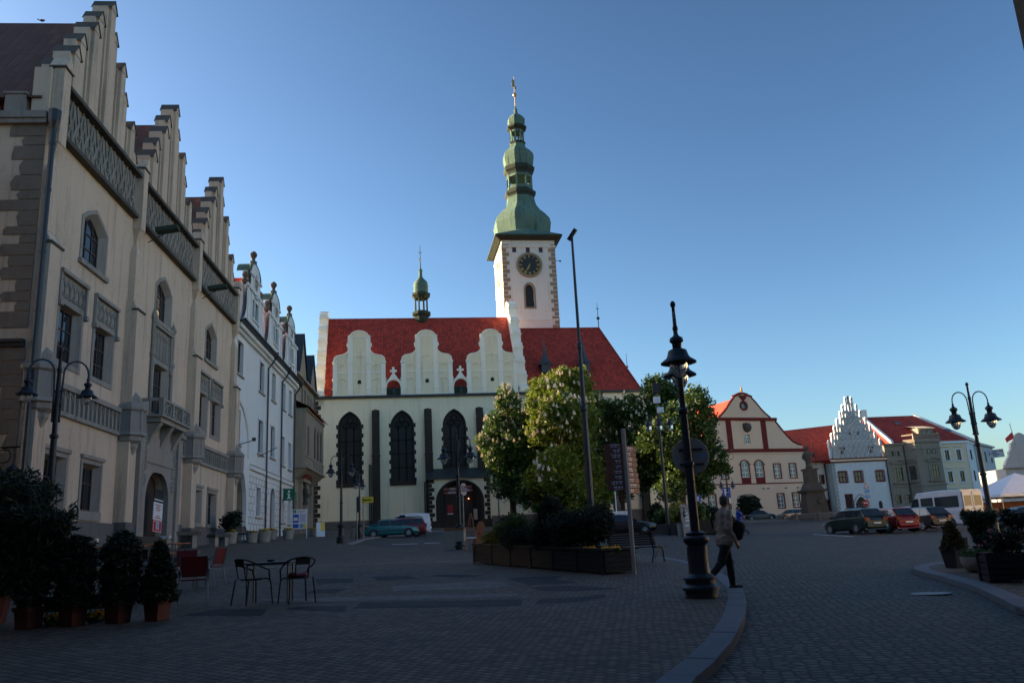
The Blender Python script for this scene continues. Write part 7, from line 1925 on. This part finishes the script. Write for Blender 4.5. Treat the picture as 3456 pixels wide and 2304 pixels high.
def car(name, lab, kind, mat, loc, rz, cat='car', solid=False, rack=False, spoiler=False):
    D = CAR[kind]; L_, W, H, bz = D['L'], D['W'] / 2, D['H'], D['belt']
    t = thing(name, lab, cat, loc, rz)
    F, B_ = L_ / 2, -L_ / 2
    a, b_ = D['ws']; c, d = D['rear']
    rf = W * .74 if kind not in ('minibus', 'smallvan') else W * .88
    # side profile: lower body stations (x, z_bottom, z_shoulder, half width)
    st = [(F, .42, .58, W * .62), (F - .06, .28, .68, W * .8), (F - .3, .2, D['hood'] - .1, W * .94), (F - .75, .18, D['hood'], W * .99), (a, .18, bz, W), ((a + c) / 2, .18, bz + .02, W), (c, .18, bz + .03, W), (d, .2, bz + (.03 if not D['deck'] else 0), W * .985)]
    if D['deck']: st += [(B_ + .3, .22, D['tail'] - .03, W * .95)]
    st += [(B_ + .1, .25, (D['tail'] if D['deck'] else bz) - .04, W * .9), (B_, .34, .74, W * .8)]
    v, f = [], []
    K_ = 10
    for x, z0, z1, w in st:
        mid = z0 + (z1 - z0) * .5
        v += [(x, -w * .86, z0), (x, -w, z0 + .12), (x, -w * 1.0, mid), (x, -w * .97, z1 - .05), (x, -w * .86, z1), (x, w * .86, z1), (x, w * .97, z1 - .05), (x, w, mid), (x, w, z0 + .12), (x, w * .86, z0)]
    for i in range(len(st) - 1):
        for k in range(K_): f.append((i * K_ + k, i * K_ + (k + 1) % K_, (i + 1) * K_ + (k + 1) % K_, (i + 1) * K_ + k))
    f += [tuple(range(K_)), tuple(reversed(range((len(st) - 1) * K_, len(st) * K_)))]
    m = MB().add(v, f)
    # greenhouse
    gs = [(a, bz, W * .9, bz), (b_, bz, W * .92, H - .05), ((b_ + c) / 2, bz, W * .92, H), (c + (0 if not D['deck'] else .15), bz, W * .92, H - .06), (d, bz, W * .88, bz)]
    v, f = [], []
    for x, z0, w, z1 in gs:
        r_ = w + (rf - w) * ((z1 - z0) / (H - z0))
        v += [(x, -w, z0 - .02), (x, -r_, z1 - .03 * (z1 > z0)), (x, -r_ * .85, z1 + .02 * (z1 > z0)), (x, r_ * .85, z1 + .02 * (z1 > z0)), (x, r_, z1 - .03 * (z1 > z0)), (x, w, z0 - .02)]
    for i in range(len(gs) - 1):
        for k in range(5): f.append((i * 6 + k, i * 6 + k + 1, (i + 1) * 6 + k + 1, (i + 1) * 6 + k))
    m.add(v, f)
    bd = m.build('body', mat, t, smooth=True)
    # glass: side windows, windscreen, rear window
    def gy(z, w=W * .915): return w + (rf - w) * ((z - bz) / (H - bz)) + .008
    zt = H - .1
    def xs_(z, lo, hi): return lo + (hi - lo) * ((z - bz) / (H - bz))
    zb_ = bz + .03
    if kind == 'minibus': cuts = [(.62, .02), (-.12, -.98), (-1.1, -2.5)]; cuts = [(1.95, 1.05), (.85, -.25), (-.4, -2.45)]; zb_ = bz + .12; zt = H - .42
    elif solid: cuts = [(a - .2, .05)]
    elif kind == 'sedan': cuts = [(a - .12, -.05), (-.1, -.95), (-1.0, d + .25)]
    else: cuts = [(a - .12, -.05), (-.1, -1.0), (-1.05, d + .16)]
    for i, (xa, xb) in enumerate(cuts):
        for s in (-1, 1):
            ft = xa - (a - b_) * .92 * (zt - zb_) / (H - bz) if i == 0 else xa
            rt = xb
            if i == len(cuts) - 1 and not solid and kind != 'minibus': rt = xb + (c - d) * .92 * (zt - zb_) / (H - bz)
            q_ = [(xa, s * gy(zb_), zb_), (xb, s * gy(zb_), zb_), (rt, s * gy(zt), zt), (ft, s * gy(zt), zt)]
            if rt > ft - .05: q_ = q_[:3]
            MB().sheet(q_ if s < 0 else q_[::-1]).build('side_window', X['carglass'], t)
    def lerp(p, q, k): return tuple(x + (y - x) * k for x, y in zip(p, q))
    for nm, x0_, x1_, k0, k1 in (('windscreen', a, b_, .06, .93), ('rear_window', d, c + (0 if not D['deck'] else .15), .12 if kind not in ('minibus', 'smallvan') else .35, .9)):
        if nm == 'rear_window' and (kind == 'minibus' or solid): continue
        sx = .02 if nm == 'windscreen' else -.02
        zz0, zz1 = bz + (H - .06 - bz) * k0, bz + (H - .06 - bz) * k1
        xx0, xx1 = x0_ + (x1_ - x0_) * k0 + sx, x0_ + (x1_ - x0_) * k1 + sx
        w0, w1 = W * .84, rf * .92
        q_ = [(xx0, -w0, zz0 + .015), (xx0, w0, zz0 + .015), (xx1, w1, zz1 + .02), (xx1, -w1, zz1 + .02)]
        MB().sheet(q_ if nm == 'windscreen' else q_[::-1]).build(nm, X['carglass'], t)
    wr = .31 if kind != 'minibus' else .34
    for x in (F - .82, B_ + .82 if kind != 'minibus' else B_ + 1.15):
        for s in (-1, 1):
            Mw = Matrix.Translation((x, s * (W - .19), wr)) @ Matrix.Rotation(-s * PI / 2, 4, 'X')
            w = MB().lathe([(wr + .06, .19), (wr + .06, .196), (0, .196)], 20, M=Mw).build('wheel_arch', X['plastic'], t)
            w = MB().lathe([(wr * .6, .0), (wr * .94, .0), (wr, .03), (wr, .19), (wr * .94, .215), (wr * .66, .22), (wr * .62, .2)], 20, M=Mw).build('wheel', X['rubber'], t, smooth=True)
            r_ = MB()
            for k in range(5):
                r_.box(-.035, .035, .05, wr * .6, .2, .222, Mw @ Matrix.Rotation(k * 2 * PI / 5, 4, 'Z'))
            r_.lathe([(wr * .56, .2), (wr * .64, .2), (wr * .64, .224), (wr * .56, .224)], 20, M=Mw, cap=False).lathe([(0, .2), (.07, .2), (.06, .23), (0, .23)], 10, M=Mw)
            r_.build('rim', X['rim'], w)
    for s in (-1, 1):
        MB().prism([(F - .42, D['hood'] - .24), (F - .02, .56), (F - .05, .7), (F - .4, D['hood'] - .1)], s * W * .6, s * W * .92).build('headlight', X['lens_white'], t)
        if kind == 'minibus': MB().box(B_ - .015, B_ + .12, min(s * W * .8, s * W * .985), max(s * W * .8, s * W * .985), .8, 1.25).build('tail_light', X['lens_red'], t)
        else: MB().box(B_ - .005, B_ + .26, min(s * W * .55, s * W * .945), max(s * W * .55, s * W * .945), .72, .9 if kind != 'estate' else 1.0).build('tail_light', X['lens_red'], t)
        MB().box(a - .25, a - .08, min(s * (W - .02), s * (W + .17)), max(s * (W - .02), s * (W + .17)), bz + .0, bz + .13).build('mirror', X['plastic'], t, bevel=.02)
        if kind != 'minibus': MB().box(B_ + .7, F - .7, min(s * W, s * (W + .012)), max(s * W, s * (W + .012)), .5, .55).build('side_trim', X['plastic'], t)
    MB().box(B_ - .03, B_ + .1, -W * .8, W * .8, .34, .5).box(F - .12, F + .03, -W * .66, W * .66, .34, .5).build('bumper', X['plastic'] if kind in ('minibus', 'smallvan') else mat, t, bevel=.03)
    for x, e in ((B_ - .045, B_ - .032), (F + .032, F + .045)): MB().box(x, e, -.26, .26, .52 if x < 0 else .38, .63 if x < 0 else .49).build('number_plate', X['plate'], t)
    if rack:
        for s in (-1, 1): MB().tube([(b_, s * rf * .8, H + .02), (b_ - .1, s * rf * .8, H + .09), (c + .2, s * rf * .8, H + .09), (c, s * rf * .8, H + .02)], .025, 5).build('roof_rail', X['plastic'], t)
    return t
teal = paint('teal', C(24, 104, 108)); redc = paint('red', C(122, 16, 26)); dk = paint('dark_green', C(22, 44, 40)); nv = paint('dark_blue', C(26, 32, 44)); slv = paint('silver', C(184, 190, 202), .3, .05)
wht = paint('white', C(224, 228, 234), .3, 0); gry = paint('grey', C(110, 112, 116)); blk = paint('black', C(16, 17, 20)); lbl = paint('pale_blue', C(150, 170, 196))
car('parked_car', 'teal saloon car parked at the kerb before the church', 'sedan', teal, gp(899, 1233.5), R(7))
car('parked_car', 'red estate car with roof rails behind the teal saloon', 'estate', redc, gat(918, 70, 1225), R(184), rack=True)
car('delivery_van', 'white windowless van behind the red estate car', 'smallvan', wht, gat(934, 76, 1225), R(184), 'van', solid=True)
car('parked_car', 'black saloon car half hidden by the planter shrubs and finger post', 'sedan', blk, gp(1434, 1229), R(-3))
car('parked_car', 'pale blue car glimpsed behind the planter shrubs beside the tall mast', 'hatch', lbl, gat(1322, 68, 1225), R(184))
car('parked_car', 'dark blue car before the peach house doorway', 'sedan', nv, gat(1748, 124, 1187), R(-10))
car('parked_car', 'grey hatchback before the right end of the peach house', 'hatch', gry, gat(1817, 122, 1187), R(186))
car('parked_car', 'dark green hatchback, first of the row facing away on the right', 'hatch', dk, gp(1965, 1225), R(107))
car('parked_car', 'red hatchback parked between the dark green and dark blue hatchbacks', 'hatch', redc, gat(2040, 53.5, 1220), R(104))
car('parked_car', 'dark blue hatchback parked beside the silver minibus', 'hatch', nv, gat(2116, 56, 1215), R(104))
car('minibus', 'silver high roofed minibus with dark windows at the end of the car row', 'minibus', slv, gat(2168, 60, 1206), R(109), 'minibus')
car('parked_car', 'small white car partly hidden between the red hatchback and the minibus', 'hatch', wht, gat(2072, 108, 1180), R(170))
car('parked_car', 'dark car behind the dark green hatchback near the gabled house door', 'hatch', nv, gat(1954, 116, 1180), R(184))
car('parked_car', 'dark car cut off by the right edge of the picture', 'sedan', blk, gat(2352, 47, 1200), R(176))
# the minibus back doors
mbus = [o for o in bpy.data.objects if o.name.startswith('minibus') and o.parent is None][0]
B_ = -2.8
for s in (-1, 1):
    dr = MB().box(B_ - .012, B_ + .02, min(s * .02, s * .84), max(s * .02, s * .84), .72, 2.42).build('rear_door', slv, mbus, bevel=.01)
    MB().box(B_ - .02, B_ - .011, min(s * .12, s * .74), max(s * .12, s * .74), 1.42, 2.1).build('rear_window', X['carglass'], dr)
MB().box(B_ - .03, B_ - .012, -.12, .05, 1.2, 1.25).build('handle', X['plastic'], mbus)
for s in (-1, 1): MB().box(-2.6, 2.0, min(s * .975, s * .99), max(s * .975, s * .99), .98, 1.02).build('side_trim', X['rim'], mbus)

# ---------------------------------------------------------------- people
def limb(m, path, rad, n=10):
    m.tube(path, rad, n)
    for p, r in zip(path, rad): m.lathe([(0, -r), (r * .5, -r * .87), (r * .87, -r * .5), (r, 0), (r * .87, r * .5), (r * .5, r * .87), (0, r)], n, p)
FOLDS = bpy.data.textures.new('folds', 'CLOUDS'); FOLDS.noise_scale = .09; FOLDS.noise_depth = 1
def merged(m, name, mat, parent, vox):
    o = m.build(name, mat, parent)
    rm = o.modifiers.new('merge', 'REMESH'); rm.mode = 'VOXEL'; rm.voxel_size = vox; rm.use_smooth_shade = True
    if name in ('jacket', 'shirt', 'trousers'):
        dm = o.modifiers.new('folds', 'DISPLACE'); dm.texture = FOLDS; dm.strength = .035; dm.mid_level = .5; dm.texture_coords = 'LOCAL'
    s_ = o.modifiers.new('soft', 'SMOOTH'); s_.factor = .5; s_.iterations = 2
    return o
def person(lab, loc, rz, front, back, la, ra, top, leg, hair, h=1.76, vox=.012, lean=.0, sleeves=True, bag=False, group=None, twist=0.0, shoe='shoe', fat=1.0):
    """faces +X; front/back: (knee, ankle, toe) of the left (+y) and right (-y) leg; la/ra: (elbow, wrist) of the arms"""
    t = thing('person', lab, 'person', loc, rz, group=group, s=h / 1.76)
    hip = .93
    sx = lean
    b = MB()
    limb(b, [(0, 0, hip), (sx * .4, 0, 1.15), (sx * .8, 0, 1.38)], [.13, .12, .13])
    limb(b, [(sx * .9, 0, 1.44), (sx, 0, 1.52), (sx + .01, 0, 1.57)], [.06, .052, .055])
    hc = Vector((sx + .025, 0, 1.645))
    Mh = Matrix.Translation(hc) @ Matrix.Rotation(twist, 4, 'Z')
    b.lathe([(0, -.115), (.045, -.105), (.07, -.06), (.078, .0), (.08, .05), (.066, .09), (.035, .112), (0, .116)], 14, M=Mh @ Matrix.Diagonal((1.18, .95, 1, 1)))
    b.tube([Mh @ Vector((.085, 0, .01)), Mh @ Vector((.112, 0, -.025)), Mh @ Vector((.09, 0, -.035))], [.012, .016, .012], 6)
    b.tube([Mh @ Vector((.075, -.025, -.062)), Mh @ Vector((.088, 0, -.06)), Mh @ Vector((.075, .025, -.062))], [.008, .01, .008], 6)
    for s in (-1, 1):
        b.lathe([(0, -.03), (.014, -.02), (.016, .015), (0, .032)], 6, M=Mh @ Matrix.Translation((-.005, s * .078, -.005)))
        b.tube([Mh @ Vector((.07, s * .015, .03)), Mh @ Vector((.072, s * .05, .03))], .012, 5)
    sh_ = {1: Vector((sx * .85, .19, 1.42)), -1: Vector((sx * .85, -.19, 1.42))}
    arms = {1: la, -1: ra}
    for s in (1, -1):
        e, w = Vector(arms[s][0]), Vector(arms[s][1])
        limb(b, [sh_[s], e, w], [.048, .038, .027])
        d = (w - e).normalized(); side = d.cross(Vector((0, 1, 0))).normalized() if abs(d.y) < .9 else Vector((1, 0, 0))
        pc = w + d * .06
        limb(b, [w, pc, w + d * .095], [.026, .036, .034], 8)
        for k in range(4):
            o_ = side * ((k - 1.5) * .021); ln = (.062, .075, .07, .055)[k]
            k1 = w + d * .1 + o_; k2 = k1 + d * ln * .55 + Vector((0, -s * .008, 0)); k3 = k2 + (d * .6 + Vector((0, -s * .5, 0))).normalized() * ln * .55
            b.tube([k1, k2, k3], [.0105, .0095, .007], 6)
        b.tube([w + d * .03 + side * .03, w + d * .06 + side * .052, w + d * .095 + side * .05], [.013, .011, .008], 6)
    hips = {1: Vector((0, .085, hip)), -1: Vector((0, -.085, hip))}
    legs = {1: front, -1: back}
    for s in (1, -1):
        kn, an, to = (Vector(q_) for q_ in legs[s])
        limb(b, [hips[s], kn, an], [.075, .05, .036])
    merged(b, 'body', X['skin'], t, vox)
    tp = MB()
    limb(tp, [(0, 0, hip - .0), (0, 0, hip + .03), (sx * .25, 0, 1.05), (sx * .6, 0, 1.24), (sx * .85, 0, 1.4)], [.178 * fat, .172 * fat, .155 * fat, .16, .15])
    limb(tp, [(sx * .85, -.15, 1.41), (sx * .85, 0, 1.44), (sx * .85, .15, 1.41)], [.085, .09, .085])
    limb(tp, [(0, -.07, hip - .02), (0, .07, hip - .02)], [.16 * fat, .16 * fat])
    tp.lathe([(.09, 1.42), (.07, 1.49)], 10, (sx * .9, 0, 0))
    for s in (1, -1):
        e, w = Vector(arms[s][0]), Vector(arms[s][1])
        limb(tp, [sh_[s], e] + ([e.lerp(w, .92)] if sleeves else []), [.078, .062] + ([.05] if sleeves else []))
    merged(tp, 'jacket' if sleeves else 'shirt', top, t, vox * 1.2)
    tr = MB()
    limb(tr, [(0, -.05, hip + .02), (0, .05, hip + .02)], [.125, .125])
    for s in (1, -1):
        kn, an, to = (Vector(q_) for q_ in legs[s])
        limb(tr, [hips[s] + Vector((0, 0, .0)), kn, kn.lerp(an, .96)], [.11, .08, .066])
    merged(tr, 'trousers', leg, t, vox * 1.2)
    for s in (1, -1):
        kn, an, to = (Vector(q_) for q_ in legs[s])
        d = (to - an); fw_ = Vector((d.x, d.y, 0)).normalized()
        heel = an + (Vector((0, 0, -.055)) - fw_ * .05)
        m = MB(); limb(m, [an + Vector((0, 0, -.01)), heel], [.045, .035], 8); limb(m, [heel, heel.lerp(to, .6), to], [.036, .04, .03], 8)
        merged(m, 'shoe', X[shoe], t, .01)
    hm = MB().lathe([(.082, .0), (.086, .05), (.072, .098), (.04, .122), (0, .126)], 14, M=Mh @ Matrix.Translation((-.012, 0, .004)) @ Matrix.Diagonal((1.14, .98, 1, 1)), cap=False).lathe([(.05, -.07), (.076, -.03), (.084, .01)], 12, M=Mh @ Matrix.Translation((-.025, 0, 0)), cap=False)
    hm.build('hair', X[hair], t, smooth=True)
    if bag:
        m = MB(); limb(m, [(.2, -.2, 1.0), (.24, -.19, 1.14), (.2, -.2, 1.2)], [.1, .13, .09], 10)
        merged(m, 'shoulder_bag', X['blackcloth'], t, .012)
        MB().tube([(.2, -.2, 1.18), (.15, -.14, 1.36), (.02, .02, 1.53), (-.14, .12, 1.46), (-.17, .14, 1.3), (-.13, .18, 1.15)], .018, 6).build('bag_strap', X['blackcloth'], t)
    return t
A_ = gph(1691, 1352)
person('man in a beige jacket with a black shoulder bag walking past the near lamp', A_ + Vector((-.11, .05, 0)), R(12), ((.1, .1, .5), (.12, .1, .09), (.3, .1, .035)), ((-.16, -.09, .5), (-.5, -.09, .17), (-.42, -.09, .04)),
       ((.0, .25, 1.14), (.14, .24, .93)), ((-.02, -.26, 1.14), (.1, -.25, .9)), X['beige'], X['trouser'], 'hairgrey', 1.77, .009, .05, True, True, twist=R(38))
p = gp(1704, 1230)
person('man in a bright blue shirt and jeans striding left across the square', p, R(178), ((.2, .09, .52), (.28, .09, .1), (.46, .09, .05)), ((-.1, -.09, .48), (-.46, -.09, .22), (-.38, -.09, .06)),
       ((-.14, .24, 1.16), (-.02, .24, .95)), ((.1, -.24, 1.16), (.26, -.22, 1.0)), X['blueshirt'], X['jeans'], 'hairdark', 1.76, .013, .08, False)
for lab, px, Y, rz, top, leg, h in (('woman with long dark hair and dark top, leftmost of three walkers before the church', 1157, 78, R(80), 'blackcloth', 'navy', 1.62), ('tall man in black, middle one of three walkers before the church', 1170, 78, R(80), 'blackcloth', 'trouser', 1.84), ('man in a black shirt and pale trousers, rightmost of three walkers before the church', 1202, 75.5, R(70), 'blackcloth', 'palecloth', 1.75)):
    person(lab, gat(px, Y, 1220), rz, ((.12, .09, .5), (.1, .09, .09), (.28, .09, .04)), ((-.04, -.09, .5), (-.22, -.09, .12), (-.08, -.09, .04)), ((-.06, .25, 1.15), (.02, .26, .92)), ((.06, -.25, 1.15), (.14, -.24, .93)), X[top], X[leg], 'hairdark', h, .02, .02, False)
for lab, px, Y, rz, top, leg in (('person in black with blue jeans standing at the gabled house door', 1971, 138, R(-30), 'blackcloth', 'jeans'), ('person in a grey top standing right of the one in blue jeans', 1984, 138, R(-110), 'greycloth', 'blackcloth')):
    person(lab, gat(px, Y, 1175), rz, ((.02, .1, .5), (.0, .1, .09), (.16, .12, .04)), ((.02, -.1, .5), (-.02, -.1, .09), (.14, -.12, .04)), ((-.02, .27, 1.15), (.14, .2, .98)), ((.0, -.27, 1.15), (.14, -.2, 1.0)), X[top], X[leg], 'hairdark', 1.76, .022, .0, False)
